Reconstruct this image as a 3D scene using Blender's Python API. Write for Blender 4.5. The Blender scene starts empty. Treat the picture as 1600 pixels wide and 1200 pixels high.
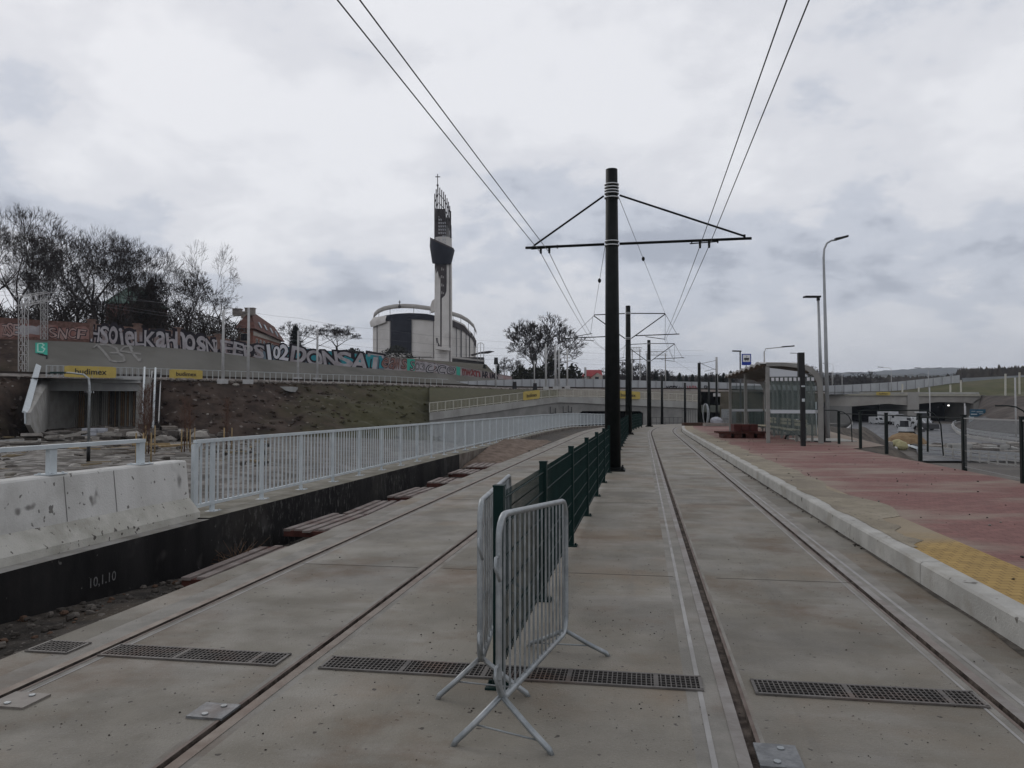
import bpy, math, random
from mathutils import Vector, Matrix, noise
scn = bpy.context.scene
R = math.radians
# ---------------- camera ----------------
CH = 1.6; FPX = 1200.0; PITCH = math.atan(36/1200)
cd = bpy.data.cameras.new('camera'); cam = bpy.data.objects.new('camera', cd)
scn.collection.objects.link(cam); scn.camera = cam
cam.location = (0, 0, CH); cam.rotation_euler = (R(90)+PITCH, 0, 0)
cd.sensor_width = 36; cd.sensor_fit = 'HORIZONTAL'; cd.lens = 27.0
cd.clip_start = 0.05; cd.clip_end = 30000
# ---------------- sky: overcast ----------------
SUN_EL, SUN_AZ = R(38), R(-35)
w = bpy.data.worlds.new('World'); scn.world = w; w.use_nodes = True
nt = w.node_tree; N = nt.nodes; L = nt.links
for n in list(N): N.remove(n)
wo = N.new('ShaderNodeOutputWorld'); bg = N.new('ShaderNodeBackground'); bg.inputs[1].default_value = 0.1
L.new(bg.outputs[0], wo.inputs[0])
sky = N.new('ShaderNodeTexSky'); sky.sky_type = 'NISHITA'; sky.sun_disc = False
sky.sun_elevation = SUN_EL; sky.sun_rotation = SUN_AZ
tc = N.new('ShaderNodeTexCoord'); sp = N.new('ShaderNodeSeparateXYZ'); L.new(tc.outputs['Generated'], sp.inputs[0])
def wm(op, a, b=None):
    n = N.new('ShaderNodeMath'); n.operation = op
    for i, v in enumerate((a, b)):
        if v is None: continue
        if isinstance(v, (int, float)): n.inputs[i].default_value = v
        else: L.new(v, n.inputs[i])
    return n.outputs[0]
zz = wm('ADD', wm('MAXIMUM', sp.outputs[2], 0.0), 0.34)
cx_ = N.new('ShaderNodeCombineXYZ'); L.new(wm('DIVIDE', sp.outputs[0], zz), cx_.inputs[0]); L.new(wm('DIVIDE', sp.outputs[1], zz), cx_.inputs[1])
def wnoise(scale, det, rough, off, dist=0.0):
    m = N.new('ShaderNodeMapping'); m.inputs['Location'].default_value = off; L.new(cx_.outputs[0], m.inputs[0])
    n = N.new('ShaderNodeTexNoise'); n.inputs['Scale'].default_value = scale; n.inputs['Detail'].default_value = det
    n.inputs['Roughness'].default_value = rough; n.inputs['Distortion'].default_value = dist; L.new(m.outputs[0], n.inputs[0]); return n.outputs[0]
n1 = wnoise(1.25, 8, 0.55, (3.1, 7.4, 0), 0.1); n2 = wnoise(3.6, 8, 0.58, (11.3, 2.2, 4), 0.1)
mixn = wm('ADD', wm('MULTIPLY', n1, 0.62), wm('MULTIPLY', n2, 0.38))
cr = N.new('ShaderNodeValToRGB'); L.new(mixn, cr.inputs[0]); cr.color_ramp.interpolation = 'EASE'
e = cr.color_ramp.elements; e[0].position = 0.38; e[0].color = (0.40, 0.43, 0.50, 1); e[1].position = 0.49; e[1].color = (0.72, 0.73, 0.772, 1)
k = e.new(0.44); k.color = (0.575, 0.605, 0.675, 1); k = e.new(0.57); k.color = (0.825, 0.832, 0.865, 1)
# low band near the horizon is greyer
hz = N.new('ShaderNodeMapRange'); L.new(sp.outputs[2], hz.inputs[0]); hz.inputs[1].default_value = 0.0; hz.inputs[2].default_value = 0.22; hz.interpolation_type = 'SMOOTHSTEP'
mh = N.new('ShaderNodeMix'); mh.data_type = 'RGBA'; L.new(hz.outputs[0], mh.inputs['Factor'])
mh.inputs[6].default_value = (0.50, 0.525, 0.585, 1)
L.new(cr.outputs[0], mh.inputs[7])
fh = wm('ADD', wm('MULTIPLY', hz.outputs[0], 0.62), 0.38); L.new(fh, mh.inputs['Factor'])
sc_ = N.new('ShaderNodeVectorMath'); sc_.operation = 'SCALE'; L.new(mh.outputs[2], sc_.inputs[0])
# sky dimmed above the frame, unseen, to cut the light on the ground
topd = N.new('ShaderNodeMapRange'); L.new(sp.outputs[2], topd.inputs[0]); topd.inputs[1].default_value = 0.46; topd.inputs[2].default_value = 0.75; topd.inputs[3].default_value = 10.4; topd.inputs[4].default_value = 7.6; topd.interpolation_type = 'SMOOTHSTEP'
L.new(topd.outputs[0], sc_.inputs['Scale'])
ms = N.new('ShaderNodeMix'); ms.data_type = 'RGBA'; ms.inputs['Factor'].default_value = 0.95
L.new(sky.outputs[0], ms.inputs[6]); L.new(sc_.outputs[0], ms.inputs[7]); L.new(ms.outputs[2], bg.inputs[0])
sd = bpy.data.lights.new('sun', 'SUN'); so = bpy.data.objects.new('sun', sd); scn.collection.objects.link(so)
sd.energy = 0.5; sd.angle = R(25); sd.color = (1, 0.97, 0.93)
so.rotation_euler = (R(90)-SUN_EL, 0, -SUN_AZ+R(180)); so.location = (0, 0, 60)
scn.view_settings.view_transform = 'Standard'; scn.view_settings.look = 'None'
scn.view_settings.exposure = 0.0; scn.view_settings.gamma = 1; scn.view_settings.use_curve_mapping = False
scn.cycles.max_bounces = 6; scn.cycles.transparent_max_bounces = 12; scn.cycles.volume_bounces = 0

# ---------------- pixel -> world ----------------
FW = Vector((0, math.cos(PITCH), math.sin(PITCH))); UP = Vector((0, -math.sin(PITCH), math.cos(PITCH)))
CAM = Vector((0, 0, CH))
def ray(px, py): return FW + Vector(((px-800)/FPX, 0, 0)) + UP*((600-py)/FPX)
def gp(px, py, z=0.0):
    d = ray(px, py); return CAM + d*((z-CH)/d.z)
def at(px, py, Y):
    d = ray(px, py); return CAM + d*(Y/d.y)
# line parallel to the tracks: x = a + .17 Y, bending right beyond 45 m
def lx(a, Y): return a + .17*Y + .003*max(0, Y-45)**2
def tz(Y): return 0.0 if Y < 60 else -.8*min(1, (Y-60)/55)     # track level, falling gently
HEAD = math.atan(.17)
def head(Y): return math.atan(.17 + .006*max(0, Y-45))

# ---------------- materials ----------------
def rgb(c): return (c[0], c[1], c[2], 1)
MATS = {}
def mat(name, c, c2=None, sc=2.0, rough=.85, bump=.0, bsc=30., metal=0., spots=None, c3=None, sc3=.3, stretch=None, det=6, rough2=None, spec=.3, fac3=.5, wet=None):
    if name in MATS: return MATS[name]
    m = bpy.data.materials.new(name); m.use_nodes = True; t = m.node_tree; n = t.nodes; l = t.links
    b = n['Principled BSDF']; b.inputs['Roughness'].default_value = rough; b.inputs['Metallic'].default_value = metal
    b.inputs['Specular IOR Level'].default_value = spec
    g = n.new('ShaderNodeNewGeometry'); vec = g.outputs['Position']
    def nz(scale, det=det, off=(0, 0, 0), st=None, r=.6):
        mp = n.new('ShaderNodeMapping'); l.new(vec, mp.inputs[0]); mp.inputs['Location'].default_value = off
        if st: mp.inputs['Scale'].default_value = st
        x = n.new('ShaderNodeTexNoise'); x.inputs['Scale'].default_value = scale; x.inputs['Detail'].default_value = det; x.inputs['Roughness'].default_value = r
        l.new(mp.outputs[0], x.inputs[0]); return x.outputs[0]
    def mr(v, a, bb, o0=0., o1=1.):
        x = n.new('ShaderNodeMapRange'); l.new(v, x.inputs[0]); x.inputs[1].default_value = a; x.inputs[2].default_value = bb
        x.inputs[3].default_value = o0; x.inputs[4].default_value = o1; x.interpolation_type = 'SMOOTHSTEP'; return x.outputs[0]
    def mix(f, a, bb):
        x = n.new('ShaderNodeMix'); x.data_type = 'RGBA'
        for i, v in ((0, f), (6, a), (7, bb)):
            if hasattr(v, 'is_linked') or hasattr(v, 'node'): l.new(v, x.inputs[i])
            elif i == 0: x.inputs[0].default_value = v
            else: x.inputs[i].default_value = rgb(v)
        return x.outputs[2]
    col = None
    if c2 is not None:
        col = mix(mr(nz(sc, st=stretch), .35, .65), c, c2)
    if c3 is not None:
        col = mix(mr(nz(sc3, 5, (9, 4, 2)), .5, .68, 0, fac3), col if col is not None else c, c3)
    if spots:
        for (s_c, s_sc, s_th, s_w) in spots:
            col = mix(mr(nz(s_sc, 2, (s_sc, 3, 1), r=.4), s_th, s_th+s_w), col if col is not None else c, s_c)
    if col is None: b.inputs['Base Color'].default_value = rgb(c)
    else: l.new(col, b.inputs['Base Color'])
    if rough2 is not None:
        l.new(mr(nz(wet or 1.2, 4, (5, 5, 5)), .4, .6, rough, rough2), b.inputs['Roughness'])
    if bump:
        bp = n.new('ShaderNodeBump'); bp.inputs['Strength'].default_value = bump; bp.inputs['Distance'].default_value = .02
        l.new(nz(bsc, 4), bp.inputs['Height']); l.new(bp.outputs[0], b.inputs['Normal'])
    MATS[name] = m; m.diffuse_color = rgb(c)
    return m
def mh_(m):   # helpers for editing a material made above
    t = m.node_tree; return t, t.nodes, t.links, t.nodes['Principled BSDF']
def detail_concrete(m, light=(.34, .325, .30), dark=(.125, .115, .10), k=1.0):
    t, n, l, b = mh_(m); cur = b.inputs['Base Color'].links[0].from_socket; g = n.new('ShaderNodeNewGeometry')
    def lay(st, loc, sc, det, lo, hi, fac, col, rot=math.atan(.17)):
        nonlocal cur
        mp = n.new('ShaderNodeMapping'); mp.vector_type = 'POINT'; mp.inputs['Rotation'].default_value = (0, 0, rot); mp.inputs['Location'].default_value = loc; l.new(g.outputs['Position'], mp.inputs[0])
        m2 = n.new('ShaderNodeMapping'); m2.inputs['Scale'].default_value = st; l.new(mp.outputs[0], m2.inputs[0])
        x = n.new('ShaderNodeTexNoise'); x.inputs['Scale'].default_value = sc; x.inputs['Detail'].default_value = det; x.inputs['Roughness'].default_value = .65; l.new(m2.outputs[0], x.inputs[0])
        r = n.new('ShaderNodeMapRange'); r.inputs[1].default_value = lo; r.inputs[2].default_value = hi; r.inputs[4].default_value = fac*k; l.new(x.outputs[0], r.inputs[0])
        mx = n.new('ShaderNodeMix'); mx.data_type = 'RGBA'; l.new(r.outputs[0], mx.inputs[0]); l.new(cur, mx.inputs[6]); mx.inputs[7].default_value = rgb(col); cur = mx.outputs[2]
    lay((.5, 1.8, 1), (3, 5, 0), .55, 9, .55, .72, .55, light)            # cross-wise dusty wisps
    lay((1, 1, 1), (13, 2, 0), .35, 8, .52, .66, .55, dark)               # damp clouds
    lay((5, .25, 1), (1, 9, 0), .8, 6, .56, .72, .35, dark)               # run marks along the track
    lay((1, 1, 1), (7, 7, 3), .75, 10, .54, .68, .65, (.135, .092, .058))  # rusty soil stains
    lay((1, 1, 1), (2, 1, 3), 170, 2, .58, .75, .5, (.09, .083, .075))    # pores
    lay((1, 1, 1), (4, 1, 3), 90, 2, .64, .74, .5, light)
    # every cast slab has its own tone
    s = n.new('ShaderNodeSeparateXYZ'); l.new(g.outputs['Position'], s.inputs[0])
    def M2(op, a, bb):
        x = n.new('ShaderNodeMath'); x.operation = op
        for i, v in enumerate((a, bb)):
            if v is None: continue
            if isinstance(v, (int, float)): x.inputs[i].default_value = v
            else: l.new(v, x.inputs[i])
        return x.outputs[0]
    X, Y = s.outputs[0], s.outputs[1]; a = M2('SUBTRACT', X, M2('MULTIPLY', Y, .17))
    row = M2('FLOOR', M2('DIVIDE', M2('SUBTRACT', M2('ADD', Y, M2('MULTIPLY', X, .165)), 7.55), 5.67), None)
    lane = M2('ADD', M2('GREATER_THAN', a, -2.12), M2('MULTIPLY', M2('GREATER_THAN', a, .475), 2.0))
    cv = n.new('ShaderNodeCombineXYZ'); l.new(row, cv.inputs[0]); l.new(lane, cv.inputs[1]); wn = n.new('ShaderNodeTexWhiteNoise'); wn.noise_dimensions = '3D'; l.new(cv.outputs[0], wn.inputs[0])
    f = n.new('ShaderNodeMapRange'); l.new(wn.outputs['Value'], f.inputs[0]); f.inputs[3].default_value = .86; f.inputs[4].default_value = 1.10
    vm = n.new('ShaderNodeVectorMath'); vm.operation = 'SCALE'; l.new(cur, vm.inputs[0]); l.new(f.outputs[0], vm.inputs['Scale'])
    l.new(vm.outputs[0], b.inputs['Base Color'])
def glass(name, tint, alpha, rough=.05):
    m = bpy.data.materials.new(name); m.use_nodes = True; t = m.node_tree; n = t.nodes; l = t.links
    b = n['Principled BSDF']; b.inputs['Base Color'].default_value = rgb(tint); b.inputs['Roughness'].default_value = rough
    tr = n.new('ShaderNodeBsdfTransparent'); tr.inputs[0].default_value = rgb([min(1, .75+.25*x*2) for x in tint]); mx = n.new('ShaderNodeMixShader'); mx.inputs[0].default_value = alpha
    l.new(tr.outputs[0], mx.inputs[1]); l.new(b.outputs[0], mx.inputs[2]); l.new(mx.outputs[0], n['Material Output'].inputs[0]); MATS[name] = m
    return m

# ---------------- mesh builder ----------------
class MB:
    def __init__(s): s.v = []; s.f = []; s.m = []; s.sm = []
    def add(s, vs, fs, mi=0, smooth=False):
        o = len(s.v); s.v += [Vector(v) for v in vs]
        for f in fs: s.f.append([i+o for i in f]); s.m.append(mi); s.sm.append(smooth)
        return s
    def box(s, c, d, rz=0, mi=0, M=None, taper=1.0):
        x, y, z = d[0]/2, d[1]/2, d[2]/2; vs = []
        for k, t in ((-1, 1.0), (1, taper)):
            for i, j in ((-1, -1), (1, -1), (1, 1), (-1, 1)): vs.append(Vector((i*x*t, j*y*t, k*z)))
        rot = Matrix.Rotation(rz, 3, 'Z') if M is None else M
        vs = [rot @ v + Vector(c) for v in vs]
        return s.add(vs, [(3, 2, 1, 0), (4, 5, 6, 7), (0, 1, 5, 4), (1, 2, 6, 5), (2, 3, 7, 6), (3, 0, 4, 7)], mi)
    def tube(s, pts, r, n=6, mi=0, cap=True, smooth=True, flat=None):
        pts = [Vector(p) for p in pts]; rs = r if isinstance(r, (list, tuple)) else [r]*len(pts)
        base = len(s.v); u = None
        for i, p in enumerate(pts):
            d = (pts[min(i+1, len(pts)-1)]-pts[max(i-1, 0)])
            if d.length < 1e-9: d = Vector((0, 0, 1))
            d.normalize()
            if u is None: u = d.orthogonal().normalized()
            else:
                u = (u - d*u.dot(d));
                if u.length < 1e-6: u = d.orthogonal()
                u.normalize()
            w_ = d.cross(u)
            for k in range(n):
                a = 2*math.pi*k/n; s.v.append(p+(u*math.cos(a)+w_*math.sin(a))*rs[i])
        for i in range(len(pts)-1):
            for k in range(n):
                a = base+i*n+k; b = base+i*n+(k+1) % n
                s.f.append([a, b, b+n, a+n]); s.m.append(mi); s.sm.append(smooth)
        if cap and n > 2:
            s.f.append([base+k for k in range(n)][::-1]); s.m.append(mi); s.sm.append(False)
            s.f.append([base+(len(pts)-1)*n+k for k in range(n)]); s.m.append(mi); s.sm.append(False)
        return s
    def bar(s, a, b, w_, h_, mi=0, up=(0, 0, 1)):     # rectangular bar a->b, w_ sideways, h_ along up
        a = Vector(a); b = Vector(b); d = (b-a).normalized(); up = Vector(up)
        sd_ = d.cross(up)
        if sd_.length < 1e-5: sd_ = d.cross(Vector((1, 0, 0)))
        sd_.normalize(); u = sd_.cross(d).normalized(); vs = []
        for p in (a, b):
            for i, j in ((-1, -1), (1, -1), (1, 1), (-1, 1)): vs.append(p+sd_*(i*w_/2)+u*(j*h_/2))
        return s.add(vs, [(3, 2, 1, 0), (4, 5, 6, 7), (0, 1, 5, 4), (1, 2, 6, 5), (2, 3, 7, 6), (3, 0, 4, 7)], mi)
    def grid(s, rows, mi=0, smooth=True, mf=None):
        n = len(rows[0]); o = len(s.v)
        for r in rows: s.v += [Vector(p) for p in r]
        for i in range(len(rows)-1):
            for k in range(n-1):
                a = o+i*n+k; s.f.append([a, a+1, a+n+1, a+n]); s.m.append(mf(i, k) if mf else mi); s.sm.append(smooth)
        return s
    def prism(s, poly, t, mi=0):          # poly: list of 3D points (planar), t: extrusion vector
        n = len(poly); t = Vector(t); poly = [Vector(p) for p in poly]
        return s.add(poly+[p+t for p in poly], [list(range(n))[::-1], list(range(n, 2*n))]+[[i, (i+1) % n, n+(i+1) % n, n+i] for i in range(n)], mi)
    def ball(s, c, r, mi=0, seg=10, rings=6, sx=1, sy=1, sz=1, jit=0, seed=0):
        rg = random.Random(seed); c = Vector(c); rows = []
        vs = [c+Vector((0, 0, r*sz))]
        for i in range(1, rings):
            th = math.pi*i/rings
            for k in range(seg):
                a = 2*math.pi*k/seg; q = r*(1+rg.uniform(-jit, jit))
                vs.append(c+Vector((q*sx*math.sin(th)*math.cos(a), q*sy*math.sin(th)*math.sin(a), q*sz*math.cos(th))))
        vs.append(c-Vector((0, 0, r*sz))); fs = [(0, 1+k, 1+(k+1) % seg) for k in range(seg)]
        for i in range(rings-2):
            for k in range(seg):
                a = 1+i*seg+k; b = 1+i*seg+(k+1) % seg; fs.append((a, a+seg, b+seg, b))
        l = len(vs)-1; o = 1+(rings-2)*seg
        fs += [(l, o+(k+1) % seg, o+k) for k in range(seg)]
        return s.add(vs, fs, mi, jit == 0)
    def build(s, name, mats, parent=None, org=None):
        if not isinstance(mats, (list, tuple)): mats = [mats]
        o3 = Vector(org) if org is not None else (Vector(parent['_o']) if parent is not None and '_o' in parent.keys() else None)
        me = bpy.data.meshes.new(name)
        me.from_pydata([(v-o3 if o3 is not None else v)[:] for v in s.v], [], s.f)
        for m in mats: me.materials.append(m)
        me.polygons.foreach_set('material_index', s.m); me.polygons.foreach_set('use_smooth', s.sm); me.update()
        o = bpy.data.objects.new(name, me); scn.collection.objects.link(o)
        if parent is not None:
            o.parent = parent
            if '_o' in parent.keys(): o['_o'] = parent['_o']
        elif o3 is not None: o.location = o3; o['_o'] = list(o3)
        return o
def thing(name, label, cat, loc=(0, 0, 0), rz=0, group=None, world=False):
    o = bpy.data.objects.new(name, None); scn.collection.objects.link(o); o.empty_display_size = .2
    o.location = loc; o.rotation_euler = (0, 0, rz); o['label'] = label; o['category'] = cat
    if world: o['_o'] = list(loc)
    if group: o['group'] = group
    return o
def tag(o, label, cat, group=None):
    o['label'] = label; o['category'] = cat
    if group: o['group'] = group
    return o
def struct(o, kind='structure', label=None): 
    o['kind'] = kind
    if label: o['label'] = label
    return o
def kids(o): return [c for c in bpy.data.objects if c.parent == o]
def dup(root, loc, rz=None, label=None, group=None, scale=None):
    r = root.copy(); scn.collection.objects.link(r); r.location = loc
    if rz is not None: r.rotation_euler = (0, 0, rz)
    if scale is not None: r.scale = scale if isinstance(scale, (tuple, list)) else (scale,)*3
    if label: r['label'] = label
    if group: r['group'] = group
    def rec(a, b):
        for ch in a.children:
            c = ch.copy(); scn.collection.objects.link(c); c.parent = b; rec(ch, c)
    rec(root, r); return r
def text2d(body, size=1., offset=0., extrude=0., res=3, shear=0):
    c = bpy.data.curves.new('t', 'FONT'); c.body = body; c.size = size; c.offset = offset; c.extrude = extrude; c.resolution_u = res; c.shear = shear
    c.align_x = 'LEFT'; c.align_y = 'BOTTOM_BASELINE'
    o = bpy.data.objects.new('t', c); me = bpy.data.meshes.new_from_object(o)
    vs = [v.co.copy() for v in me.vertices]; fs = [list(p.vertices) for p in me.polygons]
    bpy.data.objects.remove(o); bpy.data.curves.remove(c); bpy.data.meshes.remove(me)
    return vs, fs

CONC = mat('concrete_slab', (.172, .156, .127), (.228, .209, .174), 1.3, .8, .35, 60, c3=(.20, .145, .095), sc3=.55, fac3=.6,
           spots=[((.06, .05, .042), 21, .70, .03)], rough2=.55)
detail_concrete(CONC, k=1.25)
CONCW = mat('pale_concrete', (.42, .41, .39), (.52, .51, .49), 2.2, .85, .3, 50, c3=(.3, .29, .27), sc3=1.1, spots=[((.13, .12, .11), 9, .68, .04)])
CONCG = mat('grey_concrete', (.25, .25, .245), (.33, .33, .32), .9, .88, .2, 20, c3=(.2, .19, .18), sc3=.25, stretch=(1, 1, .35))
STRIPC = mat('rail_encasing_concrete', (.19, .18, .16), (.26, .245, .22), 3, .85, .4, 70, c3=(.16, .12, .09), sc3=1.2)
STEEL = mat('rail_steel', (.14, .105, .082), (.21, .175, .145), 5, .55, .15, 40, metal=.25, c3=(.14, .085, .06), sc3=1.4)
STEELB = mat('dusty_rail_steel', (.27, .255, .24), (.19, .17, .155), 4, .6, .15, 40, metal=.2, c3=(.15, .10, .075), sc3=.7)
DARK = mat('dark_groove', (.03, .025, .022), (.085, .07, .058), 9, .9, .3, 60)
EARTHV = 1
SOIL = mat('dark_gravel_soil', (.030, .026, .022), (.075, .064, .054), 3.5, .95, .9, 45, c3=(.11, .085, .06), sc3=.8, spots=[((.2, .18, .16), 28, .66, .05)])
EARTH = mat('brown_earth_slope', (.025, .016, .012), (.060, .041, .031), .7, .97, 1., 6, c3=(.048, .043, .018), sc3=.09, spots=[((.15, .13, .115), 1.7, .67, .06)])
def green_over(m):      # thin grass grown over the right-hand part of the slope
    t, n, l, b = mh_(m); cur = b.inputs['Base Color'].links[0].from_socket; g = n.new('ShaderNodeNewGeometry'); s = n.new('ShaderNodeSeparateXYZ'); l.new(g.outputs['Position'], s.inputs[0])
    x = n.new('ShaderNodeTexNoise'); x.inputs['Scale'].default_value = .22; x.inputs['Detail'].default_value = 8; x.inputs['Roughness'].default_value = .7; l.new(g.outputs['Position'], x.inputs[0])
    a = n.new('ShaderNodeMath'); a.operation = 'MULTIPLY_ADD'; l.new(x.outputs[0], a.inputs[0]); a.inputs[1].default_value = 34; l.new(s.outputs[0], a.inputs[2])
    r = n.new('ShaderNodeMapRange'); l.new(a.outputs[0], r.inputs[0]); r.inputs[1].default_value = -9; r.inputs[2].default_value = 1; r.inputs[4].default_value = .8
    x2 = n.new('ShaderNodeTexNoise'); x2.inputs['Scale'].default_value = 1.6; x2.inputs['Detail'].default_value = 6; l.new(g.outputs['Position'], x2.inputs[0])
    c = n.new('ShaderNodeMix'); c.data_type = 'RGBA'; l.new(x2.outputs[0], c.inputs[0]); c.inputs[6].default_value = (.022, .026, .008, 1); c.inputs[7].default_value = (.085, .078, .032, 1)
    mx = n.new('ShaderNodeMix'); mx.data_type = 'RGBA'; l.new(r.outputs[0], mx.inputs[0]); l.new(cur, mx.inputs[6]); l.new(c.outputs[2], mx.inputs[7]); l.new(mx.outputs[2], b.inputs['Base Color'])
green_over(EARTH)
YARD = mat('muddy_yard', (.07, .058, .045), (.125, .105, .083), .35, .9, .6, 9, c3=(.055, .045, .037), sc3=.16, fac3=.9, rough2=.6)
GRASS = mat('dull_grass', (.035, .038, .017), (.07, .066, .032), .5, .97, .8, 8, c3=(.085, .066, .045), sc3=.1)
BITU = mat('bitumen_coated_concrete', (.010, .0095, .010), (.022, .021, .021), 1.6, .8, .3, 30, c3=(.05, .045, .04), sc3=.6, fac3=.55, spots=[((.11, .105, .10), 13, .72, .05), ((.05, .047, .045), 2.2, .62, .12)], stretch=(1, 1, .25), spec=.12)
WHITE = mat('pale_grey_paint', (.45, .49, .51), (.53, .57, .585), 4, .5, .05, 30)
GREEN = mat('dark_green_coating', (.003, .016, .0145), (.005, .022, .020), 3, .55, .05, 30, spec=.15)
POLE = mat('black_green_pole_paint', (.0045, .006, .006), (.008, .0095, .0095), 5, .55, .08, 50, spec=.15, c3=(.016, .016, .015), sc3=2)
GALV = mat('galvanised_steel', (.25, .27, .28), (.37, .39, .40), 9, .42, .08, 60, metal=.55, c3=(.2, .19, .175), sc3=3, fac3=.45)
RUST = mat('rust', (.16, .07, .035), (.09, .05, .035), 9, .9, .3, 60)
BLACK = mat('black_plastic', (.012, .012, .013), rough=.5)
BLKG = mat('black_green_coating', (.006, .010, .010), (.009, .015, .014), 3, .5, spec=.2)
WIRE = mat('wire_metal', (.06, .06, .06), rough=.5, metal=.5)
WOODP = mat('weathered_planks', (.19, .155, .14), (.28, .245, .225), 3, .85, .3, 40, c3=(.1, .04, .03), sc3=1.2)
WOODR = mat('dark_red_timber', (.05, .018, .014), (.09, .032, .025), 5, .8, .3, 40)
STAKE = mat('yellow_timber', (.28, .2, .1), (.36, .26, .14), 5, .8, .2, 40)
BANNER = mat('yellow_banner', (.50, .38, .105), (.44, .33, .09), 1.5, .7)
INK = mat('dark_lettering', (.03, .028, .03), rough=.7)
BARK = mat('bark', (.020, .016, .014), (.045, .037, .033), 3, .95, .4, 20)
TWIG = mat('twigs', (.034, .027, .025), rough=.95)
BRICK = mat('old_brick', (.105, .056, .045), (.15, .085, .07), 3, .9, .3, 10, c3=(.07, .045, .038), sc3=.3)
SILVER = mat('silver_spray_paint', (.39, .37, .385), (.29, .27, .28), .9, .7, c3=(.19, .15, .15), sc3=.8)
TEAL = mat('teal_spray_paint', (.03, .27, .30), (.02, .2, .25), 1, .7)
# =============== base ground and near ground ===============
base = MB().grid([[(-3400, y, -6.2), (3400, y, -6.2)] for y in (-150, 4300)]).build('ground', GRASS); struct(base)
YS = [-3, 0] + [2*i+2 for i in range(29)] + [61, 64, 67, 70, 75, 80, 85, 90, 95, 100, 105, 110, 115]
# --- tram track pavement: slabs between the four rails, rails fill the gaps ---
EDGE_L, EDGE_R = -4.08, 2.50
RA = [-3.57, -2.12, .475, 1.925]; GL, GR = -.10, .10
def band(mb, a0, a1, z0=0, z1=0, mi=0, ys=YS, seg=1):
    rows = []
    for Y in ys:
        rows.append([(lx(a0+(a1-a0)*k/seg, Y), Y, tz(Y)+z0+(z1-z0)*k/seg) for k in range(seg+1)])
    mb.grid(rows, mi, False)
m = MB()
segs = [(EDGE_L, RA[0]-.26), (RA[0]+GR, RA[1]+GL), (RA[1]+GR, RA[2]-.24), (RA[2]+GR, RA[3]+GL), (RA[3]+.24, EDGE_R)]
for a0, a1 in segs: band(m, a0, a1)
band(m, RA[0]-.26, RA[0]+GL, mi=1); band(m, RA[1]+GL, RA[1]+GL+.0, mi=1)
band(m, RA[2]-.24, RA[2]+GL, mi=1); band(m, RA[3]+GR, RA[3]+.24, mi=1)
band(m, EDGE_L, EDGE_L-.001, 0, -1.0)      # vertical side of the slab
slab = m.build('road', [CONC, STRIPC]); struct(slab, label='concrete slab paving with two embedded tram tracks')
# far widening of paving around the curve
m = MB(); rows = [[(lx(EDGE_R, Y), Y, tz(Y)-.012), (lx(EDGE_R, Y)+max(0, (Y-58))*.25, Y, tz(Y)-.012)] for Y in YS if Y >= 58]
m.grid(rows, 0, False); struct(m.build('pavement', CONC))
# rails
rl = ['outer left rail of the left tram track, nearest the dark trench', 'rail of the left tram track that runs under the crowd barriers',
      'dusty left rail of the right tram track, beside the green fence', 'dusty rail nearest the platform kerb']
for i, a in enumerate(RA):
    side = 1 if i % 2 == 0 else -1       # groove on the inside
    prof = [(-.10*side, 0, 1), (-.055*side, .0, 1), (-.055*side, .004, 0), (.006*side, .004, 0), (.009*side, -.028, 2), (.042*side, -.028, 2), (.044*side, .003, 3), (.064*side, .003, 3), (.064*side, 0, 1), (.10*side, 0, 1)]
    if i == 2: prof[5] = (.056*side, -.028, 2); prof[6] = (.058*side, .003, 3); prof[7] = (.078*side, .003, 3); prof[8] = (.078*side, 0, 1)
    if side < 0: prof = prof[::-1]
    m = MB(); rows = [[(lx(a+p[0], Y), Y, tz(Y)+p[1]) for p in prof] for Y in YS]
    mats_ = [p[2] for p in prof]
    def mf(r, k, pr=prof):
        z0, z1 = pr[k][1], pr[k+1][1]
        if z0 < -.02 or z1 < -.02: return 2
        if pr[k][2] == 3 and pr[k+1][2] == 3: return 3
        return 0 if (z0 > .001 and z1 > .001) else 1
    m.grid(rows, 0, False, mf)
    tag(m.build('tram_rail', [STEEL if i < 2 else STEELB, STRIPC, DARK if i < 1 else mat('gritty_groove', (.04, .03, .024), (.13, .105, .088), 9, .95, .5, 50), mat('rusty_lip', (.10, .07, .057), (.17, .135, .115), 4, .7)], org=(lx(a, 5), 5, 0)), rl[i], 'rail', 'tram rails set in the concrete')
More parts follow.
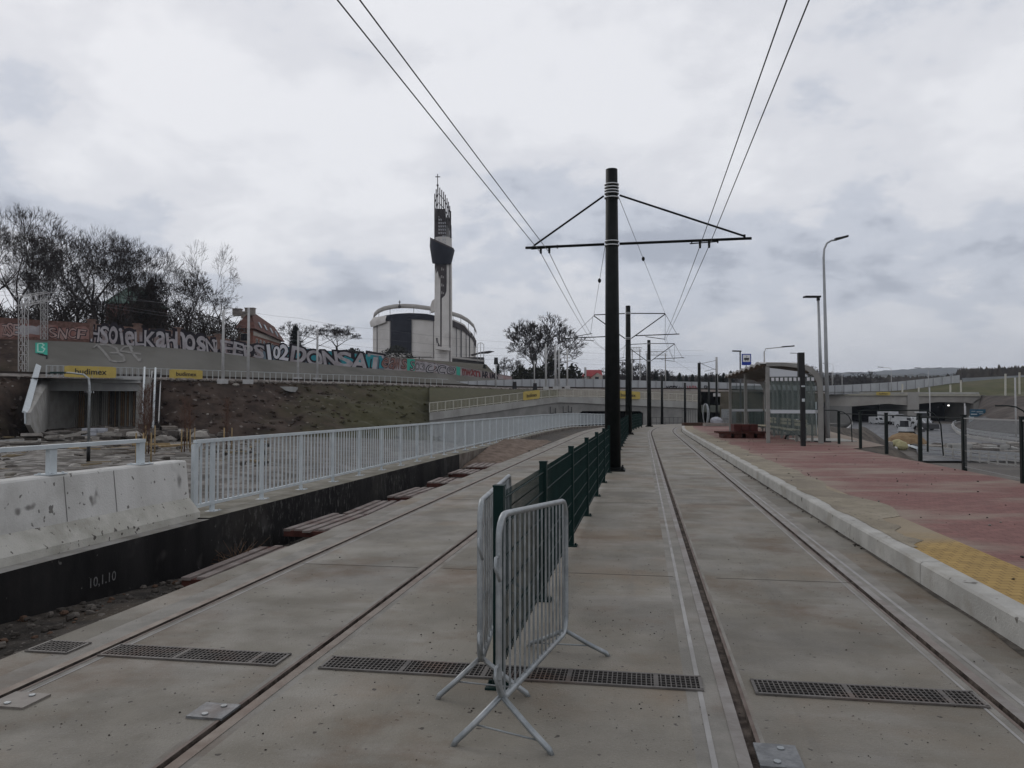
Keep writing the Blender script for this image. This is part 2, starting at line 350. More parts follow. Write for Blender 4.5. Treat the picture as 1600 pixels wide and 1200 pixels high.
# drain grates across the slab
GS = [(-4.05, -3.86, 0), (-3.40, -2.25, 1), (-1.96, .28, 1), (.66, 1.80, 1), (2.2, 2.46, 1)]
gl = ['short drain grate outside the outermost left rail', 'rusty drain grate between the two rails of the left track', 'long drain grate in the middle, under the crowd barriers',
      'drain grate between the two rails of the right track', 'stub of drain grate between the right rail and the kerb']
def yg(x): return 4.66 - .165*(x+.0)
for i, (a0, a1, _) in enumerate([(-3.99, -3.62, 0), (-3.47, -2.20, 0), (-1.99, .34, 0), (.55, 1.80, 0), (2.08, 2.46, 0)]):
    x0 = lx(a0, 4.9); x1 = lx(a1, 4.4); p0 = Vector((x0, yg(x0), .004)); p1 = Vector((x1, yg(x1), .004)); d = (p1-p0); Ln = d.length; d.normalize(); s = Vector((-d.y, d.x, 0)); W = .215
    rt = thing('drain_grate', gl[i], 'drain grate', p0, math.atan2(d.y, d.x), 'drain grates across the tracks')
    f = MB(); f.box((Ln/2, -W/2, .003), (Ln+.02, .018, .010)); f.box((Ln/2, W/2, .003), (Ln+.02, .018, .010)); f.box((0, 0, .003), (.018, W, .010)); f.box((Ln, 0, .003), (.018, W, .010))
    f.build('frame', mat('grate_frame', (.10, .092, .085), (.16, .148, .138), 6, .6, metal=.3, c3=(.16, .10, .075), sc3=1.5), rt)
    b = MB(); n = max(2, int(Ln/.028))
    for k in range(1, n):
        b.box((Ln*k/n, 0, .005), (.0065 if k % 18 else .028, W-.02, .006))
    for q in (-.06, -.02, .02, .06): b.box((Ln/2, q, .0045), (Ln-.02, .0055, .005))
    b.build('grating', mat('grate_iron', (.075, .068, .063), (.13, .118, .108), 8, .6, metal=.3, c3=(.16, .08, .05), sc3=1.5), rt)
    MB().box((Ln/2, 0, .0), (Ln-.015, W-.015, .002)).build('channel', mat('channel_dark', (.006, .006, .006)), rt)
# steel cover plates beside the rails
PL = mat('plate_steel', (.13, .135, .14), (.22, .225, .23), 14, .5, .2, 60, metal=.35, c3=(.12, .08, .06), sc3=3)
def cover(px, py, w_, l_, label, m_=PL):
    p = gp(px, py); rt = thing('cover_plate', label, 'cover plate', (p.x, p.y, 0), -HEAD, 'steel cover plates beside the rails')
    MB().box((0, 0, .006), (w_, l_, .012)).build('plate', m_, rt)
    for sx, sy in ((0.12, .3), (-.08, -.3)):
        b = MB(); b.tube([(sx*w_, sy*l_, .012), (sx*w_, sy*l_, .018)], .017, 8); b.build('bolt', GALV, rt)
cover(334, 1113, .20, .19, 'grey steel cover plate with two bolts beside the left track inner rail')
cover(30, 1096, .22, .20, 'dull flush cover plate at the left picture edge with two bolts', mat('plate_brown', (.17, .15, .135), (.22, .2, .18), 8, .6, metal=.2))
cover(1216, 1184, .19, .24, 'grey speckled cover plate beside the right track at the bottom edge')
# dark transverse joints in the slab
m = MB()
for Y0 in (7.55, 13.2, 18.9, 24.7, 30.6, 37):
    for a0, a1 in segs[1:4]:
        x0 = lx(a0, Y0+.3); x1 = lx(a1, Y0); m.bar((x0, Y0-.165*(x0), .002), (x1, Y0-.165*(x1), .002), .006, .002)
struct(m.build('pavement_joints', mat('joint_filler', (.10, .09, .08), (.15, .14, .12), 6)))
# pale sealant lines beside the rails
m = MB()
PSL = mat('pale_sealant', (.36, .35, .34), (.27, .26, .25), 2.5, .85, c3=(.2, .19, .17), sc3=.7)
for a0, w_ in ((.475-.175, .028), (1.925+.10, .03), (1.925-.125, .018), (-3.57+.105, .014)):
    band(m, a0, a0+w_, .002, .002)
struct(m.build('road_markings', PSL))
# debris on the slab
rg = random.Random(4); m = MB()
def stone(mb, x, y, z, r, mi=0): mb.ball((x, y, z+r*.4), r, mi, 5, 4, sx=rg.uniform(.7, 1.3), sy=rg.uniform(.7, 1.3), sz=rg.uniform(.4, .8), jit=.25, seed=rg.random())
spotc = [(gp(1000, 985), .28, 60), (gp(700, 990), .3, 30), (gp(560, 1080), .8, 60), (gp(950, 1140), .5, 60), (gp(1300, 960), .7, 40), (gp(1400, 1120), .5, 40), (gp(1030, 880), .8, 30), (gp(250, 1150), .5, 40), (gp(1150, 830), 1.2, 40), (gp(540, 900), 1.2, 20)]
for c, s, n in spotc:
    for k in range(n):
        x = rg.gauss(c.x, s); y = rg.gauss(c.y, s)
        if any(abs(x-lx(a, y)) < .12 for a in RA): continue
        stone(m, x, y, 0, rg.choice([.0025, .003, .003, .004, .006]), rg.choice([0, 0, 0, 1]))
for k in range(900):
    x = rg.uniform(-3.9, 2.3); Y = 3.1+abs(rg.gauss(0, 4)); x = lx(x, Y)
    if any(abs(x-lx(a, Y)) < .12 for a in RA): continue
    stone(m, x, Y, 0, rg.choice([.0018, .002, .0025, .003, .004]), rg.choice([0, 0, 0, 1]))
for k in range(110):
    Y = rg.uniform(3.2, 30); x = lx(rg.uniform(-3.9, 2.4), Y)
    if any(abs(x-lx(a, Y)) < .12 for a in RA): continue
    stone(m, x, Y, 0, rg.choice([.004, .005, .006, .008]), rg.choice([0, 0, 1]))
for a in RA[1:3]:
    for k in range(120):
        Y = rg.uniform(3, 14); stone(m, lx(a+(.03 if a > 0 else -.03), Y), Y, -.04, rg.uniform(.006, .014), rg.choice([0, 1]))
struct(m.build('grit', [mat('grit_dark', (.03, .024, .02)), mat('grit_pale', (.2, .18, .16))]), 'stuff')
# =============== platform ===============
PZ = .20; YP = [Y for Y in YS if Y <= 61]
KERB = mat('kerb_concrete', (.34, .33, .305), (.44, .43, .40), 2.5, .85, .35, 50, c3=(.24, .22, .18), sc3=1.5, spots=[((.15, .14, .125), 8, .69, .05)])
kr = thing('platform_kerb', 'long pale concrete kerb along the platform edge beside the right track', 'kerb', (lx(2.5, 5), 5, 0), 0, world=True)
Y = -2.4; k = 0
while Y < 60:
    l = 2.35; Ye = min(Y+l-.012, 61)
    m = MB(); pr = [(2.5, -.03), (2.505, PZ-.02), (2.525, PZ), (2.69, PZ+.001), (2.69, -.03)]
    ya = [Y, (Y+Ye)/2, Ye]
    rows = [[(lx(p[0], q), q, tz(q)+p[1]) for p in pr] for q in ya]; m.grid(rows, 0, False)
    m.add([(lx(p[0], Y), Y, p[1]) for p in pr], [(0, 1, 2, 3, 4)]); m.build('kerb_stone', KERB, kr); Y += l; k += 1
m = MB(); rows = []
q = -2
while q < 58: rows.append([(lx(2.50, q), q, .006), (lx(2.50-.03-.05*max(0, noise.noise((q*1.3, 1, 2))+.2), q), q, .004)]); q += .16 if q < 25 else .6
struct(m.grid(rows, 0, False).build('kerb_foot_strip', mat('kerb_foot_strip', (.05, .043, .036), (.10, .088, .074), 9, .95, .5, 50)), 'stuff')  # dark strip with an uneven edge along the kerb foot
def pavemat(name, c1, c2, cm, bw, bh, dust, dz):
    m = mat(name, c1, c2, 6, .85); t, n, l, b = mh_(m)
    base = b.inputs['Base Color'].links[0].from_socket
    g = n.new('ShaderNodeNewGeometry'); mp = n.new('ShaderNodeMapping'); mp.inputs['Rotation'].default_value = (0, 0, HEAD); l.new(g.outputs['Position'], mp.inputs[0])
    br = n.new('ShaderNodeTexBrick'); br.inputs['Scale'].default_value = 1; br.inputs['Brick Width'].default_value = bw; br.inputs['Row Height'].default_value = bh
    br.inputs['Mortar Size'].default_value = .004; br.inputs['Color1'].default_value = (1, 1, 1, 1); br.inputs['Color2'].default_value = (.82, .82, .82, 1); br.inputs['Mortar'].default_value = (.45, .42, .4, 1)
    l.new(mp.outputs[0], br.inputs[0])
    mu = n.new('ShaderNodeMix'); mu.data_type = 'RGBA'; mu.blend_type = 'MULTIPLY'; mu.inputs[0].default_value = 1; l.new(base, mu.inputs[6]); l.new(br.outputs[0], mu.inputs[7])
    # dust lying along the platform
    s = n.new('ShaderNodeSeparateXYZ'); l.new(g.outputs['Position'], s.inputs[0])
    nz = n.new('ShaderNodeTexNoise'); nz.inputs['Scale'].default_value = .55; nz.inputs['Detail'].default_value = 7; nz.inputs['Roughness'].default_value = .65
    mp2 = n.new('ShaderNodeMapping'); mp2.inputs['Scale'].default_value = (.55, 1.5, 1); mp2.inputs['Location'].default_value = (dz*3, 1, 0); l.new(g.outputs['Position'], mp2.inputs[0]); l.new(mp2.outputs[0], nz.inputs[0])
    def M_(op, a, bb):
        x = n.new('ShaderNodeMath'); x.operation = op
        for i, v in enumerate((a, bb)):
            if isinstance(v, (int, float)): x.inputs[i].default_value = v
            else: l.new(v, x.inputs[i])
        return x.outputs[0]
    a_ = M_('SUBTRACT', s.outputs[0], M_('MULTIPLY', s.outputs[1], .17))       # lateral offset across the platform
    if dz == 1:   # tactile strip: clean near the camera, buried farther on
        t_ = M_('ADD', M_('MULTIPLY', M_('SUBTRACT', s.outputs[1], 8.0), 1.2), M_('MULTIPLY', M_('SUBTRACT', nz.outputs[0], .5), 2.2))
    else:
        t_ = M_('ADD', M_('MAXIMUM', M_('MULTIPLY', M_('SUBTRACT', 3.75, a_), 1.0), M_('SUBTRACT', M_('MULTIPLY', M_('SUBTRACT', a_, 6.9), .8), .05)), M_('MULTIPLY', M_('SUBTRACT', nz.outputs[0], .50), 5.0))
        t_ = M_('MAXIMUM', t_, M_('MULTIPLY', M_('SUBTRACT', nz.outputs[0], .535), 6.0))
    mr = n.new('ShaderNodeMapRange'); l.new(t_, mr.inputs[0]); mr.inputs[1].default_value = -.5; mr.inputs[2].default_value = 1.1; mr.inputs[4].default_value = .93; mr.interpolation_type = 'SMOOTHSTEP'
    nd = n.new('ShaderNodeTexNoise'); nd.inputs['Scale'].default_value = 3; nd.inputs['Detail'].default_value = 8; l.new(g.outputs['Position'], nd.inputs[0])
    du = n.new('ShaderNodeMix'); du.data_type = 'RGBA'; l.new(nd.outputs[0], du.inputs[0]); du.inputs[6].default_value = rgb([x*.75 for x in dust]); du.inputs[7].default_value = rgb([x*1.22 for x in dust])
    mx = n.new('ShaderNodeMix'); mx.data_type = 'RGBA'; l.new(mr.outputs[0], mx.inputs[0]); l.new(mu.outputs[2], mx.inputs[6]); l.new(du.outputs[2], mx.inputs[7]); l.new(mx.outputs[2], b.inputs['Base Color'])
    bp = n.new('ShaderNodeBump'); bp.inputs['Strength'].default_value = .35; bp.inputs['Distance'].default_value = .01; l.new(br.outputs['Fac'], bp.inputs['Height']); bp.invert = True
    bp2 = n.new('ShaderNodeBump'); bp2.inputs['Strength'].default_value = .25; bp2.inputs['Distance'].default_value = .02
    n3 = n.new('ShaderNodeTexNoise'); n3.inputs['Scale'].default_value = 40; l.new(g.outputs['Position'], n3.inputs[0]); l.new(n3.outputs[0], bp2.inputs['Height']); l.new(bp.outputs[0], bp2.inputs['Normal'])
    l.new(bp2.outputs[0], b.inputs['Normal']); return m
REDP = pavemat('red_pavers', (.235, .112, .098), (.19, .09, .08), 0, .2, .1, (.27, .22, .175), 0)
YELP = pavemat('yellow_tactile_pavers', (.40, .265, .085), (.33, .215, .07), 0, .1, .1, (.26, .215, .155), 1)
m = MB(); band(m, 2.69, 3.28, PZ, PZ, 0, YP); struct(m.build('tactile_paving', YELP))
m = MB(); band(m, 3.28, 7.1, PZ-.002, PZ-.002, 0, YP, 3)
# drift of sand lapping over the back of the kerb
sd_ = MB(); rows_ = []; q = 7.7
while q < 48:
    n1_ = noise.fractal(Vector((q*.9, 2, 5)), 1, 2, 5); e0 = 2.675-.045*max(0, n1_*2.2+.2)*min(1, (q-7.7)*1.2); rows_.append([(lx(max(2.53, e0), q), q, PZ+.0045), (lx(2.72+.28*min(1, max(0, (q-7.9)*.8+n1_*.9)), q), q, PZ+.007), (lx(2.74+(.58+.25*noise.noise((q*.5, 8, 1)))*min(1, max(0, (q-8.1)*.6+n1_*1.2)), q), q, PZ+.004)]); q += .13
DUST = mat('sandy_dust', (.225, .195, .145), (.30, .262, .20), 2.5, .95, .6, 45, c3=(.15, .125, .10), sc3=.6, spots=[((.09, .08, .07), 22, .68, .04)])
# platform far rounded end + wide area behind the shelter
rows = [[(lx(7.1, Y), Y, PZ-.002), (lx(7.1, Y)+(1.6+(Y-27)*.12 if Y > 26.5 else 0), Y, PZ-.002)] for Y in YP]
m.grid(rows, 0, False)
Ye = YP[-1]; m.add([(lx(2.5, Ye), Ye, PZ-.002), (lx(9, Ye)+4, Ye, PZ-.002), (lx(9, Ye)+4, Ye+6, PZ-.4), (lx(3.4, Ye)+.8, Ye+4, PZ-.35)], [(0, 1, 2, 3)])
struct(m.build('platform', REDP), label='red paved tram platform with drifts of dust'); struct(sd_.grid(rows_, 0, False).build('sand_drift', DUST), 'stuff')
m = MB()
for k in range(260):
    Y = rg.uniform(6, 40); a = rg.uniform(2.8, 7); stone(m, lx(a, Y), Y, PZ, rg.choice([.005, .008, .012, .02]), rg.choice([0, 0, 1]))
for k in range(200):
    Y = rg.uniform(8, 40); stone(m, lx(2.47, Y)+rg.uniform(-.05, .03), Y, 0, rg.uniform(.006, .02), rg.choice([0, 0, 1]))
struct(m.build('platform_grit', [mat('grit_dark', (.03, .024, .02)), mat('grit_pale', (.2, .18, .16))]), 'stuff')
# bank falling from the platform to the low road
YB = [-3, 6, 12, 18, 24, 26, 28, 30, 36, 42, 48, 54, 61, 70, 80]
rows = []
for Y in YB:
    x0 = lx(7.08, Y) + (1.6+(Y-27)*.12 if Y > 26.5 else 0)
    if Y > 61: x0 += 4
    z0 = PZ-.01 if Y <= 61 else PZ-.6
    off = [0, .5, 1.5, 3.2, 6, 9]; dz = [0, -.10, -.75, -2.0, -3.9, -4.6]
    rows.append([(x0+o, Y, z0+d+rg.uniform(-.06, .06)*(1 if i else 0)) for i, (o, d) in enumerate(zip(off, dz))])
struct(MB().grid(rows).build('bank', mat('bank_soil', (.045, .037, .031), (.10, .085, .07), 2.5, .95, .9, 25, c3=(.16, .13, .10), sc3=.6)))
# =============== trench, plinth wall, concrete barrier, white railing ===============
def zb(Y):    # depth of the trench bottom along the plinth
    P_ = [(-3, -.35), (7.2, -.42), (10.7, -.66), (12, -.72), (18, -.68), (25, -.45), (32, -.22), (40, -.12), (120, -.1)]
    for (a, za), (b, zb_) in zip(P_, P_[1:]):
        if Y <= b: return za+(zb_-za)*(Y-a)/(b-a)
    return -.1
YT = [-3+1.1*i for i in range(62)] + [66, 70, 75, 80, 90, 100, 115]
rows = []
for Y in YT:
    z = zb(Y); row = []
    for k in range(11):
        t = k/10; a = -4.08-t*2.0
        zz_ = -.03 + (z+.03)*min(1, t*2.2)**.8 + noise.noise((a*1.5, Y*.8, 0))*.06*min(1, t*4)
        row.append((lx(a, Y), Y, zz_+tz(Y)))
    rows.append(row)
struct(MB().grid(rows).build('trench_soil', SOIL))
m = MB()
for k in range(1500):
    Y = rg.uniform(4.2, 14) if k < 1100 else rg.uniform(14, 34); a = rg.uniform(-5.95, -4.15); t = (-4.08-a)/2
    z = -.03 + (zb(Y)+.03)*min(1, t*2.2)**.8; stone(m, lx(a, Y), Y, z-.004, rg.choice([.01, .015, .02, .03, .045]), rg.choice([0, 0, 1, 2]))
struct(m.build('gravel', [mat('gravel_dark', (.06, .052, .045)), mat('gravel_mid', (.13, .115, .10)), mat('gravel_rust', (.10, .06, .04))]), 'stuff')
def zbar(name, mats, pr, Y0, Y1, label, cat, parent=None, step=1.5, cap=True, mf=None):
    n = max(1, int(abs(Y1-Y0)/step)); ys = [Y0+(Y1-Y0)*i/n for i in range(n+1)]
    m = MB(); rows = [[(lx(p[0], q), q, tz(q)+p[1]) for p in pr] for q in ys]; m.grid(rows, 0, False, mf)
    if cap:
        m.add(rows[0], [tuple(range(len(pr)))]); m.add(rows[-1], [tuple(range(len(pr)))[::-1]])
    o = m.build(name, mats, parent, org=None if parent else (lx(pr[0][0], Y0), Y0, 0)); 
    if label: tag(o, label, cat)
    return o
PTOP = mat('plinth_top_concrete', (.17, .155, .12), (.25, .235, .20), 2.5, .9, .4, 40, c3=(.12, .10, .07), sc3=1)
BITU2 = BITU.copy(); BITU2.name = 'scuffed_bitumen'
_t, _n, _l, _b = mh_(BITU2); _c = _b.inputs['Base Color'].links[0].from_socket; _g = _n.new('ShaderNodeNewGeometry'); _s = _n.new('ShaderNodeSeparateXYZ'); _l.new(_g.outputs['Position'], _s.inputs[0])
_w = _n.new('ShaderNodeValToRGB'); _w.color_ramp.elements[0].position = .24; _w.color_ramp.elements[0].color = (0, 0, 0, 1); _w.color_ramp.elements[1].position = .8; _w.color_ramp.elements[1].color = (0, 0, 0, 1)
for _p, _v in ((.265, .9), (.31, .5), (.34, 1), (.37, .2), (.42, .7), (.46, .1)): _e = _w.color_ramp.elements.new(_p); _e.color = (_v, _v, _v, 1)
_d = _n.new('ShaderNodeMath'); _d.operation = 'DIVIDE'; _l.new(_s.outputs[1], _d.inputs[0]); _d.inputs[1].default_value = 45; _l.new(_d.outputs[0], _w.inputs[0])
_m = _n.new('ShaderNodeMapping'); _m.inputs['Scale'].default_value = (1, 1, .45); _l.new(_g.outputs['Position'], _m.inputs[0]); _x = _n.new('ShaderNodeTexNoise'); _x.inputs['Scale'].default_value = 11; _x.inputs['Detail'].default_value = 8; _x.inputs['Roughness'].default_value = .75; _l.new(_m.outputs[0], _x.inputs[0])
_r = _n.new('ShaderNodeMapRange'); _l.new(_x.outputs[0], _r.inputs[0]); _r.inputs[1].default_value = .53; _r.inputs[2].default_value = .68; _r.inputs[4].default_value = .6
_k = _n.new('ShaderNodeMath'); _k.operation = 'MULTIPLY'; _l.new(_r.outputs[0], _k.inputs[0]); _l.new(_w.outputs[0], _k.inputs[1])
_y = _n.new('ShaderNodeMix'); _y.data_type = 'RGBA'; _l.new(_k.outputs[0], _y.inputs[0]); _l.new(_c, _y.inputs[6]); _y.inputs[7].default_value = (.26, .25, .24, 1); _l.new(_y.outputs[2], _b.inputs['Base Color'])
zbar('plinth_wall', [BITU, mat('plinth_pale_top', (.33, .32, .30), (.24, .225, .2), 3, .9, .4, 40, c3=(.07, .06, .05), sc3=1.5)], [(-6.0, -1.6), (-6.0, .048), (-6.9, .05), (-6.9, -1.6)], -3, 10.68, 'low black plinth wall carrying the concrete barrier, dated in chalky numerals', 'wall', mf=lambda r, k: 1 if k == 1 else 0)
p2 = zbar('plinth_wall', [BITU2, PTOP], [(-6.03, -1.6), (-6.03, .06), (-6.75, .07), (-6.75, -1.6)], 10.72, 25.3, 'low black plinth wall with pale scuffs under the start of the white railing', 'wall', mf=lambda r, k: 1 if k == 1 else 0)
zbar('plinth_wall', [mat('worn_plinth', (.10, .08, .065), (.2, .175, .15), 2, .9, .4, 20, c3=(.05, .04, .035), sc3=.5), PTOP], [(-6.12, -1.2), (-6.12, .03), (-6.75, .04), (-6.75, -1.2)], 25.34, 78, 'worn brownish plinth wall farther along, beyond the step in its top', 'wall', mf=lambda r, k: 1 if k == 1 else 0)
# pale drips / efflorescence on plinth: chalk numerals
vs, fs = text2d('10,1.10', .15, .001)
m = MB(); x0 = 8.35
m.add([(lx(-5.993, x0+v.x), x0+v.x, -.36+v.y*1.0) for v in vs], fs); tx = m.build('chalk_numerals', mat('chalk', (.10, .10, .10), (.17, .165, .165), 20), org=(lx(-6, 8.4), 8.4, -.3))
tx.parent = bpy.data.objects['plinth_wall']; tx.location = Vector(tx.location)-bpy.data.objects['plinth_wall'].location
# Jersey barrier
jb = thing('concrete_barrier', 'pale pitted concrete barrier with a sloping foot, standing on the black plinth', 'barrier', (lx(-6.3, 9), 9, .03), 0, world=True)
prj = [(-6.19, .05), (-6.19, .14), (-6.345, .335), (-6.395, .835), (-6.415, .855), (-6.60, .86), (-6.62, .835), (-6.68, .335), (-6.86, .14), (-6.86, .05)]
PIT = mat('pitted_concrete', (.50, .49, .465), (.60, .59, .565), 1.6, .85, .4, 45, c3=(.30, .29, .265), sc3=.9, stretch=(1, 1, .4),
          spots=[((.20, .19, .178), 3.6, .70, .07), ((.17, .162, .15), 12, .68, .05), ((.22, .21, .2), 2.2, .66, .1)])
FOOTM = mat('pitted_foot', (.50, .485, .44), (.41, .395, .35), 3, .88, .5, 50, spots=[((.1, .09, .08), 16, .66, .05)], c3=(.25, .24, .2), sc3=1.8)
for (ya, yb) in ((-3, 3.0), (3.02, 8.62), (8.63, 10.72)):
    pass
m = MB(); 
zbar('barrier_body', [PIT, FOOTM], prj, -3, 10.78, None, None, parent=jb, step=.8, mf=lambda r, k: 1 if k in (0, 1, 7, 8) else 0)
m = MB()
for Y in (8.5, 9.3):
    m = MB(); m.bar((lx(-6.341, Y), Y, .34), (lx(-6.391, Y), Y, .835), .006, .006, up=(1, 0, 0)); m.build('joint', mat('joint_grey', (.2, .195, .185)), jb)  # thin grey bars mark the joints of the barrier
# low handrail on the barrier
hr = thing('barrier_handrail', 'pale grey single-bar handrail bolted on top of the concrete barrier', 'handrail', (lx(-6.55, 9), 9, .84), 0, world=True)
m = MB()
for q in range(-3, 10): m.bar((lx(-6.50, q), q, 1.165), (lx(-6.50, min(q+1, 10.02)), min(q+1, 10.02), 1.165), .09, .045)
m.build('rail', WHITE, hr)
for Y in (-.6, .9, 2.4, 3.95, 5.45, 6.95, 8.46, 9.96):
    m = MB(); p = Vector((lx(-6.50, Y), Y, 0)); m.box(p+Vector((0, 0, .995)), (.05, .11, .30), -HEAD); m.box(p+Vector((0, 0, .866)), (.2, .26, .012), -HEAD)
    for sx in (-.07, .07):
        for sy in (-.1, .1): m.box(p+Vector((sx, sy, .878)), (.02, .02, .014), -HEAD)
    m.build('post', WHITE, hr)
# white railing with vertical bars
wr = thing('white_railing', 'long pale grey bar railing curving away on the plinth beside the left track', 'railing', (lx(-6.4, 11), 11, .07), 0, world=True)
def zt(Y): return tz(Y)+.05
Ya = 11.0; P0 = None; spacing = 1.48; yy = 11.45; posts = []
while yy < 80: posts.append(yy); yy += spacing
pm = MB(); pm.box((0, 0, .53), (.022, .115, 1.03)); pm.box((0, 0, .008), (.2, .22, .016)); pm.box((.075, .07, .02), (.02, .02, .02)); pm.box((.075, -.07, .02), (.02, .02, .02))
bay = MB(); SP = spacing*1.0149
for z, hh, ww in ((1.055, .05, .06), (.13, .04, .045)): bay.box((0, SP/2, z), (ww, SP+.002, hh))
for k in range(1, 10): bay.box((0, SP*k/10, .59), (.012, .036, .90))
pmesh = bmesh_ = None
for i, Y in enumerate(posts):
    if i == 0:
        po = pm.build('post', WHITE); po.parent = wr; bo = bay.build('baluster_panel', WHITE); bo.parent = wr
    else:
        po = po.copy(); scn.collection.objects.link(po); bo = bo.copy(); scn.collection.objects.link(bo)
    hd = -head(Y); loc = Vector((lx(-6.4, Y), Y, zt(Y)))-wr.location
    po.location = loc; po.rotation_euler = (0, 0, hd); bo.location = loc; bo.rotation_euler = (0, 0, -head(Y+.7))
m = MB(); q0 = (lx(-6.4, 11.0), 11.0); q1 = (lx(-6.4, 11.45), 11.45)
m.bar((q0[0], q0[1], .16), (q0[0], q0[1], 1.07), .05, .11, up=(.17, 1, 0)); m.bar((q0[0], q0[1]+.02, 1.03), (q0[0]+.017, q0[1]+.12, 1.105), .06, .05)
for z in (1.105, .18): m.bar((q0[0], q0[1], z), (q1[0], q1[1], z), .06, .05)
for k in (1, 2): m.bar((lx(-6.4, 11+k*.15), 11+k*.15, .18), (lx(-6.4, 11+k*.15), 11+k*.15, 1.1), .012, .036)
m.build('end_panel', WHITE, wr)
# bundles of planks in the trench
bl = ['nearest bundle of reddish planks in the trench below the black plinth', 'second bundle of planks, stacked high with dark red ends', 'third plank bundle, long and low, in the trench',
      'fourth plank bundle, slightly skewed, in the trench', 'fifth plank bundle, in the middle of the trench run', 'sixth plank bundle with a dark gap in front', 'farthest plank bundle before the heap of rubble soil']
for i, (Y, ln, zt_, sk, aw) in enumerate([(10.3, 2.3, -.42, .03, -4.98), (13.0, 2.0, -.30, -.02, -5.05), (15.3, 2.4, -.36, .05, -5.05), (17.9, 2.2, -.34, -.03, -5.0), (20.3, 1.5, -.30, .04, -4.95), (22.4, 1.5, -.24, 0, -4.9), (24.6, 1.8, -.22, .03, -4.9)]):
    rt = thing('plank_bundle', bl[i], 'plank bundle', (lx(aw, Y), Y, zt_-.14), -HEAD+sk, 'bundles of planks in the trench')
    for k in range(7):
        m = MB(); m.box((-.54+k*.18, rg.uniform(-.12, .12), .10), (.115, ln*rg.uniform(.85, 1), .035), rg.uniform(-.01, .01)); m.build('plank', WOODP, rt)
    for yy_ in (-ln/2+.12, ln/2-.12): MB().box((0, yy_, .045), (1.2, .12, .09)).build('bearer', WOODR, rt)
# dead twigs at the seam of the plinth
m = MB(); c = Vector((lx(-5.75, 10.9), 10.9, -.62))
for k in range(46):
    a = rg.uniform(0, 6.28); ln = rg.uniform(.15, .42); d = Vector((math.cos(a)*.7, math.sin(a)*.7, rg.uniform(.1, 1))).normalized(); b0 = c+Vector((rg.gauss(0, .12), rg.gauss(0, .15), 0))
    m.tube([b0, b0+d*ln*.5+Vector((0, 0, .03)), b0+d*ln], [.005, .004, .002], 4)
tag(m.build('dead_weeds', mat('dead_stalks', (.10, .055, .035), (.16, .10, .06), 9), org=c), 'tuft of dead brown weeds at the seam of the black plinth', 'weeds')
# heap of reddish soil in the trench farther on
m = MB(); rows = []
for i in range(15):
    Y = 25.5+i; row = []
    for k in range(7):
        a = -6.05+k*.31; row.append((lx(a, Y), Y, zb(Y)-.05+.42*max(0, math.sin(math.pi*(i+.3)/15.5))*(1-.75*k/6)+noise.noise((i*.7, k, 3))*.10))
    rows.append(row)
struct(m.grid(rows).build('soil_heap', mat('reddish_rubble_soil', (.10, .07, .05), (.19, .14, .11), 3, .95, 1, 20)), 'stuff')
# =============== green mesh fence between the tracks ===============
gf = thing('green_mesh_fence', 'dark green welded mesh fence running between the two tram tracks', 'fence', (lx(-.83, 4.45), 4.45, 0), 0, world=True)
FP = [4.45, 6.42] + [8.9+2.47*i for i in range(22)]
pm = MB(); pm.box((0, 0, .57), (.06, .065, 1.14)); pm.box((0, 0, 1.145), (.066, .071, .012)); pm.box((0, 0, .006), (.14, .14, .012))
for sx in (-.05, .05): pm.box((sx, .0, .02), (.02, .02, .03))
def fpanel(Ln):
    f = MB(); n = int(Ln/.05)
    for k in range(n+1):
        y = .04+(Ln-.08)*k/n; f.tube([(0, y, .08), (0, y, 1.10)], .0036, 4, cap=False)
    for z in (.12, .30, .50, .70, .90, 1.06):
        for sx in (-.006, .006): f.tube([(sx, .02, z), (sx, Ln-.02, z)], .005, 4, cap=False)
    return f
for i, Y in enumerate(FP):
    if i == 0: po = pm.build('post', GREEN); po.parent = gf; p_first = fpanel(2.0).build('mesh_panel', GREEN); p_first.parent = gf; fo = p_first
    else:
        po = po.copy(); scn.collection.objects.link(po)
        if i == 1: fo = fpanel(2.505).build('mesh_panel', GREEN); fo.parent = gf
        elif i < len(FP)-1: fo = fo.copy(); scn.collection.objects.link(fo)
    loc = Vector((lx(-.83, Y), Y, tz(Y)))-gf.location
    po.location = loc; po.rotation_euler = (0, 0, -head(Y))
    if i < len(FP)-1: fo.location = loc; fo.rotation_euler = (0, 0, -head(Y+1.2))
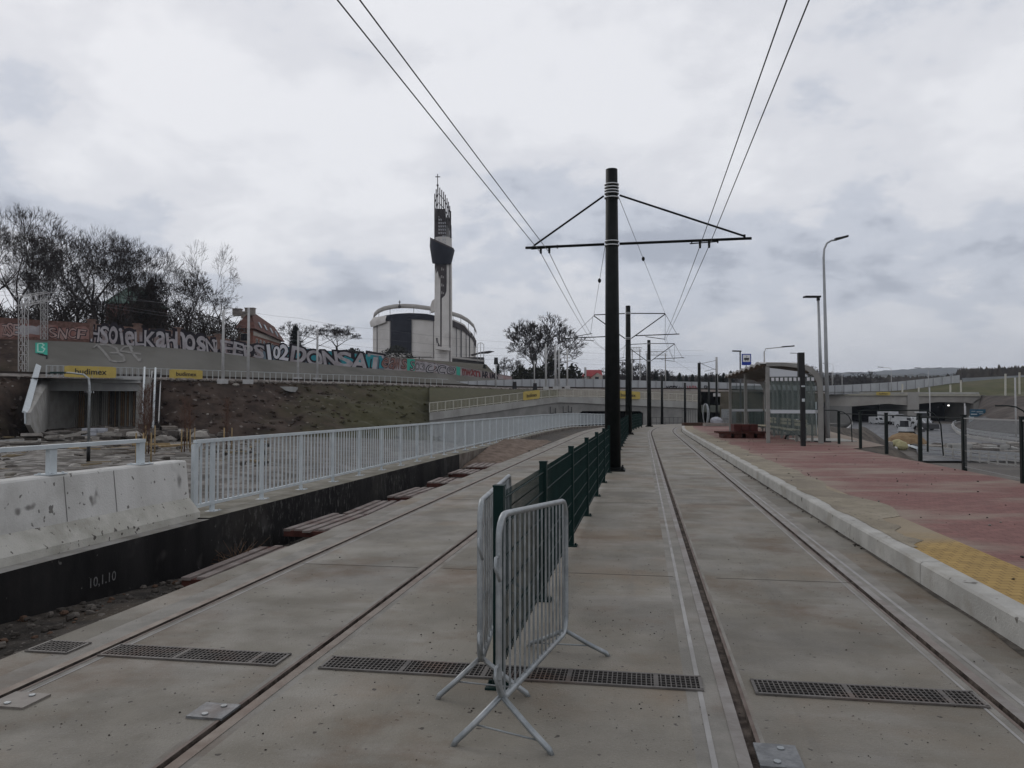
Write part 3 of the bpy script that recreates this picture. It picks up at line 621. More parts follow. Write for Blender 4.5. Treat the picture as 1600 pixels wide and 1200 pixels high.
# =============== crowd-control barriers ===============
def crowd(F, B, zf, zr, feetF, feetB, nb, label, rad=.11, hooks=True):
    F = Vector(F); B = Vector(B); d = (B-F); d.z = 0; Ln = d.length; d.normalize()
    rt = thing('crowd_barrier', label, 'crowd barrier', (F.x, F.y, 0), 0, 'galvanised crowd barriers at the fence end', world=True)
    def P(s, v):  # s along 0..1, v height 0..1
        z = (zf[0]*(1-s)+zr[0]*s)*(1-v)+(zf[1]*(1-s)+zr[1]*s)*v
        return Vector((F.x+d.x*Ln*s, F.y+d.y*Ln*s, z))
    loop = []; rs = rad/Ln; rv = rad/(zf[1]-zf[0])
    for (cs, cv, a0) in ((rs, rv, 180), (1-rs, rv, 270), (1-rs, 1-rv, 0), (rs, 1-rv, 90)):
        for k in range(6):
            a = R(a0+k*18); loop.append(P(cs+rs*math.cos(a), cv+rv*math.sin(a)))
    loop.append(loop[0]); m = MB(); m.tube(loop, .0165, 8, cap=False); m.build('frame', GALV, rt)
    m = MB()
    for k in range(1, nb):
        s = k/nb; m.tube([P(s, .005), P(s, .995)], .006, 5, cap=False)
    m.build('bars', GALV, rt)
    for (s, ft) in ((.12 if False else .03, feetF), (.97, feetB)):
        top = P(s, 0.0)
        for q in ft:
            q = Vector(q); mid = top.lerp(q, .62); mid.z += .015
            m = MB(); m.tube([top+Vector((0, 0, .02)), mid, q+Vector((0, 0, .02)), q+(q-top).normalized()*.02+Vector((0, 0, .006))], [.014, .0155, .0155, .013], 7); m.build('leg', GALV, rt)
        a = top.lerp(Vector(ft[0]), .55); b = top.lerp(Vector(ft[1]), .75); m = MB(); m.tube([a, b], .005, 5); m.build('leg_brace', GALV, rt)
    if hooks:
        for v in (.2, .78):
            h = P(0, v); m = MB(); dd = -d
            m.tube([h, h+dd*.05, h+dd*.065+Vector((0, 0, -.04)), h+dd*.05+Vector((.02, 0, -.11))], .008, 6); m.build('hook', GALV, rt)
    return rt
g = lambda px, py: gp(px, py)
FA = gp(786, 1168); BA = gp(887, 1018)
crowd((FA.x-.02, FA.y+.02, 0), (BA.x-.01, BA.y, 0), (.20, 1.085), (.13, .985), [gp(712, 1165), gp(858, 1178)], [gp(947, 1025), gp(829, 1010)], 16, 'galvanised crowd barrier in front, standing on the track side of the fence end')
FB = Vector((-.175, 4.22, 0)); BB = Vector((-.02, 6.45, 0))
crowd(FB, BB, (.20, 1.08), (.16, 1.03), [gp(687, 1092), gp(822, 1088)], [BB+Vector((-.24, .05, 0)), BB+Vector((.22, 0, 0))], 18, 'galvanised crowd barrier behind, on the left side of the first green fence post')
# =============== catenary poles, brackets, wires ===============
def cpole(Y, top, a, label, r0=.205, r1=.15, lean=0):
    rt = thing('catenary_pole', label, 'catenary pole', (lx(a, Y), Y, tz(Y)), -head(Y), 'dark catenary poles of the tramway')
    m = MB(); m.tube([(0, 0, .04), (0, 0, top*.5), (lean, 0, top)], [r0, (r0+r1)/2, r1], 20); m.build('shaft', POLE, rt)
    m = MB(); m.box((0, 0, .02), (.62, .62, .04)); m.tube([(0, 0, .04), (0, 0, .09)], r0+.04, 16)
    for sx in (-.24, .24):
        for sy in (-.24, .24): m.tube([(sx, sy, .03), (sx, sy, .13)], .022, 6); m.tube([(sx, sy, .04), (sx, sy, .07)], .04, 6)
    m.build('base_plate', POLE, rt)
    return rt
BAND = mat('band_steel', (.5, .51, .52), rough=.35, metal=.6)
def bands(rt, zs, r):
    for z in zs: MB().tube([(0, 0, z-.015), (0, 0, z+.015)], r, 18).build('band', BAND, rt)
p1 = cpole(19.4, 7.65, -.76, 'nearest and tallest dark catenary pole, standing in the line of the green fence')
ARMZ = 5.74
m = MB(); m.tube([(-2.22, 0, ARMZ-.02), (-.19, 0, ARMZ)], .035, 8); m.tube([(.19, 0, ARMZ), (3.42, 0, ARMZ+.02)], .035, 8); m.build('cross_arm', POLE, p1)
m = MB(); m.tube([(-2.0, 0, ARMZ+.03), (-.2, 0, 6.98)], .026, 7); m.tube([(.2, 0, 6.98), (3.25, 0, ARMZ+.08)], .026, 7)
m.tube([(3.25, 0, ARMZ+.02), (3.25, 0, ARMZ+.12)], .03, 6); m.build('stay_rod', POLE, p1)
bands(p1, (5.70, 5.80, 6.92, 7.03, 7.10, 7.18, 7.26), .185)
for x in (-1.72, 2.28):
    m = MB()
    m.tube([(x-.35, 0, ARMZ-.06), (x+.35, 0, ARMZ-.03)], .014, 6)
    for q in (-.1, .12): m.tube([(x+q, 0, ARMZ), (x+q, 0, ARMZ-.13)], .03, 8); m.box((x+q, 0, ARMZ-.15), (.05, .05, .06))
    for q in (-.3, .33): m.tube([(x+q, 0, ARMZ+.03), (x+q, 0, ARMZ-.07)], .016, 6)
    m.build('wire_clamp', POLE, p1)
def bracket(Y, a, label, top=7.55):
    rt = cpole(Y, top, a, label, .19, .14)
    m = MB(); m.tube([(-2.0, 0, 7.05), (-.18, 0, 7.1)], .03, 7); m.tube([(.18, 0, 7.1), (2.15, 0, 7.05)], .03, 7)
    m.tube([(-2.0, 0, 7.0), (-.18, 0, 5.62)], .03, 7); m.tube([(.18, 0, 5.62), (2.15, 0, 7.02)], .03, 7); m.build('vee_frame', POLE, rt)
    m = MB(); m.tube([(-3.75, 0, 5.68), (-.5, 0, 5.78)], .03, 7); m.tube([(.45, 0, 5.78), (2.95, 0, 5.84)], .03, 7); m.build('cross_arm', POLE, rt)
    m = MB(); m.tube([(-3.4, 0, 5.7), (-2.0, 0, 7.0)], .012, 5); m.tube([(2.8, 0, 5.84), (2.15, 0, 7.02)], .012, 5)
    m.build('stay_wire', POLE, rt)
    for a_, b_, r_ in (((-3.0, 0, 5.60), (-2.0, 0, 5.52), .02), ((-3.1, 0, 5.8), (-2.1, 0, 5.95), .02), ((1.0, 0, 5.72), (2.1, 0, 5.55), .02), ((2.15, 0, 7.0), (2.13, 0, 5.5), .01), ((-2.05, 0, 7.0), (-2.2, 0, 5.95), .01)): MB().tube([a_, b_], r_, 6).build('steady_arm', POLE, rt)
    bands(rt, (5.58, 5.66, 7.06, 7.14), .172)
    return rt
bracket(45, -.83, 'second dark catenary pole with a V-shaped bracket, directly beyond the tallest pole')
bracket(65.5, -.7, 'third dark catenary pole, where the green fence ends', 7.4)
# farther, plain poles
for (px, py, Y, top, lab) in ((985.5, 571, 92, 6.6, 'thin far catenary pole half hidden behind the second pole'), (1034.6, 585, 92, 5.5, 'far catenary pole with two wires, left of the railing corner'),
                         (1070.5, 598, 98, 4.7, 'shortest far catenary pole beside the railing corner'), (1093, 567, 66, 5.5, 'dark catenary pole at the far end of the platform'),
                         (1108, 597, 104, 5.2, 'thin dark pole left of the pole with the loudspeaker arms'), (1120, 584, 100, 6.2, 'dark far pole just left of the shelter')):
    p = at(px, 660, Y); rt = thing('catenary_pole', lab, 'catenary pole', (p.x, Y, tz(Y)), 0, 'dark catenary poles of the tramway')
    zt_ = at(px, py, Y).z-tz(Y); m = MB(); m.tube([(0, 0, 0), (0, 0, zt_)], [.17, .13] if Y > 80 else [.16, .13], 10); m.build('shaft', POLE, rt); MB().box((0, 0, .03), (.7, .7, .06)).build('base_plate', POLE, rt)
# contact wires (each pair strung from support to support)
def Lw(rt_loc, Y, x, z):
    h = -head(Y); return Vector((rt_loc[0]+x*math.cos(h), rt_loc[1]+x*math.sin(h), z))
P1L = (lx(-.76, 19.4), 19.4); P2L = (lx(-.83, 45), 45); P3L = (lx(-.7, 65.5), 65.5)
wl = {0: 'left overhead wire of the pair above the left track', 1: 'right overhead wire of the pair above the left track', 2: 'left overhead wire of the pair above the right track', 3: 'right overhead wire of the pair above the right track'}
def sag(a, b, s, n=10): return [a.lerp(b, i/n)-Vector((0, 0, 4*s*(i/n)*(1-i/n))) for i in range(n+1)]
for i in range(4):
    q = [-.11, .11][i % 2]
    if i < 2: pts = sag(Vector((-4.35+q, -6, 5.75)), Lw(P1L, 19.4, -1.72+q, ARMZ-.15), .03)+sag(Lw(P1L, 19.4, -1.72+q, ARMZ-.15), Lw(P2L, 45, -2.15+q*.5, 5.75 if i else 5.6), .08)[1:]+sag(Lw(P2L, 45, -2.15+q*.5, 5.6), Lw(P3L, 65.5, -2.2, 5.5), .08)[1:]+[Vector((lx(-2.2, 92), 92, 4.6))]
    else: pts = sag(Vector((.55+q, -6, 5.75)), Lw(P1L, 19.4, 2.28+q, ARMZ-.15), .03)+sag(Lw(P1L, 19.4, 2.28+q, ARMZ-.15), Lw(P2L, 45, 2.13+q*.5, 5.6), .08)[1:]+sag(Lw(P2L, 45, 2.13+q*.5, 5.6), Lw(P3L, 65.5, 2.13, 5.5), .08)[1:]+[Vector((lx(1.4, 92), 92, 4.6))]
    tag(MB().tube(pts, .0085, 5).build('overhead_wire', WIRE, org=pts[10]), wl[i], 'wire', 'overhead contact wires')
for (a, b, t, lab) in ((Lw(P1L, 19.4, .17, 6.95), Lw(P2L, 45, 2.15, 7.02), .33, 'slanting span wire with a small insulator, right of the tallest pole'), (Lw(P1L, 19.4, -.17, 5.7), Lw(P2L, 45, -2.0, 7.02), .3, 'thin span wire hanging just left of the tallest pole')):
    rt = thing('span_wire', lab, 'wire', a, 0, 'span wires between the first two poles', world=True); MB().tube([a, b], .007, 5).build('strand', WIRE, rt)
    c = a.lerp(b, t); MB().ball(c, .06, 0, 8, 6, sz=1.4).build('insulator', POLE, rt)
# =============== left: yard, railway embankment, slope, graffiti wall ===============
rg = random.Random(11)
def pl(pts, px):      # interpolate (px, ...) tuples
    if px <= pts[0][0]: return list(pts[0][1:])
    for a, b in zip(pts, pts[1:]):
        if px <= b[0]:
            t = (px-a[0])/(b[0]-a[0]); return [x+(y-x)*t for x, y in zip(a[1:], b[1:])]
    return list(pts[-1][1:])
PX = [-420, -200, -80, 0, 40, 62, 70, 140, 217, 240, 262, 300, 340, 380, 420, 470, 520, 570, 620, 670, 720, 760, 800, 860, 930, 1000, 1070, 1130, 1200, 1280]
RLY = [(-420, 62), (-200, 68), (0, 77), (150, 82), (290, 88), (390, 93), (465, 98), (600, 106), (700, 118), (800, 132), (900, 138), (1100, 146), (1280, 170)]
ZR = 5.0
def rail_pt(px, dY=0, z=ZR):
    Y = pl(RLY, px)[0]+dY; p = at(px, 600, Y); return Vector((p.x, Y, z))
TOE = [(-420, 52, -1.3), (0, 66, -1.3), (62, 77, -1.0), (140, 79, -.9), (240, 78, -1.0), (300, 76, -1.2), (400, 78, -1.4), (520, 82, -1.6), (670, 88, -2.2), (760, 105, -3.5), (930, 118, -4.6), (1100, 128, -4.8), (1280, 150, -4.8)]
YN = [(-420, 14), (0, 17), (300, 20), (520, 33), (700, 55), (860, 95), (1000, 112), (1130, 122), (1280, 140)]
# yard sheet from the plinth to the toe of the embankment
rows = []
for j in range(23):
    t = (j/22)**1.3; row = []
    for px in PX[:-4]:
        Yt, z1 = pl(TOE, px); p1_ = at(px, 600, Yt); x0_Y = None
        # near end on the back of the plinth (a = -6.9) or at its far end
        den = (px-800)/FPX-.17
        Yn = min(-6.95/den, 75) if den < -.09 else 75
        if px < 0: Yn = min(Yn, 7)
        Yn = min(Yn, Yt-3); pn = Vector(((px-800)/FPX*Yn, Yn, -.9 if Yn < 60 else -1.6))
        q = pn.lerp(Vector((p1_.x, Yt, z1)), t)
        nn = noise.fractal(Vector((q.x*.25, q.y*.25, 1)), 1, 2, 4)
        q.z += nn*.22*min(1, 4*t, 4*(1-t)+.15); row.append(q)
    rows.append(row)
iy = 3
yard = MB().grid([r_[:iy+1] for r_ in rows]).build('yard', YARD); struct(yard, label='muddy construction yard left of the tracks')
struct(MB().grid([r_[iy:] for r_ in rows]).build('yard', mat('dark_wet_mud', (.032, .026, .021), (.072, .06, .049), .6, .9, .8, 10, c3=(.13, .115, .095), sc3=.25, rough2=.5)))
# embankment face (gap left for the underpass between px 62 and 240)
def emb(pxs, nm):
    rows = []
    for j in range(33):
        t = j/32; row = []
        for px in pxs:
            Yt, z1 = pl(TOE, px); a = at(px, 600, Yt); a.z = z1; b = rail_pt(px, -4.2, ZR-.45); q = a.lerp(b, t)
            nn = noise.fractal(Vector((q.x*.22, q.y*.3, q.z*.45)), 1, 2, 6); q.z += nn*.75*math.sin(math.pi*t)**.7; q.y += nn*.6*math.sin(math.pi*t); row.append(q)
        rows.append(row)
    struct(MB().grid(rows).build('embankment', nm))
def dense(a, b, n): return [a+(b-a)*i/n for i in range(n+1)]
emb(dense(-420, 48, 24), EARTH); emb(dense(236, 660, 90), EARTH)
EARTH2 = mat('olive_bank', (.032, .027, .017), (.065, .052, .034), .35, .97, .9, 6, c3=(.045, .05, .02), sc3=.12)
emb(dense(660, 880, 30), EARTH); emb(dense(1125, 1290, 12), EARTH2)
# ballast bed + railway
BALL = mat('ballast', (.10, .088, .078), (.19, .17, .155), 1.2, .95, .9, 30, c3=(.12, .085, .07), sc3=.2)
rows = []
for px in dense(-420, 1290, 60):
    rows.append([rail_pt(px, -4.4, ZR-.55), rail_pt(px, -3.2, ZR-.5), rail_pt(px, -2.2, ZR-.1), rail_pt(px, 2.2, ZR-.08), rail_pt(px, 8.5, ZR-.1)])
struct(MB().grid(rows).build('railway_ballast', BALL))
m = MB()
for dY in (-.9, .55, 4.1, 5.6):
    pp = [rail_pt(px, dY, ZR+.06) for px in dense(-420, 1290, 60)]
    for a, b in zip(pp, pp[1:]): m.bar(a, b, .09, .22)
struct(m.build('railway_track', mat('dark_rail', (.03, .022, .018))))
# graffiti wall line
WALL = [(-300, 84, 527, 478), (0, 92, 530, 496), (70, 94, 532, 500.5), (140, 96, 535, 505), (275, 100, 544, 517), (347, 103, 551, 528), (412, 107, 561, 538), (450, 109, 564, 541.5), (595, 118, 577, 556), (683, 128, 583, 567), (757, 140, 590.5, 580), (800, 150, 594, 588)]
def wpt(px):
    Y, yb, yt = pl(WALL, px); b = at(px, yb, Y); t = at(px, yt, Y); return b, t
WPX = dense(-300, 800, 110); WB = [wpt(p) for p in WPX]
SL = [0]
for (a, _), (b, _) in zip(WB, WB[1:]): SL.append(SL[-1]+(Vector((b.x-a.x, b.y-a.y))).length)
def s_of(px):
    i = (px+300)/10; k = int(i); return SL[k]+(SL[min(k+1, 110)]-SL[k])*(i-k)
def wsurf(s, v, off=0.03):
    k = 0
    while k < 109 and SL[k+1] < s: k += 1
    t = (s-SL[k])/(SL[k+1]-SL[k]); b = WB[k][0].lerp(WB[k+1][0], t); tp = WB[k][1].lerp(WB[k+1][1], t); q = b.lerp(tp, v)
    d = WB[k+1][0]-WB[k][0]; n = Vector((d.y, -d.x, 0)).normalized()
    if n.y > 0: n = -n
    return q+n*off
# concrete slope between railway and wall
rows = []
for j in range(9):
    t = j/8; row = []
    for px in WPX:
        a = rail_pt(px, 8.4, ZR-.2); b = wpt(px)[0]
        if b.y-a.y < 2: a.y = b.y-2
        q = a.lerp(b, t); q.z += .15*math.sin(math.pi*t); row.append(q)
    rows.append(row)
SLOPE = mat('sprayed_concrete_slope', (.125, .12, .105), (.165, .158, .142), .22, .9, .3, 6, c3=(.10, .092, .07), sc3=.08, stretch=(.5, 1, 1))
nl = len([p for p in WPX if p < 38])
struct(MB().grid([r[:nl+1] for r in rows]).build('slope', EARTH)); struct(MB().grid([r[nl:] for r in rows]).build('slope', SLOPE), label='smooth grey concrete slope below the graffiti wall')
# wall as separate stretches: brick (left), plastered (middle), low painted (right)
def wallseg(p0, p1, mats, label, cap=True, mf=None):
    pxs = [p for p in WPX if p0 <= p <= p1]; o = wpt(pxs[0])[0]
    rt = thing('graffiti_wall', label, 'wall', o, 0, world=True)
    rows = []
    for p in pxs:
        s = s_of(p); rows.append([wsurf(s, -.25, 0), wsurf(s, .8, 0), wsurf(s, 1, 0), wsurf(s, 1, -.4), wsurf(s, -.25, -.4)])
    m = MB().grid(rows, 0, False, lambda i, k: 1 if k in (1, 2) else 0); m.build('wall', mats, rt)
    return rt
COPE = mat('brick_coping', (.13, .08, .065), (.18, .12, .10), 2, .9)
GREYW = mat('dirty_plaster', (.19, .165, .16), (.25, .22, .215), .8, .9, c3=(.15, .09, .08), sc3=.3)
wL = wallseg(-300, 140, [BRICK, BRICK], 'old red brick wall covered in tags, at the far left behind the lattice gantry')
wM = wallseg(140, 412, [BRICK, COPE], 'long wall with big silver and black bubble letters below the bare trees')
wD = wallseg(410, 600, [mat('bluegrey_paint', (.10, .15, .19), (.14, .18, .21), .6, .8), mat('bluegrey_paint', (.1, .15, .19))], 'wall painted with DONSAT in silver letters on blue, left of the church')
wR = wallseg(600, 800, [mat('pinkish_graffiti_ground', (.24, .19, .18), (.33, .29, .29), .6, .8, c3=(.33, .14, .12), sc3=.25), GREYW], 'low wall with scribbled pinkish graffiti in front of the church')
# brick pillars on the wall
for px in (140, 212, 276, 338):
    s = s_of(px); a = wsurf(s, .2, .1); b = wsurf(s, 1.16, .1); m = MB(); m.box(((a+b)/2+Vector((0, .45, 0)))[:], (.7, .7, (b-a).length)); m.box((b+Vector((0, .45, .06)))[:], (.9, .9, .14)); m.build('pillar', COPE, wM)
# lettering painted on the walls
def paint(word, px0, px1, v0, v1, fat, mats, parent, jit=.06, seed=1, name='graffiti', halo=None, layers=None, shear=0):
    r = random.Random(seed); n = len(word); s0 = s_of(px0); s1 = s_of(px1)
    for li, (off, mt, d) in enumerate(layers or [(fat[0], mats[0], .02), (fat[1], mats[1], .045)]):
        m = MB(); r2 = random.Random(seed)
        for i, ch in enumerate(word):
            dv, ds, sc_, ro = r2.uniform(-jit, jit), r2.uniform(-.14, .14), r2.uniform(.95, 1.2), r2.uniform(-.2, .2)
            if ch == ' ': continue
            vs, fs = text2d(ch, 1, off, 0, 3, shear)
            base_, _f = text2d(ch, 1, 0, 0, 1, shear)
            xs = [v.x for v in base_]; ys = [v.y for v in base_]; x0, x1, y0, y1 = min(xs), max(xs), min(ys), max(ys)
            w_ = max(x1-x0, .35)
            for v in vs:
                v.x += .06*noise.noise((v.x*2.2, v.y*2.2, i*3.1+seed)); v.y += .07*noise.noise((v.x*2.2, v.y*2.2, i*5.7+seed+9))
                u = (v.x-(x0+x1)/2)/w_*.86*sc_; q = (v.y-(y0+y1)/2)/(y1-y0)*sc_
                u, q = u-ro*q, q+ro*u*.5
                v.x = s0+(s1-s0)*(i+.5+ds*.5+u)/n; v.y = v0+(v1-v0)*(q+.5+dv)
            m.add([wsurf(v.x, v.y, d) for v in vs], fs)
        m.build(name, mt, parent)
INKG = mat('black_outline_paint', (.018, .015, .02), rough=.8)
def strip(px0, px1, v0, v1, mt, parent, d=.012, wob=.0, nm='painted_ground', seed=3):
    r = random.Random(seed); n = max(2, int((px1-px0)/5)); rows = []
    for i in range(n+1):
        s = s_of(px0+(px1-px0)*i/n); rows.append([wsurf(s, v0+r.uniform(-wob, wob), d), wsurf(s, v1+r.uniform(-wob, wob), d)])
    MB().grid(rows, 0, False).build(nm, mt, parent)
strip(141, 411, .03, .74, mat('thin_silver_ground', (.26, .23, .24), (.19, .14, .13), .8, .8), wM, .010, .07); strip(20, 62, .25, .7, SILVER, wL, .01, .06); strip(0, 139, .12, .72, mat('faded_pink_paint', (.27, .17, .15), (.20, .09, .075), .5, .9), wL, .008, .1)
paint('HSoi', 141, 198, .02, .82, (.125, .018), (INKG, SILVER), wM, seed=2)
paint('eLKahnosN', 194, 336, .0, .78, (.125, .018), (INKG, SILVER), wM, seed=3)
paint('TEEPS', 331, 412, .0, .78, (.125, .018), (INKG, SILVER), wM, seed=4)
paint('102', 413, 450, .06, .92, (.10, .03), (INKG, mat('white_spray_paint', (.55, .55, .58))), wD, seed=5)
strip(450, 598, .05, .95, TEAL, wD, .010, .06)
paint('DONSAT', 453, 596, -.04, .93, (.125, .03), (INKG, SILVER), wD, seed=6)
paint('NCF', 92, 134, .18, .66, (.06, .01), (INKG, mat('pinkish_fill', (.36, .27, .25), (.28, .17, .15), 1)), wL, seed=7)
paint('ZSE', 2, 30, .2, .7, (.05, .01), (INKG, mat('pinkish_fill', (.36, .27, .25))), wL, seed=8); paint('S', 76, 90, .18, .66, (.06, .01), (INKG, mat('pinkish_fill', (.36, .27, .25))), wL, seed=9)
strip(636, 648, .02, .98, mat('mint_spray_paint', (.05, .35, .26)), wR, .014, .1, seed=5); strip(713, 719, .0, .98, mat('mint_spray_paint', (.05, .35, .26)), wR, .014, .1, seed=6)
paint('eaws', 597, 636, .15, .85, (.03, .0), (INKG, mat('faded_pink_paint', (.27, .17, .15))), wR, seed=10, shear=.3)
strip(650, 712, .06, .92, SILVER, wR, .010, .06)
paint('so3', 640, 664, .15, .8, (.02, -.02), (INKG, SILVER), wR, seed=11); paint('oce', 666, 712, .05, .85, (.022, -.015), (INKG, SILVER), wR, seed=12, shear=.3)
paint('mwxn', 722, 750, .15, .8, (.03, .0), (INKG, mat('red_spray_paint', (.28, .06, .06))), wR, seed=13); paint('ARIMS', 752, 778, .05, .9, (.035, -.01), (INKG, INKG), wR, seed=14)
# paint on the concrete slope: B4 outline and a mint block letter
def spt(px, py, off=.12):      # point on the slope surface under a pixel
    lo, hi = 60.0, 150.0; Yr = pl(RLY, px)[0]+8.4; b = wpt(px)[0]; a = rail_pt(px, 8.4, ZR-.2)
    d = ray(px, py)
    for _ in range(40):
        mid = (lo+hi)/2; q = CAM+d*(mid/d.y); t = (mid-a.y)/(b.y-a.y); zs = a.z+(b.z-a.z)*t+.15*math.sin(math.pi*max(0, min(1, t)))
        if q.z > zs and d.z > 0 and t < 1.2 and (q.z-zs) > 0: lo = mid
        else: hi = mid
    q = CAM+d*(lo/d.y); return q+Vector((0, -off, off*.4))
PAINTW = mat('grey_white_spray', (.27, .26, .245), (.21, .2, .185), 2)
def stroke(mb, pts, w_):
    P_ = [spt(*p) for p in pts]
    for a, b in zip(P_, P_[1:]): mb.bar(a, b, w_, .03, up=(0, -1, .8))
B4 = [[(147, 544), (153, 539)], [(153, 540), (163, 550), (174, 564)], [(174, 564), (184, 566), (195, 565)], [(195, 565), (194, 558), (186, 552)], [(186, 552), (172, 552)], [(186, 552), (183, 545), (172, 540), (156, 539)],
      [(188, 549), (194, 543), (203, 541), (208, 546)], [(188, 549), (200, 551), (221, 554)], [(203, 541), (209, 554), (219, 565)], [(219, 565), (220, 560)]]
rt = thing('slope_graffiti', 'large pale B4 outline sprayed on the grey concrete slope', 'graffiti', spt(180, 552), 0, world=True)
for st in B4:
    m = MB(); stroke(m, st, .28); m.build('stroke', PAINTW, rt)
rt = thing('slope_graffiti', 'mint green letter B with a drip, sprayed on the slope beside the lattice gantry', 'graffiti', spt(64, 548), 0, world=True)
m = MB(); m.add([spt(56, 536, .10), spt(75, 536, .10), spt(75, 557, .10), (spt(68, 553, .10)), spt(56, 552, .1)], [(0, 1, 2, 3, 4)]); m.build('mint_ground', mat('mint_spray_paint', (.05, .35, .26)), rt)
m = MB(); stroke(m, [(60, 538), (60, 550), (68, 551), (71, 546), (66, 543), (70, 540), (66, 537), (60, 538)], .16); m.build('letter', mat('mint_light', (.33, .55, .46)), rt)
m = MB(); stroke(m, [(60, 553), (66, 555), (74, 556), (74, 561)], .14); m.build('drip', INKG, rt)
# hill behind the wall
rows = []
for px in WPX:
    b, t = wpt(px); row = [t+Vector((0, .3, -.5))]
    for (Y, z) in ((125, None), (165, None), (220, None), (330, None), (480, None)):
        Yb = max(Y, b.y+6); far = 20 if px < 620 else (20 if px < 760 else 20-(px-760)*.36)
        far = max(far, 5.3); z_ = t.z-.5+(far-t.z+.5)*min(1, (Yb-b.y)/190.)**.8
        row.append(Vector(((px-800)/FPX*Yb, Yb, z_)))
    rows.append(row)
struct(MB().grid(rows).build('hill', mat('leaf_litter', (.035, .03, .02), (.06, .05, .03), .5, 1, .5, 5)))
# plateau right of the hill behind the railway
m = MB().grid([[Vector(((px-800)/FPX*Y, Y, 4.7)) for px in (795, 900, 1000, 1130, 1262)] for Y in (152, 162, 175, 190, 208)])
m.grid([[Vector(((px-800)/FPX*Y, Y, 4.7)) for px in (795, 900, 1000, 1130, 1290, 1500, 1900)] for Y in (208, 260, 400, 700, 1200)])
struct(m.build('field', GRASS))
# =============== railway railing with banners, masts ===============
rr = thing('railway_railing', 'pale thin railing along the railway at the top of the embankment', 'railing', rail_pt(250, -3.6, ZR-.4), 0, world=True)
PTHIN = mat('pale_thin_steel', (.36, .37, .37), (.42, .43, .43), 3, .6)
RP = [rail_pt(px, -3.6, ZR-.45) for px in dense(72, 700, 70)]
tot = 0; m = MB(); i = 0
for a, b in zip(RP, RP[1:]):
    ln = (b-a).length; n = max(1, int(ln/.22))
    tot += 1
    mm = MB(); mm.bar(a, a+Vector((0, 0, 1.2)), .07, .07, up=(0, 1, 0)); mm.build('post', PTHIN, rr)
    for k in range(n if tot < 19 else 0):
        q = a.lerp(b, (k+.5)/n); m.bar(q+Vector((0, 0, .12)), q+Vector((0, 0, 1.15)), .022, .022, up=(0, 1, 0))
    for z in (1.18, .14): m.bar(a+Vector((0, 0, z)), b+Vector((0, 0, z)), .06, .06)
m.build('bars', PTHIN, rr)
def banner(a, b, z0, h, word, label, txt=True, side=-1, cut=0, cat='banner', grp='yellow banners'):
    a = Vector(a); b = Vector(b); d = (b-a); d.z = 0; L_ = d.length; d.normalize(); n = Vector((d.y, -d.x, 0));
    if n.y > 0: n = -n
    rt = thing('banner', label, cat, a+Vector((0, 0, z0)), 0, grp, world=True)
    slz = (b.z-a.z)
    P = lambda u, v, o: a+d*u+Vector((0, 0, z0+v+slz*u/L_))+n*o
    m = MB(); rows = []
    for i in range(13):
        u = L_*i/12; w_ = .03*math.sin(i*1.9); rows.append([P(u, .0+(.06 if i in (0, 12) else 0), .06+w_), P(u, h*.5, .06-w_), P(u, h-(.06 if i in (0, 12) else 0), .06+w_)])
    m.grid(rows); m.build('sheet', BANNER, rt)
    vs, fs = text2d(word, 1, .012); x1 = max(v.x for v in vs); y1 = max(v.y for v in vs); s = min(h*.72/y1, L_*.62/x1)
    m = MB(); m.add([P(L_*.5+(v.x-x1/2)*s*1.0, h*.5+(v.y-y1*.5)*s+cut, .11) for v in vs], fs); m.build('lettering', INK, rt)
    return rt
m = MB()
for k in range(600):
    px = rg.uniform(236, 860) if rg.random() < .85 else rg.uniform(-80, 45); t = rg.random(); Yt, z1 = pl(TOE, px); a = at(px, 600, Yt); a.z = z1; b = rail_pt(px, -4.2, ZR-.45); q = a.lerp(b, t); r_ = rg.choice([.06, .08, .1, .14, .2, .28])
    nn = noise.fractal(Vector((q.x*.22, q.y*.3, q.z*.45)), 1, 2, 6); q.z += nn*.75*math.sin(math.pi*t)**.7; q.y += nn*.6*math.sin(math.pi*t)
    m.ball(q+Vector((0, -.05, .02)), r_, rg.choice([0, 0, 0, 0, 0, 1, 2]) if rg.random() > .03 else 3, 5, 4, sx=1.3, sz=.7, jit=.35, seed=k)
struct(m.build('clods', [EARTH, EARTH, mat('light_clod', (.06, .043, .033)), mat('pale_clod', (.28, .26, .23))]), 'stuff')
m = MB()
for k in range(900):
    px = rg.uniform(240, 900); p_ = rail_pt(px, rg.uniform(-4.6, -3.0), ZR-.5); m.ball(p_+Vector((0, 0, .05)), rg.uniform(.1, .35), rg.choice([0, 1]), 5, 4, sz=.7, jit=.3, seed=k)
struct(m.build('ballast_stones', [mat('ballast_a', (.15, .13, .115)), mat('ballast_b', (.23, .205, .185))]), 'stuff')
A_ = rail_pt(100, -3.7, 0); B_ = rail_pt(181, -3.7, 0)
banner(rail_pt(100, -3.72, ZR-.45), rail_pt(181, -3.72, ZR-.45), .05, 1.15, 'budimex', 'larger yellow banner on the railing right above the open underpass', cut=.03)
banner(rail_pt(264, -3.72, ZR-.45), rail_pt(316, -3.72, ZR-.45), .15, 1.0, 'budimex', 'yellow banner on the railway railing right of the dark stair', cut=.03)
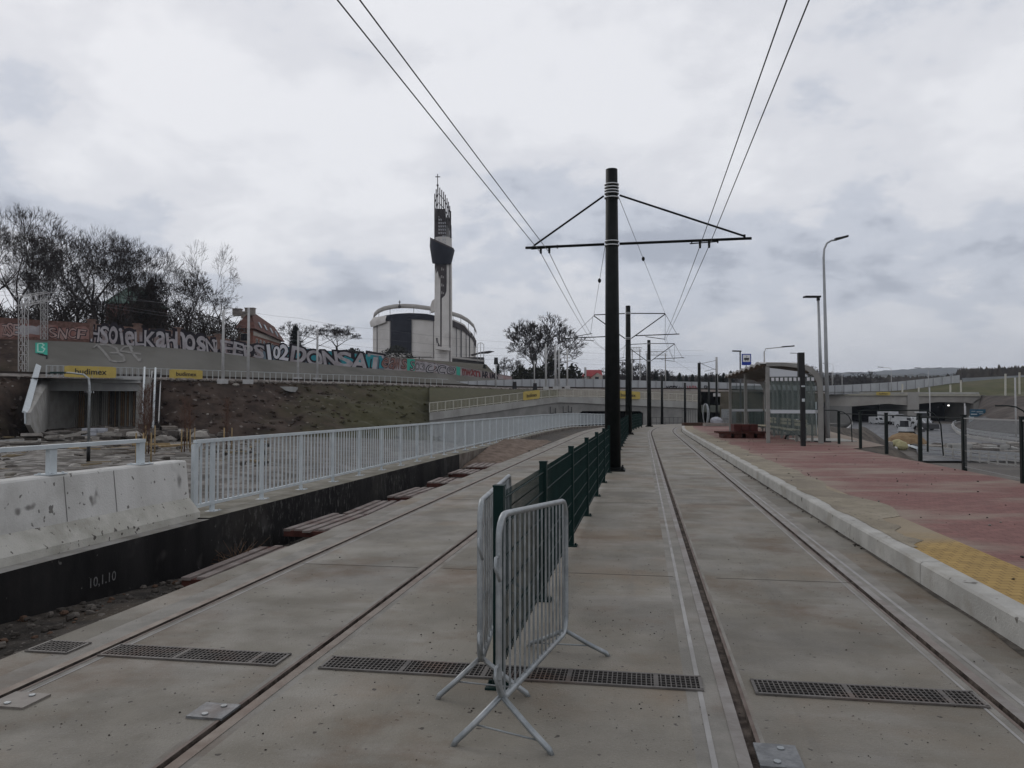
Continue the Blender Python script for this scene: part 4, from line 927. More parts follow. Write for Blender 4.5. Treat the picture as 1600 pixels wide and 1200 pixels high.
# concrete masts of the railway
MAST = mat('mast_concrete', (.38, .375, .37), (.46, .455, .45), 2, .8)
def mast(px, yb, yt, Y, label, arm=True, r=.17, adir=-1):
    b = at(px, yb, Y); t = at(px, yt, Y); H = t.z-b.z
    rt = thing('railway_mast', label, 'mast', b, 0, 'railway catenary masts')
    MB().tube([(0, 0, 0), (0, 0, H)], [r, r*.8], 8).build('shaft', MAST, rt); MB().box((0, 0, .1), (.9, .9, .5)).build('footing', MAST, rt)
    if arm:
        MB().tube([(0, 0, H-.5), (adir*2.4, 0, H*.93-.6), ], .035, 5).tube([(adir*.0, 0, H*.66), (adir*2.4, 0, H*.93-.6), (adir*2.7, 0, H*.93-.3)], .035, 5).tube([(0, 0, H*.70), (adir*1.9, 0, H*.63)], .03, 5).build('bracket', WIRE, rt)
    return rt
mast(348, 597.5, 485, 84.5, 'pale concrete mast with a bracket, left one of the tall pair on the embankment')
mast(387.5, 598, 481, 86, 'pale concrete mast with a bracket, right one of the tall pair on the embankment')
mast(465.5, 593.5, 517, 103, 'pale mast below the small spruce, left of the letters DONSAT', adir=1)
mast(495.5, 594.5, 515, 105, 'pale mast standing in front of the letters DONSAT', adir=1)
mast(853, 607.5, 537, 128, 'leftmost of the four pale masts below the lone bare tree', arm=False)
mast(868, 607, 541, 130, 'second of the four pale masts below the lone bare tree', arm=False, r=.2)
mast(873.5, 607, 546, 131, 'third of the four pale masts, touching the second', arm=False)
mast(886.5, 606, 545, 133, 'rightmost of the four pale masts, carrying a bracket', adir=1, r=.15)
mast(960, 608, 556, 139, 'thin mast just right of the tallest catenary pole', arm=False, r=.1)
mast(1120, 618, 558, 120, 'pale mast with loudspeaker-like arms left of the stop sign', adir=-1, r=.22)
# signals
for (px, yb, yh, Y, lab) in ((775, 606, 564, 122, 'black railway signal head on a pale post, beside the church'), (835, 608, 558, 125, 'black railway signal on a post below the lone bare tree'), (836, 610, 604, 122, 'short black signal box beside the railway'), (804, 609, 602, 118, 'low dark marker lamp beside the railway')):
    b = at(px, yb, Y); hz_ = at(px, yh, Y).z-b.z; rt = thing('railway_signal', lab, 'signal', b)
    MB().tube([(0, 0, 0), (0, 0, max(.4, hz_))], .09, 6).build('post', MAST, rt); MB().box((0, 0, max(.5, hz_)), (.7, .35, 1.1), taper=.8).build('head', BLACK, rt)
    MB().tube([(0, -.2, max(.5, hz_)+.2), (0, -.3, max(.5, hz_)+.2)], .16, 8).build('lens', mat('lens_dark', (.03, .02, .02), rough=.2), rt)
# lattice gantries
LAT = mat('lattice_steel', (.36, .355, .35), (.43, .42, .41), 3, .6)
def lattice(mb, a, b, w_, n, r=.03, up=(0, 0, 1), dp=None):
    r *= .72; n = max(4, int(n*.6))
    a = Vector(a); b = Vector(b); d = (b-a).normalized(); u = Vector(up); s = d.cross(u).normalized(); u = s.cross(d)
    C4 = [s*i*w_/2+u*j*w_/2 for i, j in ((-1, -1), (1, -1), (1, 1), (-1, 1))]
    for c in C4: mb.bar(a+c, b+c, r*2.2, r*2.2, up=(.3, .8, .4))
    for k in range(n):
        p = a.lerp(b, k/n); q = a.lerp(b, (k+1)/n)
        for i in range(4):
            c0, c1 = C4[i], C4[(i+1) % 4]; mb.bar(p+c0, q+c1 if k % 2 else q+c1, r*1.3, r*1.3, up=(.3, .8, .4)); mb.bar(p+c1, p+c0, r*1.2, r*1.2, up=(.3, .8, .4))
gY = 84.5; b0 = at(36.5, 583, gY-6); t0 = at(36.5, 468, gY-6); b1 = at(69, 530, gY+9); t1 = at(69, 465, gY+9)
rt = thing('lattice_gantry', 'pale lattice steel gantry with two legs over the railway at the far left', 'gantry', b0, 0, world=True)
m = MB(); lattice(m, b0, t0, .62, 14, .035, up=(0, 1, 0)); m.build('leg', LAT, rt)
m = MB(); lattice(m, b1, t1, .55, 12, .035, up=(0, 1, 0)); m.build('leg', LAT, rt)
m = MB(); lattice(m, at(30, 471, gY-6.5), at(79, 462, gY+10), .95, 9, .035); m.build('beam', LAT, rt)
m = MB(); m.tube([at(60, 478, gY+2), at(70, 500, gY+7)], .05, 5); m.build('stay', LAT, rt)
for (xa, xb, y_, Y, lab) in ((986, 1003, 546, 150, 'distant lattice beam gantry left of the third dark pole'), (1009, 1043, 552, 155, 'distant lattice beam gantry right of the third dark pole')):
    a = at(xa, y_, Y); b = at(xb, y_, Y); rt = thing('lattice_gantry', lab, 'gantry', a, 0, world=True)
    m = MB(); lattice(m, a, b, .75, 7, .03); m.build('beam', LAT, rt)
    for q, pxl in ((a, xa+2), (b, xb-3)):
        m = MB(); gnd = at(pxl, 606, Y); m.tube([gnd, Vector((gnd.x, gnd.y, q.z))], .11, 6); m.build('leg', LAT, rt)
# railway overhead wires
for k, (dY, ys, lab) in enumerate(((-1, [(-80, 445), (80, 458), (348, 500), (466, 524), (600, 545), (800, 556), (1100, 566)], 'lower railway contact wire above the embankment'),
                              (-1, [(-80, 425), (80, 440), (348, 487), (466, 518), (600, 530), (800, 545), (1100, 556)], 'upper railway carrier wire above the embankment'),
                              (5, [(-80, 440), (80, 455), (350, 478), (466, 497), (600, 515), (800, 535), (1100, 548)], 'far railway wire crossing in front of the church'),
                              (5, [(-80, 452), (80, 463), (350, 505), (466, 532), (600, 552), (800, 562), (1100, 575)], 'lowest railway wire passing over the graffiti'))):
    pts = []
    for (px, py) in ys:
        Y = pl(RLY, px)[0]+dY; pts.append(at(px, py, Y))
    P_ = []
    for a, b in zip(pts, pts[1:]): P_ += sag(a, b, .25, 6)[:-1]
    P_.append(pts[-1]); tag(MB().tube(P_, .014, 4).build('railway_wire', mat('grey_wire', (.16, .16, .17)), org=P_[0]), lab, 'wire', 'railway overhead wires')
# =============== open underpass at the left ===============
def wallpoly(name, top, bot, t, m_, parent, org=None):     # vertical wall panel between two polylines, thickness t away from camera
    n = len(top); mb = MB(); bk = Vector((0, t, 0))
    mb.grid([top, bot], 0, False); mb.grid([[p+bk for p in top], [p+bk for p in bot]], 0, False); mb.grid([top, [p+bk for p in top]], 0, False); mb.grid([bot, [p+bk for p in bot]], 0, False)
    mb.add([top[0], bot[0], bot[0]+bk, top[0]+bk], [(0, 1, 2, 3)]); mb.add([top[-1], bot[-1], bot[-1]+bk, top[-1]+bk], [(0, 1, 2, 3)])
    return mb.build(name, m_, parent, org)
up = thing('underpass', 'concrete underpass portal with an open mouth and vertical board wall inside, left of the picture', 'underpass', at(70, 665, 80), 0, world=True)
YU0, YU1 = 79.0, 81.0
a = at(62, 589, YU0); b = at(217, 591, YU1); c = at(217, 611, YU1); d = at(70, 611, YU0)
wallpoly('deck_beam', [at(68, 590, YU0), at(217, 591.5, YU1)], [at(68, 610.5, YU0), at(217, 611, YU1)], 1.2, CONCG, up)
wallpoly('parapet', [at(64, 586, YU0-.4), at(219, 588, YU1-.4)], [at(64, 596.5, YU0-.4), at(219, 598.5, YU1-.4)], .4, mat('lighter_concrete', (.33, .33, .325), (.40, .40, .39), 1, .85), up)
MB().prism([at(68, 590, YU0+.5), at(217, 591, YU1+.5), at(217, 591, YU1+4), at(68, 590, YU0+4)], (0, 0, -.3)).build('deck', CONCG, up)
JW = mat('stained_jamb_concrete', (.27, .26, .24), (.34, .33, .31), 1, .88, .2, 20, c3=(.18, .165, .14), sc3=.4)
wallpoly('jamb', [at(214, 590, YU1), at(235, 590, YU1)], [at(211, 674, YU1), at(231, 674, YU1)], 7, JW, up)
wallpoly('jamb', [at(60, 590, YU0), at(74, 590, YU0)], [at(57, 676, YU0), at(71, 672, YU0)], 7, JW, up)
# sloped wing wall at the left
wt = [at(62, 570, YU0), at(42, 640, YU0-13)]; 
P4 = [at(62, 586, YU0), at(72, 592, YU0), at(70, 668, YU0), at(50, 684, YU0-11), at(39.5, 664, YU0-13), at(39.5, 645, YU0-13)]
m = MB(); m.prism(P4, (.45, 0, 0)); m.build('wing_wall', JW, up)
m = MB(); m.bar(at(60, 571, YU0), at(39.5, 645, YU0-13), .16, .5, up=(0, 1, 0)); m.bar(at(39.5, 645, YU0-13), at(40, 662, YU0-13), .14, .14, up=(0, 1, 0)); m.build('wing_rail', WHITE, up)
for pa, pb in (((226, 574), (223, 652)), ((243, 575), (239, 668))):
    m = MB(); m.tube([at(pa[0], pa[1], YU1-1), at(pb[0], pb[1], YU1-8)], .10, 6); m.build('wing_rail', WHITE, up)
# interior: board wall, dark left wall, back
m = MB(); n = 34
for k in range(n):
    pa = 100+112*k/n; pb = 100+112*(k+1)/n-.5; dy = rg.uniform(0, .25)
    A = at(pa, 612, YU1+3+dy); B = at(pb, 612, YU1+3+dy); Z0 = at(pa, 659, YU1+3).z-.6
    m.box(((A.x+B.x)/2, A.y, (A.z+1.2+Z0)/2), (B.x-A.x-rg.uniform(.02, .12), .12, A.z+1.2-Z0), 0, rg.choice([0, 0, 0, 1, 2]))
bw = m.build('board_wall', [mat('board_grey', (.33, .32, .29), (.24, .225, .20), 2, .9, stretch=(1, 1, .1)), mat('board_dark', (.13, .12, .11), (.09, .08, .07), 2, .9), mat('board_rust', (.26, .18, .11), (.2, .13, .08), 2, .9)], up)
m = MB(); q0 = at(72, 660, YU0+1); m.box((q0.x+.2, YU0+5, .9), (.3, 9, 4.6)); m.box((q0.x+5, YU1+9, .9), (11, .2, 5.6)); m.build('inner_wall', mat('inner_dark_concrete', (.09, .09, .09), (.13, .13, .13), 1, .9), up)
m = MB(); m.grid([[at(60, 672, YU0-1), at(235, 674, YU1-1)], [at(60, 662, YU0+9)+Vector((0, 0, -.1)), at(240, 664, YU1+9)+Vector((0, 0, -.1))]], 0, False); struct(m.build('underpass_floor', YARD))
# fill beside the jambs + stair in the embankment
st = thing('embankment_stair', 'dark narrow stair with pale strings, climbing the embankment right of the underpass', 'stairs', at(250, 668, 78), 0, world=True)
A0 = at(242, 670, 77); A1 = at(246, 592, 85); B0 = at(257, 671, 77); B1 = at(260, 592, 85)
for p, q in ((A0, A1), (B0, B1)):
    MB().bar(p+Vector((0, -1.3, .75)), q+Vector((0, -1.3, .75)), .10, .22).build('string', LAT, st)
for k in range(26):
    t = (k+.5)/26; p = A0.lerp(A1, t)+Vector((0, -1.25, .7)); q = B0.lerp(B1, t)+Vector((0, -1.25, .7)); MB().bar(p, q, .28, .06).build('step', mat('dark_step', (.05, .045, .045)), st)
MB().prism([v+Vector((0, -1.15, .5)) for v in (A0, B0, B1, A1)], (0, .1, -1.2)).build('bed', mat('stair_bed', (.02, .017, .015)), st)
m = MB(); q = at(447, 608, 90); m.prism([at(437, 604, 89), at(454, 604, 89), at(454, 612, 89), at(446, 610, 89)], (0, 3, 0)); tag(m.build('concrete_block', CONCG, org=q), 'small pale concrete outlet block high on the brown embankment', 'concrete block')
# =============== yard objects ===============
def piece_heap(name, label, cat, c, n, sx, sy, mats, size=(.8, .3, .08), h=.3, round_=False):
    rt = thing(name, label, cat, c, 0, world=True)
    for k in range(n):
        m = MB(); o = Vector((rg.gauss(0, sx), rg.gauss(0, sy), rg.uniform(0, h)*(1)))
        if round_: m.ball(Vector(c)+o, rg.uniform(.5, 1)*size[0], 0, 6, 4, sz=.6, jit=.3, seed=k)
        else: m.box(Vector(c)+o, (size[0]*rg.uniform(.5, 1.3), size[1]*rg.uniform(.6, 1.3), size[2]), 0, 0, Matrix.Rotation(rg.uniform(0, 3.1), 3, 'Z') @ Matrix.Rotation(rg.uniform(-.25, .25), 3, 'X'))
        m.build('piece', rg.choice(mats), rt)
    return rt
GRL = mat('pale_rubble', (.30, .28, .25), (.22, .2, .18), 2, .9); GRD = mat('dark_rubble', (.05, .043, .038), (.09, .078, .068), 2, .95, .8, 10)
PLANKY = mat('grey_timber', (.25, .22, .19), (.14, .12, .10), 3, .9)
zY = -1.05
def yp(px, py, z=-1.0): return gp(px, py, z)
piece_heap('rubble_pile', 'pile of pale broken slabs on the yard, left of the lamp post foot', 'rubble', yp(137, 690), 26, 1.3, 2.2, [GRL, GRL, GRD], (1.2, .7, .2), .7)
piece_heap('plank_pile', 'loose planks and beams lying on the yard behind the barrier handrail', 'planks', yp(165, 702), 26, 1.9, 2.0, [PLANKY, PLANKY, STAKE, GRD], (2.4, .26, .12), .5)
piece_heap('plank_pile', 'curved pale boards piled on the mud just above the concrete barrier', 'planks', yp(180, 712), 18, 1.1, 1.3, [PLANKY, GRL], (2.0, .24, .09), .4)
piece_heap('rubble_pile', 'dark heap of debris in the mouth of the underpass', 'rubble', yp(185, 676, -.9), 26, 2.6, 1.8, [GRD, GRD, PLANKY], (1.4, .9, .35), .6)
piece_heap('rubble_pile', 'low dark earth mound with pale bits, right of the sapling stakes', 'rubble', yp(262, 687), 40, 1.9, 1.8, [GRD, GRD, GRD, GRD, GRL], (.85, .6, .3), .5, True)
piece_heap('rubble_pile', 'scattered pale offcuts on the ground behind the start of the white railing', 'rubble', yp(360, 700, -1), 10, 1.2, 2.2, [GRL, PLANKY], (.7, .2, .1), .1)
for k, (px, py, ln) in enumerate(((15, 690, 9), (30, 692, 8))):
    c = yp(px, py, -1.1); m = MB(); m.box(c, (1.0, ln, .25), -.9); tag(m.build('concrete_slab', GRL if k else CONCG, org=c), ['long grey slab lying at the foot of the dark bank, nearer the left edge', 'long pale slab lying beside it, below the wing wall'][k], 'concrete slab')
m = MB(); mm_ = [mat('yard_stone_dark', (.05, .043, .036)), mat('yard_stone', (.17, .155, .13)), mat('yard_stone_pale', (.32, .30, .27)), mat('yard_wood', (.22, .17, .10))]
for k in range(800):
    px = rg.uniform(-60, 420); py = rg.uniform(676, 760) if px < 240 else rg.uniform(672, 730); c = gp(px, py, -1.08)
    if c.y > 72: continue
    r_ = rg.choice([.05, .08, .1, .15, .22])*rg.uniform(.6, 1.3)
    if rg.random() < .25: m.box(c+Vector((0, 0, .05)), (r_*4, r_*.8, r_*.5), rg.uniform(0, 3), rg.choice([2, 3, 3, 1]))
    else: m.ball(c+Vector((0, 0, r_*.2)), r_, rg.choice([0, 0, 0, 1, 1, 2]), 5, 4, sz=.6, jit=.3, seed=k)
struct(m.build('rubble', mm_), 'stuff')
# pallets with packages
m = thing('pallet_stack', 'white wrapped blocks stacked on a pallet behind the handrail', 'pallet', yp(148, 684), .2)
MB().box((0, 0, .1), (1.8, 1.1, .15)).build('pallet', PLANKY, m)
for i in range(3):
    for j in range(2): MB().box((-.6+.6*i, 0, .35+.32*j), (.55, .9, .28)).build('block', mat('wrapped_white', (.40, .41, .44), (.3, .31, .34), 2), m)
# yard lamp
def lamp(name, label, base, H, arm, hd, r, m_, headm, group=None, curve=True, mast_r2=None):
    rt = thing(name, label, 'street lamp', base, 0, group); s = 1 if arm > 0 else -1
    pts = [(0, 0, 0), (0, 0, H-.7 if curve else H)]
    if curve: pts += [(s*.06, 0, H-.35), (s*.25, 0, H-.12), (s*.6, 0, H-.0), (arm, 0, H+.12)]
    MB().tube(pts, [r]+[r*.62]+([r*.5, r*.45, r*.42, r*.4] if curve else []), 10).build('pole', m_, rt)
    m = MB(); z = H+(.12 if curve else 0); x0 = arm if curve else 0
    m.prism([(x0-s*.05, -.13, z+.03), (x0+s*hd, -.10, z+.05+.04*hd), (x0+s*hd, .10, z+.05+.04*hd), (x0-s*.05, .13, z+.03)], (0, 0, -.075)); m.box((x0+s*hd*.35, 0, z+.06), (hd*.6, .14, .06)); m.build('head', headm, rt)
    return rt
b_ = yp(138, 722, -1.0); t_ = at(137.5, 583, b_.y)
rt = thing('street_lamp', 'thin curved-arm lamp post in the yard in front of the underpass', 'street lamp', b_)
H = t_.z-b_.z; MB().tube([(0, 0, 0), (0, 0, H*.86), (-.05, 0, H*.94), (-.3, 0, H*.985), (-.8, 0, H), (-1.1, 0, H+.02)], [.07, .055, .05, .045, .04, .04], 8).build('pole', GALV, rt)
MB().box((-1.5, 0, H+.02), (.9, .25, .09), taper=.7).build('head', GREEN, rt); MB().tube([(0, 0, 0), (0, 0, .9)], .085, 8).build('base_sleeve', BLACK, rt)
# =============== bare trees ===============
def bare(seed, H, levels=8, trunk=.3, twigr=.018, ang=.55, nb=(2, 3), first=.22, dec=.8, wide=1.0, sway=.10, lean=0):
    r = random.Random(seed); T = MB(); B = MB()
    def grow(p, d, ln, rad, lv, root):
        n = 3 if root else 2; pts = [p]; q = p; dd = d.copy()
        for k in range(n):
            dd = dd+Vector((r.gauss(0, sway), r.gauss(0, sway), r.gauss(0, sway)+.05*(1 if lv < levels-1 else 0))); dd.normalize(); q = q+dd*ln/n; pts.append(q)
        r1 = max(twigr*.7, rad*.72); rs = [rad+(r1-rad)*i/n for i in range(n+1)]
        (T if (root or lv >= levels-1) else B).tube(pts, rs, 7 if root else (5 if lv > levels-3 else 3), cap=False)
        if lv <= 0: return
        k = r.randint(*nb)+(1 if root else 0)+(1 if lv == 1 else 0)
        ph0 = r.uniform(0, 6.28)
        for i in range(k):
            lead = (i == 0 and not root)
            th = r.uniform(.12, .3) if lead else ang*r.uniform(.75, 1.35)*(1.15 if root else 1)
            ph = ph0+2*math.pi*i/k+r.uniform(-.4, .4)
            o = dd.orthogonal().normalized(); o2 = dd.cross(o); nd = dd*math.cos(th)+(o*math.cos(ph)+o2*math.sin(ph))*math.sin(th); nd.x *= wide; nd.y *= wide; nd.z += .06; nd.normalize()
            st = q if (lead or i % 2 == 0) else pts[-2].lerp(q, r.uniform(.3, 1))
            grow(st, nd, ln*dec*r.uniform(.8, 1.12), max(twigr, rs[-1]*(.85 if lead else r.uniform(.5, .72))), lv-1, False)
    grow(Vector((0, 0, -.3)), Vector((lean, r.gauss(0, .03), 1)).normalized(), H*first, trunk, levels, True)
    zs = max(v.z for v in B.v); s = H/zs
    for mb in (T, B):
        for v in mb.v: v *= s
    return T, B
TPROTO = {}
def tree_proto(key, **kw):
    T, B = bare(**kw); rt = thing('bare_tree', 'x', 'tree', (0, -400, -50))
    T.build('trunk', BARK, rt); B.build('crown', TWIG, rt); TPROTO[key] = [rt, kw['H'], 0]
tree_proto('a', seed=3, H=18, ang=.52, first=.20, trunk=.34)
tree_proto('b', seed=8, H=18, ang=.45, first=.24, trunk=.30)
tree_proto('c', seed=21, H=18, ang=.60, first=.17, trunk=.32)
tree_proto('d', seed=34, H=12, ang=.55, first=.18, trunk=.2, levels=7)
tree_proto('e', seed=55, H=18, ang=.62, first=.20, trunk=.36, wide=1.1)
tree_proto('g', seed=13, H=18, ang=.58, first=.18, trunk=.42, levels=8, twigr=.034, wide=1.0)
tree_proto('h', seed=17, H=12, ang=.58, first=.2, trunk=.3, levels=7, twigr=.034)
tree_proto('f', seed=71, H=16, ang=.62, first=.30, trunk=.26, levels=7, twigr=.026, sway=.16)
rgT = random.Random(5)
def put_tree(key, px, ytop, Y, zb_, label, group=None, rz=None, sxy=1.0):
    P = TPROTO[key]; base_ = at(px, 600, Y); H = at(px, ytop, Y).z-zb_; s = H/P[1]
    rz = rgT.uniform(0, 6.28) if rz is None else rz
    if P[2] == 0:
        rt = P[0]; P[2] = 1; rt.location = (base_.x, Y, zb_); rt.rotation_euler = (0, 0, rz); rt.scale = (s*sxy, s*sxy, s); rt['label'] = label
        if group: rt['group'] = group
        P.append((rz, s)); return rt
    return dup(P[0], (base_.x, Y, zb_), rz, label, group, (s*sxy, s*sxy, s))
G = 'bare trees behind the graffiti wall'
for (k, px, yt, Y, sxy, lab) in (
    ('a', -12, 318, 104, 1.0, 'tall bare tree cut by the left picture edge'),
    ('b', 30, 312, 106, 1.05, 'tallest bare tree near the left edge, behind the lattice gantry'),
    ('c', 62, 385, 112, .9, 'slender bare tree right behind the gantry beam'),
    ('d', 92, 400, 118, 1.0, 'bare tree low in the gap right of the gantry'),
    ('e', 148, 348, 107, .95, 'bare tree with the broad domed crown, highest of the middle clump'),
    ('b', 176, 352, 112, .9, 'bare tree merging with the right side of the domed crown'),
    ('a', 118, 376, 108, .8, 'bare tree on the left flank of the broad central crown'),
    ('c', 162, 380, 122, .8, 'deep bare tree inside the domed clump'),
    ('b', 50, 350, 118, .9, 'bare tree filling the left edge clump, behind the gantry'),
    ('a', 215, 420, 126, .8, 'deep bare tree behind the spruce'),
    ('c', 203, 375, 109, .85, 'bare dense tree between the dome and the dark spruce'),
    ('a', 232, 388, 113, .8, 'bare tree rising behind the dark spruce'),
    ('b', 258, 410, 110, .8, 'bare tree on the falling right edge of the middle clump'),
    ('d', 292, 418, 112, 1.1, 'smaller bare tree in the saddle left of the lone tree'),
    ('d', 318, 440, 120, 1.0, 'small bare tree partly behind the lone tree'),
    ('f', 352, 380, 106, .68, 'lone tall bare tree with an open crown beside the red-roofed house'),
    ('d', 270, 450, 128, 1.1, 'far small bare tree above the middle of the wall'),
    ('b', 22, 410, 118, .8, 'slim bare tree between the two left edge trees'),
    ('e', 100, 395, 120, .8, 'open bare tree between gantry and domed crown')):
    zb_ = wpt(px)[1].z-.4+min(3, (Y-100)*.05)
    put_tree(k, px, yt, Y, zb_, lab, G, sxy=sxy)
put_tree('h', 466, 500, 150, 12, 'small bare tree behind the little spruce, left of DONSAT', sxy=1.2)
put_tree('g', 527, 506, 165, 13, 'wide low bare tree above the letters DONSAT', sxy=1.5)
put_tree('g', 832, 488, 205, 6, 'lone wide bare tree right of the church', sxy=1.05, rz=.5)
put_tree('h', 852, 520, 215, 6, 'smaller bare tree blending into the right side of the lone tree', sxy=.9)
put_tree('h', 795, 556, 190, 6, 'little bare tree left of the lone tree', sxy=1.0)
for i, (px, yt, Y, k, sxy) in enumerate(((998, 562, 240, 'd', 1.6), (1015, 575, 260, 'd', 1.6), (960, 575, 250, 'd', 1.6), (978, 580, 255, 'c', 1.5), (1128, 580, 240, 'd', 1.4), (1245, 566, 210, 'c', 1.2), (1262, 572, 215, 'd', 1.5), (1228, 575, 220, 'd', 1.4), (1320, 580, 420, 'd', 1.5), (1345, 580, 430, 'd', 1.4), (1062, 583, 260, 'd', 1.5), (1095, 584, 280, 'd', 1.5))):
    put_tree('h' if k == 'd' else 'g', px, yt, Y, 4.6, ['bare tree between the second and third dark poles', 'low bare tree right of the third dark pole', 'bare bush-like tree behind the red-roofed bungalow', 'wide bare tree just left of the second dark pole', 'bare tree left of the stop sign', 'round bare tree showing above the shelter roof end', 'bare tree touching the two silver lamp posts', 'bare tree half hidden by the shelter roof', 'distant bare tree right of the lamp posts', 'distant bare tree above the tunnel mouth', 'low bare tree among the spruces in the middle', 'low bare tree among the spruces left of the sign'][i], 'bare trees beyond the railway', sxy=sxy)
# dark undergrowth behind the wall (one mass)
SHR = mat('undergrowth_twigs', (.030, .024, .021), (.055, .043, .036), 2, .97)
m = MB(); r = random.Random(9)
for k in range(9000):
    px = r.uniform(-60, 372); Y = r.uniform(103, 120); z0 = wpt(px)[1].z-.6; p = at(px, 600, Y+(px-0)*.02); hmax = 3.4+2.4*noise.noise((px*.03, 1, 1))+ (1.8 if 60 < px < 330 else 0)
    q = Vector((p.x, p.y, z0+r.random()**1.3*hmax)); d = Vector((r.gauss(0, .6), r.gauss(0, .6), r.uniform(.2, 1))).normalized()
    m.tube([q, q+d*r.uniform(.6, 1.8)], r.uniform(.02, .055), 3, cap=False)
struct(m.build('undergrowth', SHR), 'stuff')
# evergreen trees
NEED = mat('needles', (.010, .017, .013), (.02, .03, .022), 1.5, .95, c3=(.03, .035, .02), sc3=.8)
def spruce_mesh(seed, H, W, n=1500):
    r = random.Random(seed); m = MB()
    for k in range(n):
        t = r.random()**.8; rad = W*(1-t)**.85*(.55+.45*((t*9) % 1 < .6))*r.uniform(.3, 1); a = r.uniform(0, 6.28)
        c = Vector((rad*math.cos(a), rad*math.sin(a), H*(.06+.94*t)-rad*.25)); o = Vector((math.cos(a), math.sin(a), -.35)).normalized(); s_ = Vector((-math.sin(a), math.cos(a), 0)); l = r.uniform(.2, .5)*W*.45+.05
        m.add([c-s_*l*.35, c+o*l, c+s_*l*.35, c-o*l*.3+Vector((0, 0, l*.25))], [(0, 1, 2, 3)])
    T = MB(); T.tube([(0, 0, 0), (0, 0, H*.97)], [W*.08, .02], 6); return T, m
def spruce_proto(seed, H, W, n):
    T, m = spruce_mesh(seed, H, W, n); rt = thing('spruce', 'x', 'tree', (0, -400, -50)); T.build('trunk', BARK, rt); m.build('crown', NEED, rt); return [rt, H, 0]
SPR = spruce_proto(1, 10, 3.0, 2600)
def put_spruce(px, yt, Y, zb_, label, sxy=1, group=None):
    H = at(px, yt, Y).z-zb_; s = H/SPR[1]; p = at(px, 600, Y)
    if SPR[2] == 0: rt = SPR[0]; SPR[2] = 1; rt.location = (p.x, Y, zb_); rt.scale = (s*sxy, s*sxy, s); rt['label'] = label; 
    else: rt = dup(SPR[0], (p.x, Y, zb_), rgT.uniform(0, 6), label, None, (s*sxy, s*sxy, s))
    if group: rt['group'] = group
put_spruce(233, 440, 116, wpt(233)[1].z-.5, 'big dark spruce among the bare trees above the silver graffiti', 1.15)
put_spruce(219, 458, 117, wpt(222)[1].z-.5, 'dark spruce leaning into the left side of the big spruce', 1.1)
put_spruce(461, 509, 140, 11, 'small dark spruce left of the letters DONSAT', 1.5)
put_spruce(757, 569, 160, 7, 'small pointed conifer right below the church awning', 1.2); put_spruce(778, 571, 165, 7, 'small pointed conifer beside the railway signal', 1.2)
put_spruce(577, 548, 250, 17, 'tiny conifer at the left foot of the church', 1.1); put_spruce(655, 557, 260, 17.5, 'tiny conifer in front of the church tower', 1.1)
sprl = [(1013, 584), (1025, 581), (1042, 579), (1062, 583), (1072, 586), (1082, 585), (1091, 588), (1103, 584), (1112, 589), (1126, 588), (1131, 583), (1137, 586), (1142, 580)]
sn = ['first', 'second', 'third', 'fourth', 'fifth', 'sixth', 'seventh', 'eighth', 'ninth', 'tenth', 'eleventh', 'twelfth', 'last']
for i, (px, yt) in enumerate(sprl): put_spruce(px, yt, 230+7*(i % 4), 4.6, sn[i]+' spruce from the left in the row above the pale noise barrier', 1.25, 'spruces above the noise barrier')
# bushes and hedge right of the church
LEAF = mat('hedge_leaves', (.012, .014, .009), (.03, .03, .018), 1, .95)
def bush(px, Y, zb_, w_, h_, n, label, m_=LEAF, seed=1, group=None):
    r = random.Random(seed); p = at(px, 600, Y); c = Vector((p.x, Y, zb_)); m = MB()
    for k in range(n):
        a = r.uniform(0, 6.28); e_ = r.uniform(-.2, 1)*1.57; q = r.uniform(.55, 1.03); b_ = Vector((w_*q*math.cos(a)*math.cos(e_), w_*.7*q*math.sin(a)*math.cos(e_), h_*max(.02, q*math.sin(e_)*(1+.25*noise.noise((a, e_, seed))))))
        n_ = Vector((r.gauss(0, 1), r.gauss(0, 1), r.gauss(0, 1))).normalized(); u = n_.orthogonal().normalized(); v = n_.cross(u); l = r.uniform(.12, .4)
        m.add([c+b_-u*l, c+b_+v*l*.8, c+b_+u*l, c+b_-v*l*.8], [(0, 1, 2, 3)])
    rt = thing('bush', label, 'bush', c, 0, group, world=True); m.build('foliage', m_, rt)
    s = MB()
    for k in range(5): s.tube([c, c+Vector((r.gauss(0, w_*.3), r.gauss(0, w_*.2), h_*.7))], .05, 4)
    s.build('stems', BARK, rt)
bush(815, 170, 6, 3.6, 4.2, 1300, 'dark bush at the left foot of the lone bare tree', seed=1)
bush(838, 172, 6, 4.5, 4.6, 1500, 'dark bush in the middle under the lone bare tree', seed=2)
bush(862, 168, 5.5, 4, 6.6, 1600, 'tall dark bush under the right side of the lone bare tree', seed=3)
bush(893, 166, 5, 3.6, 5.2, 1500, 'rounded dark bush left of the red-roofed bungalow', seed=4)
bush(1262, 200, 5, 4, 3.5, 900, 'twiggy dark bush behind the silver lamp posts', m_=SHR, seed=5)
bush(620, 240, 17, 6, 3.5, 900, 'dark bushes in front of the church glass wall', seed=6)
bush(550, 200, 14, 5, 2.8, 700, 'low dark bush left of the church', seed=7)
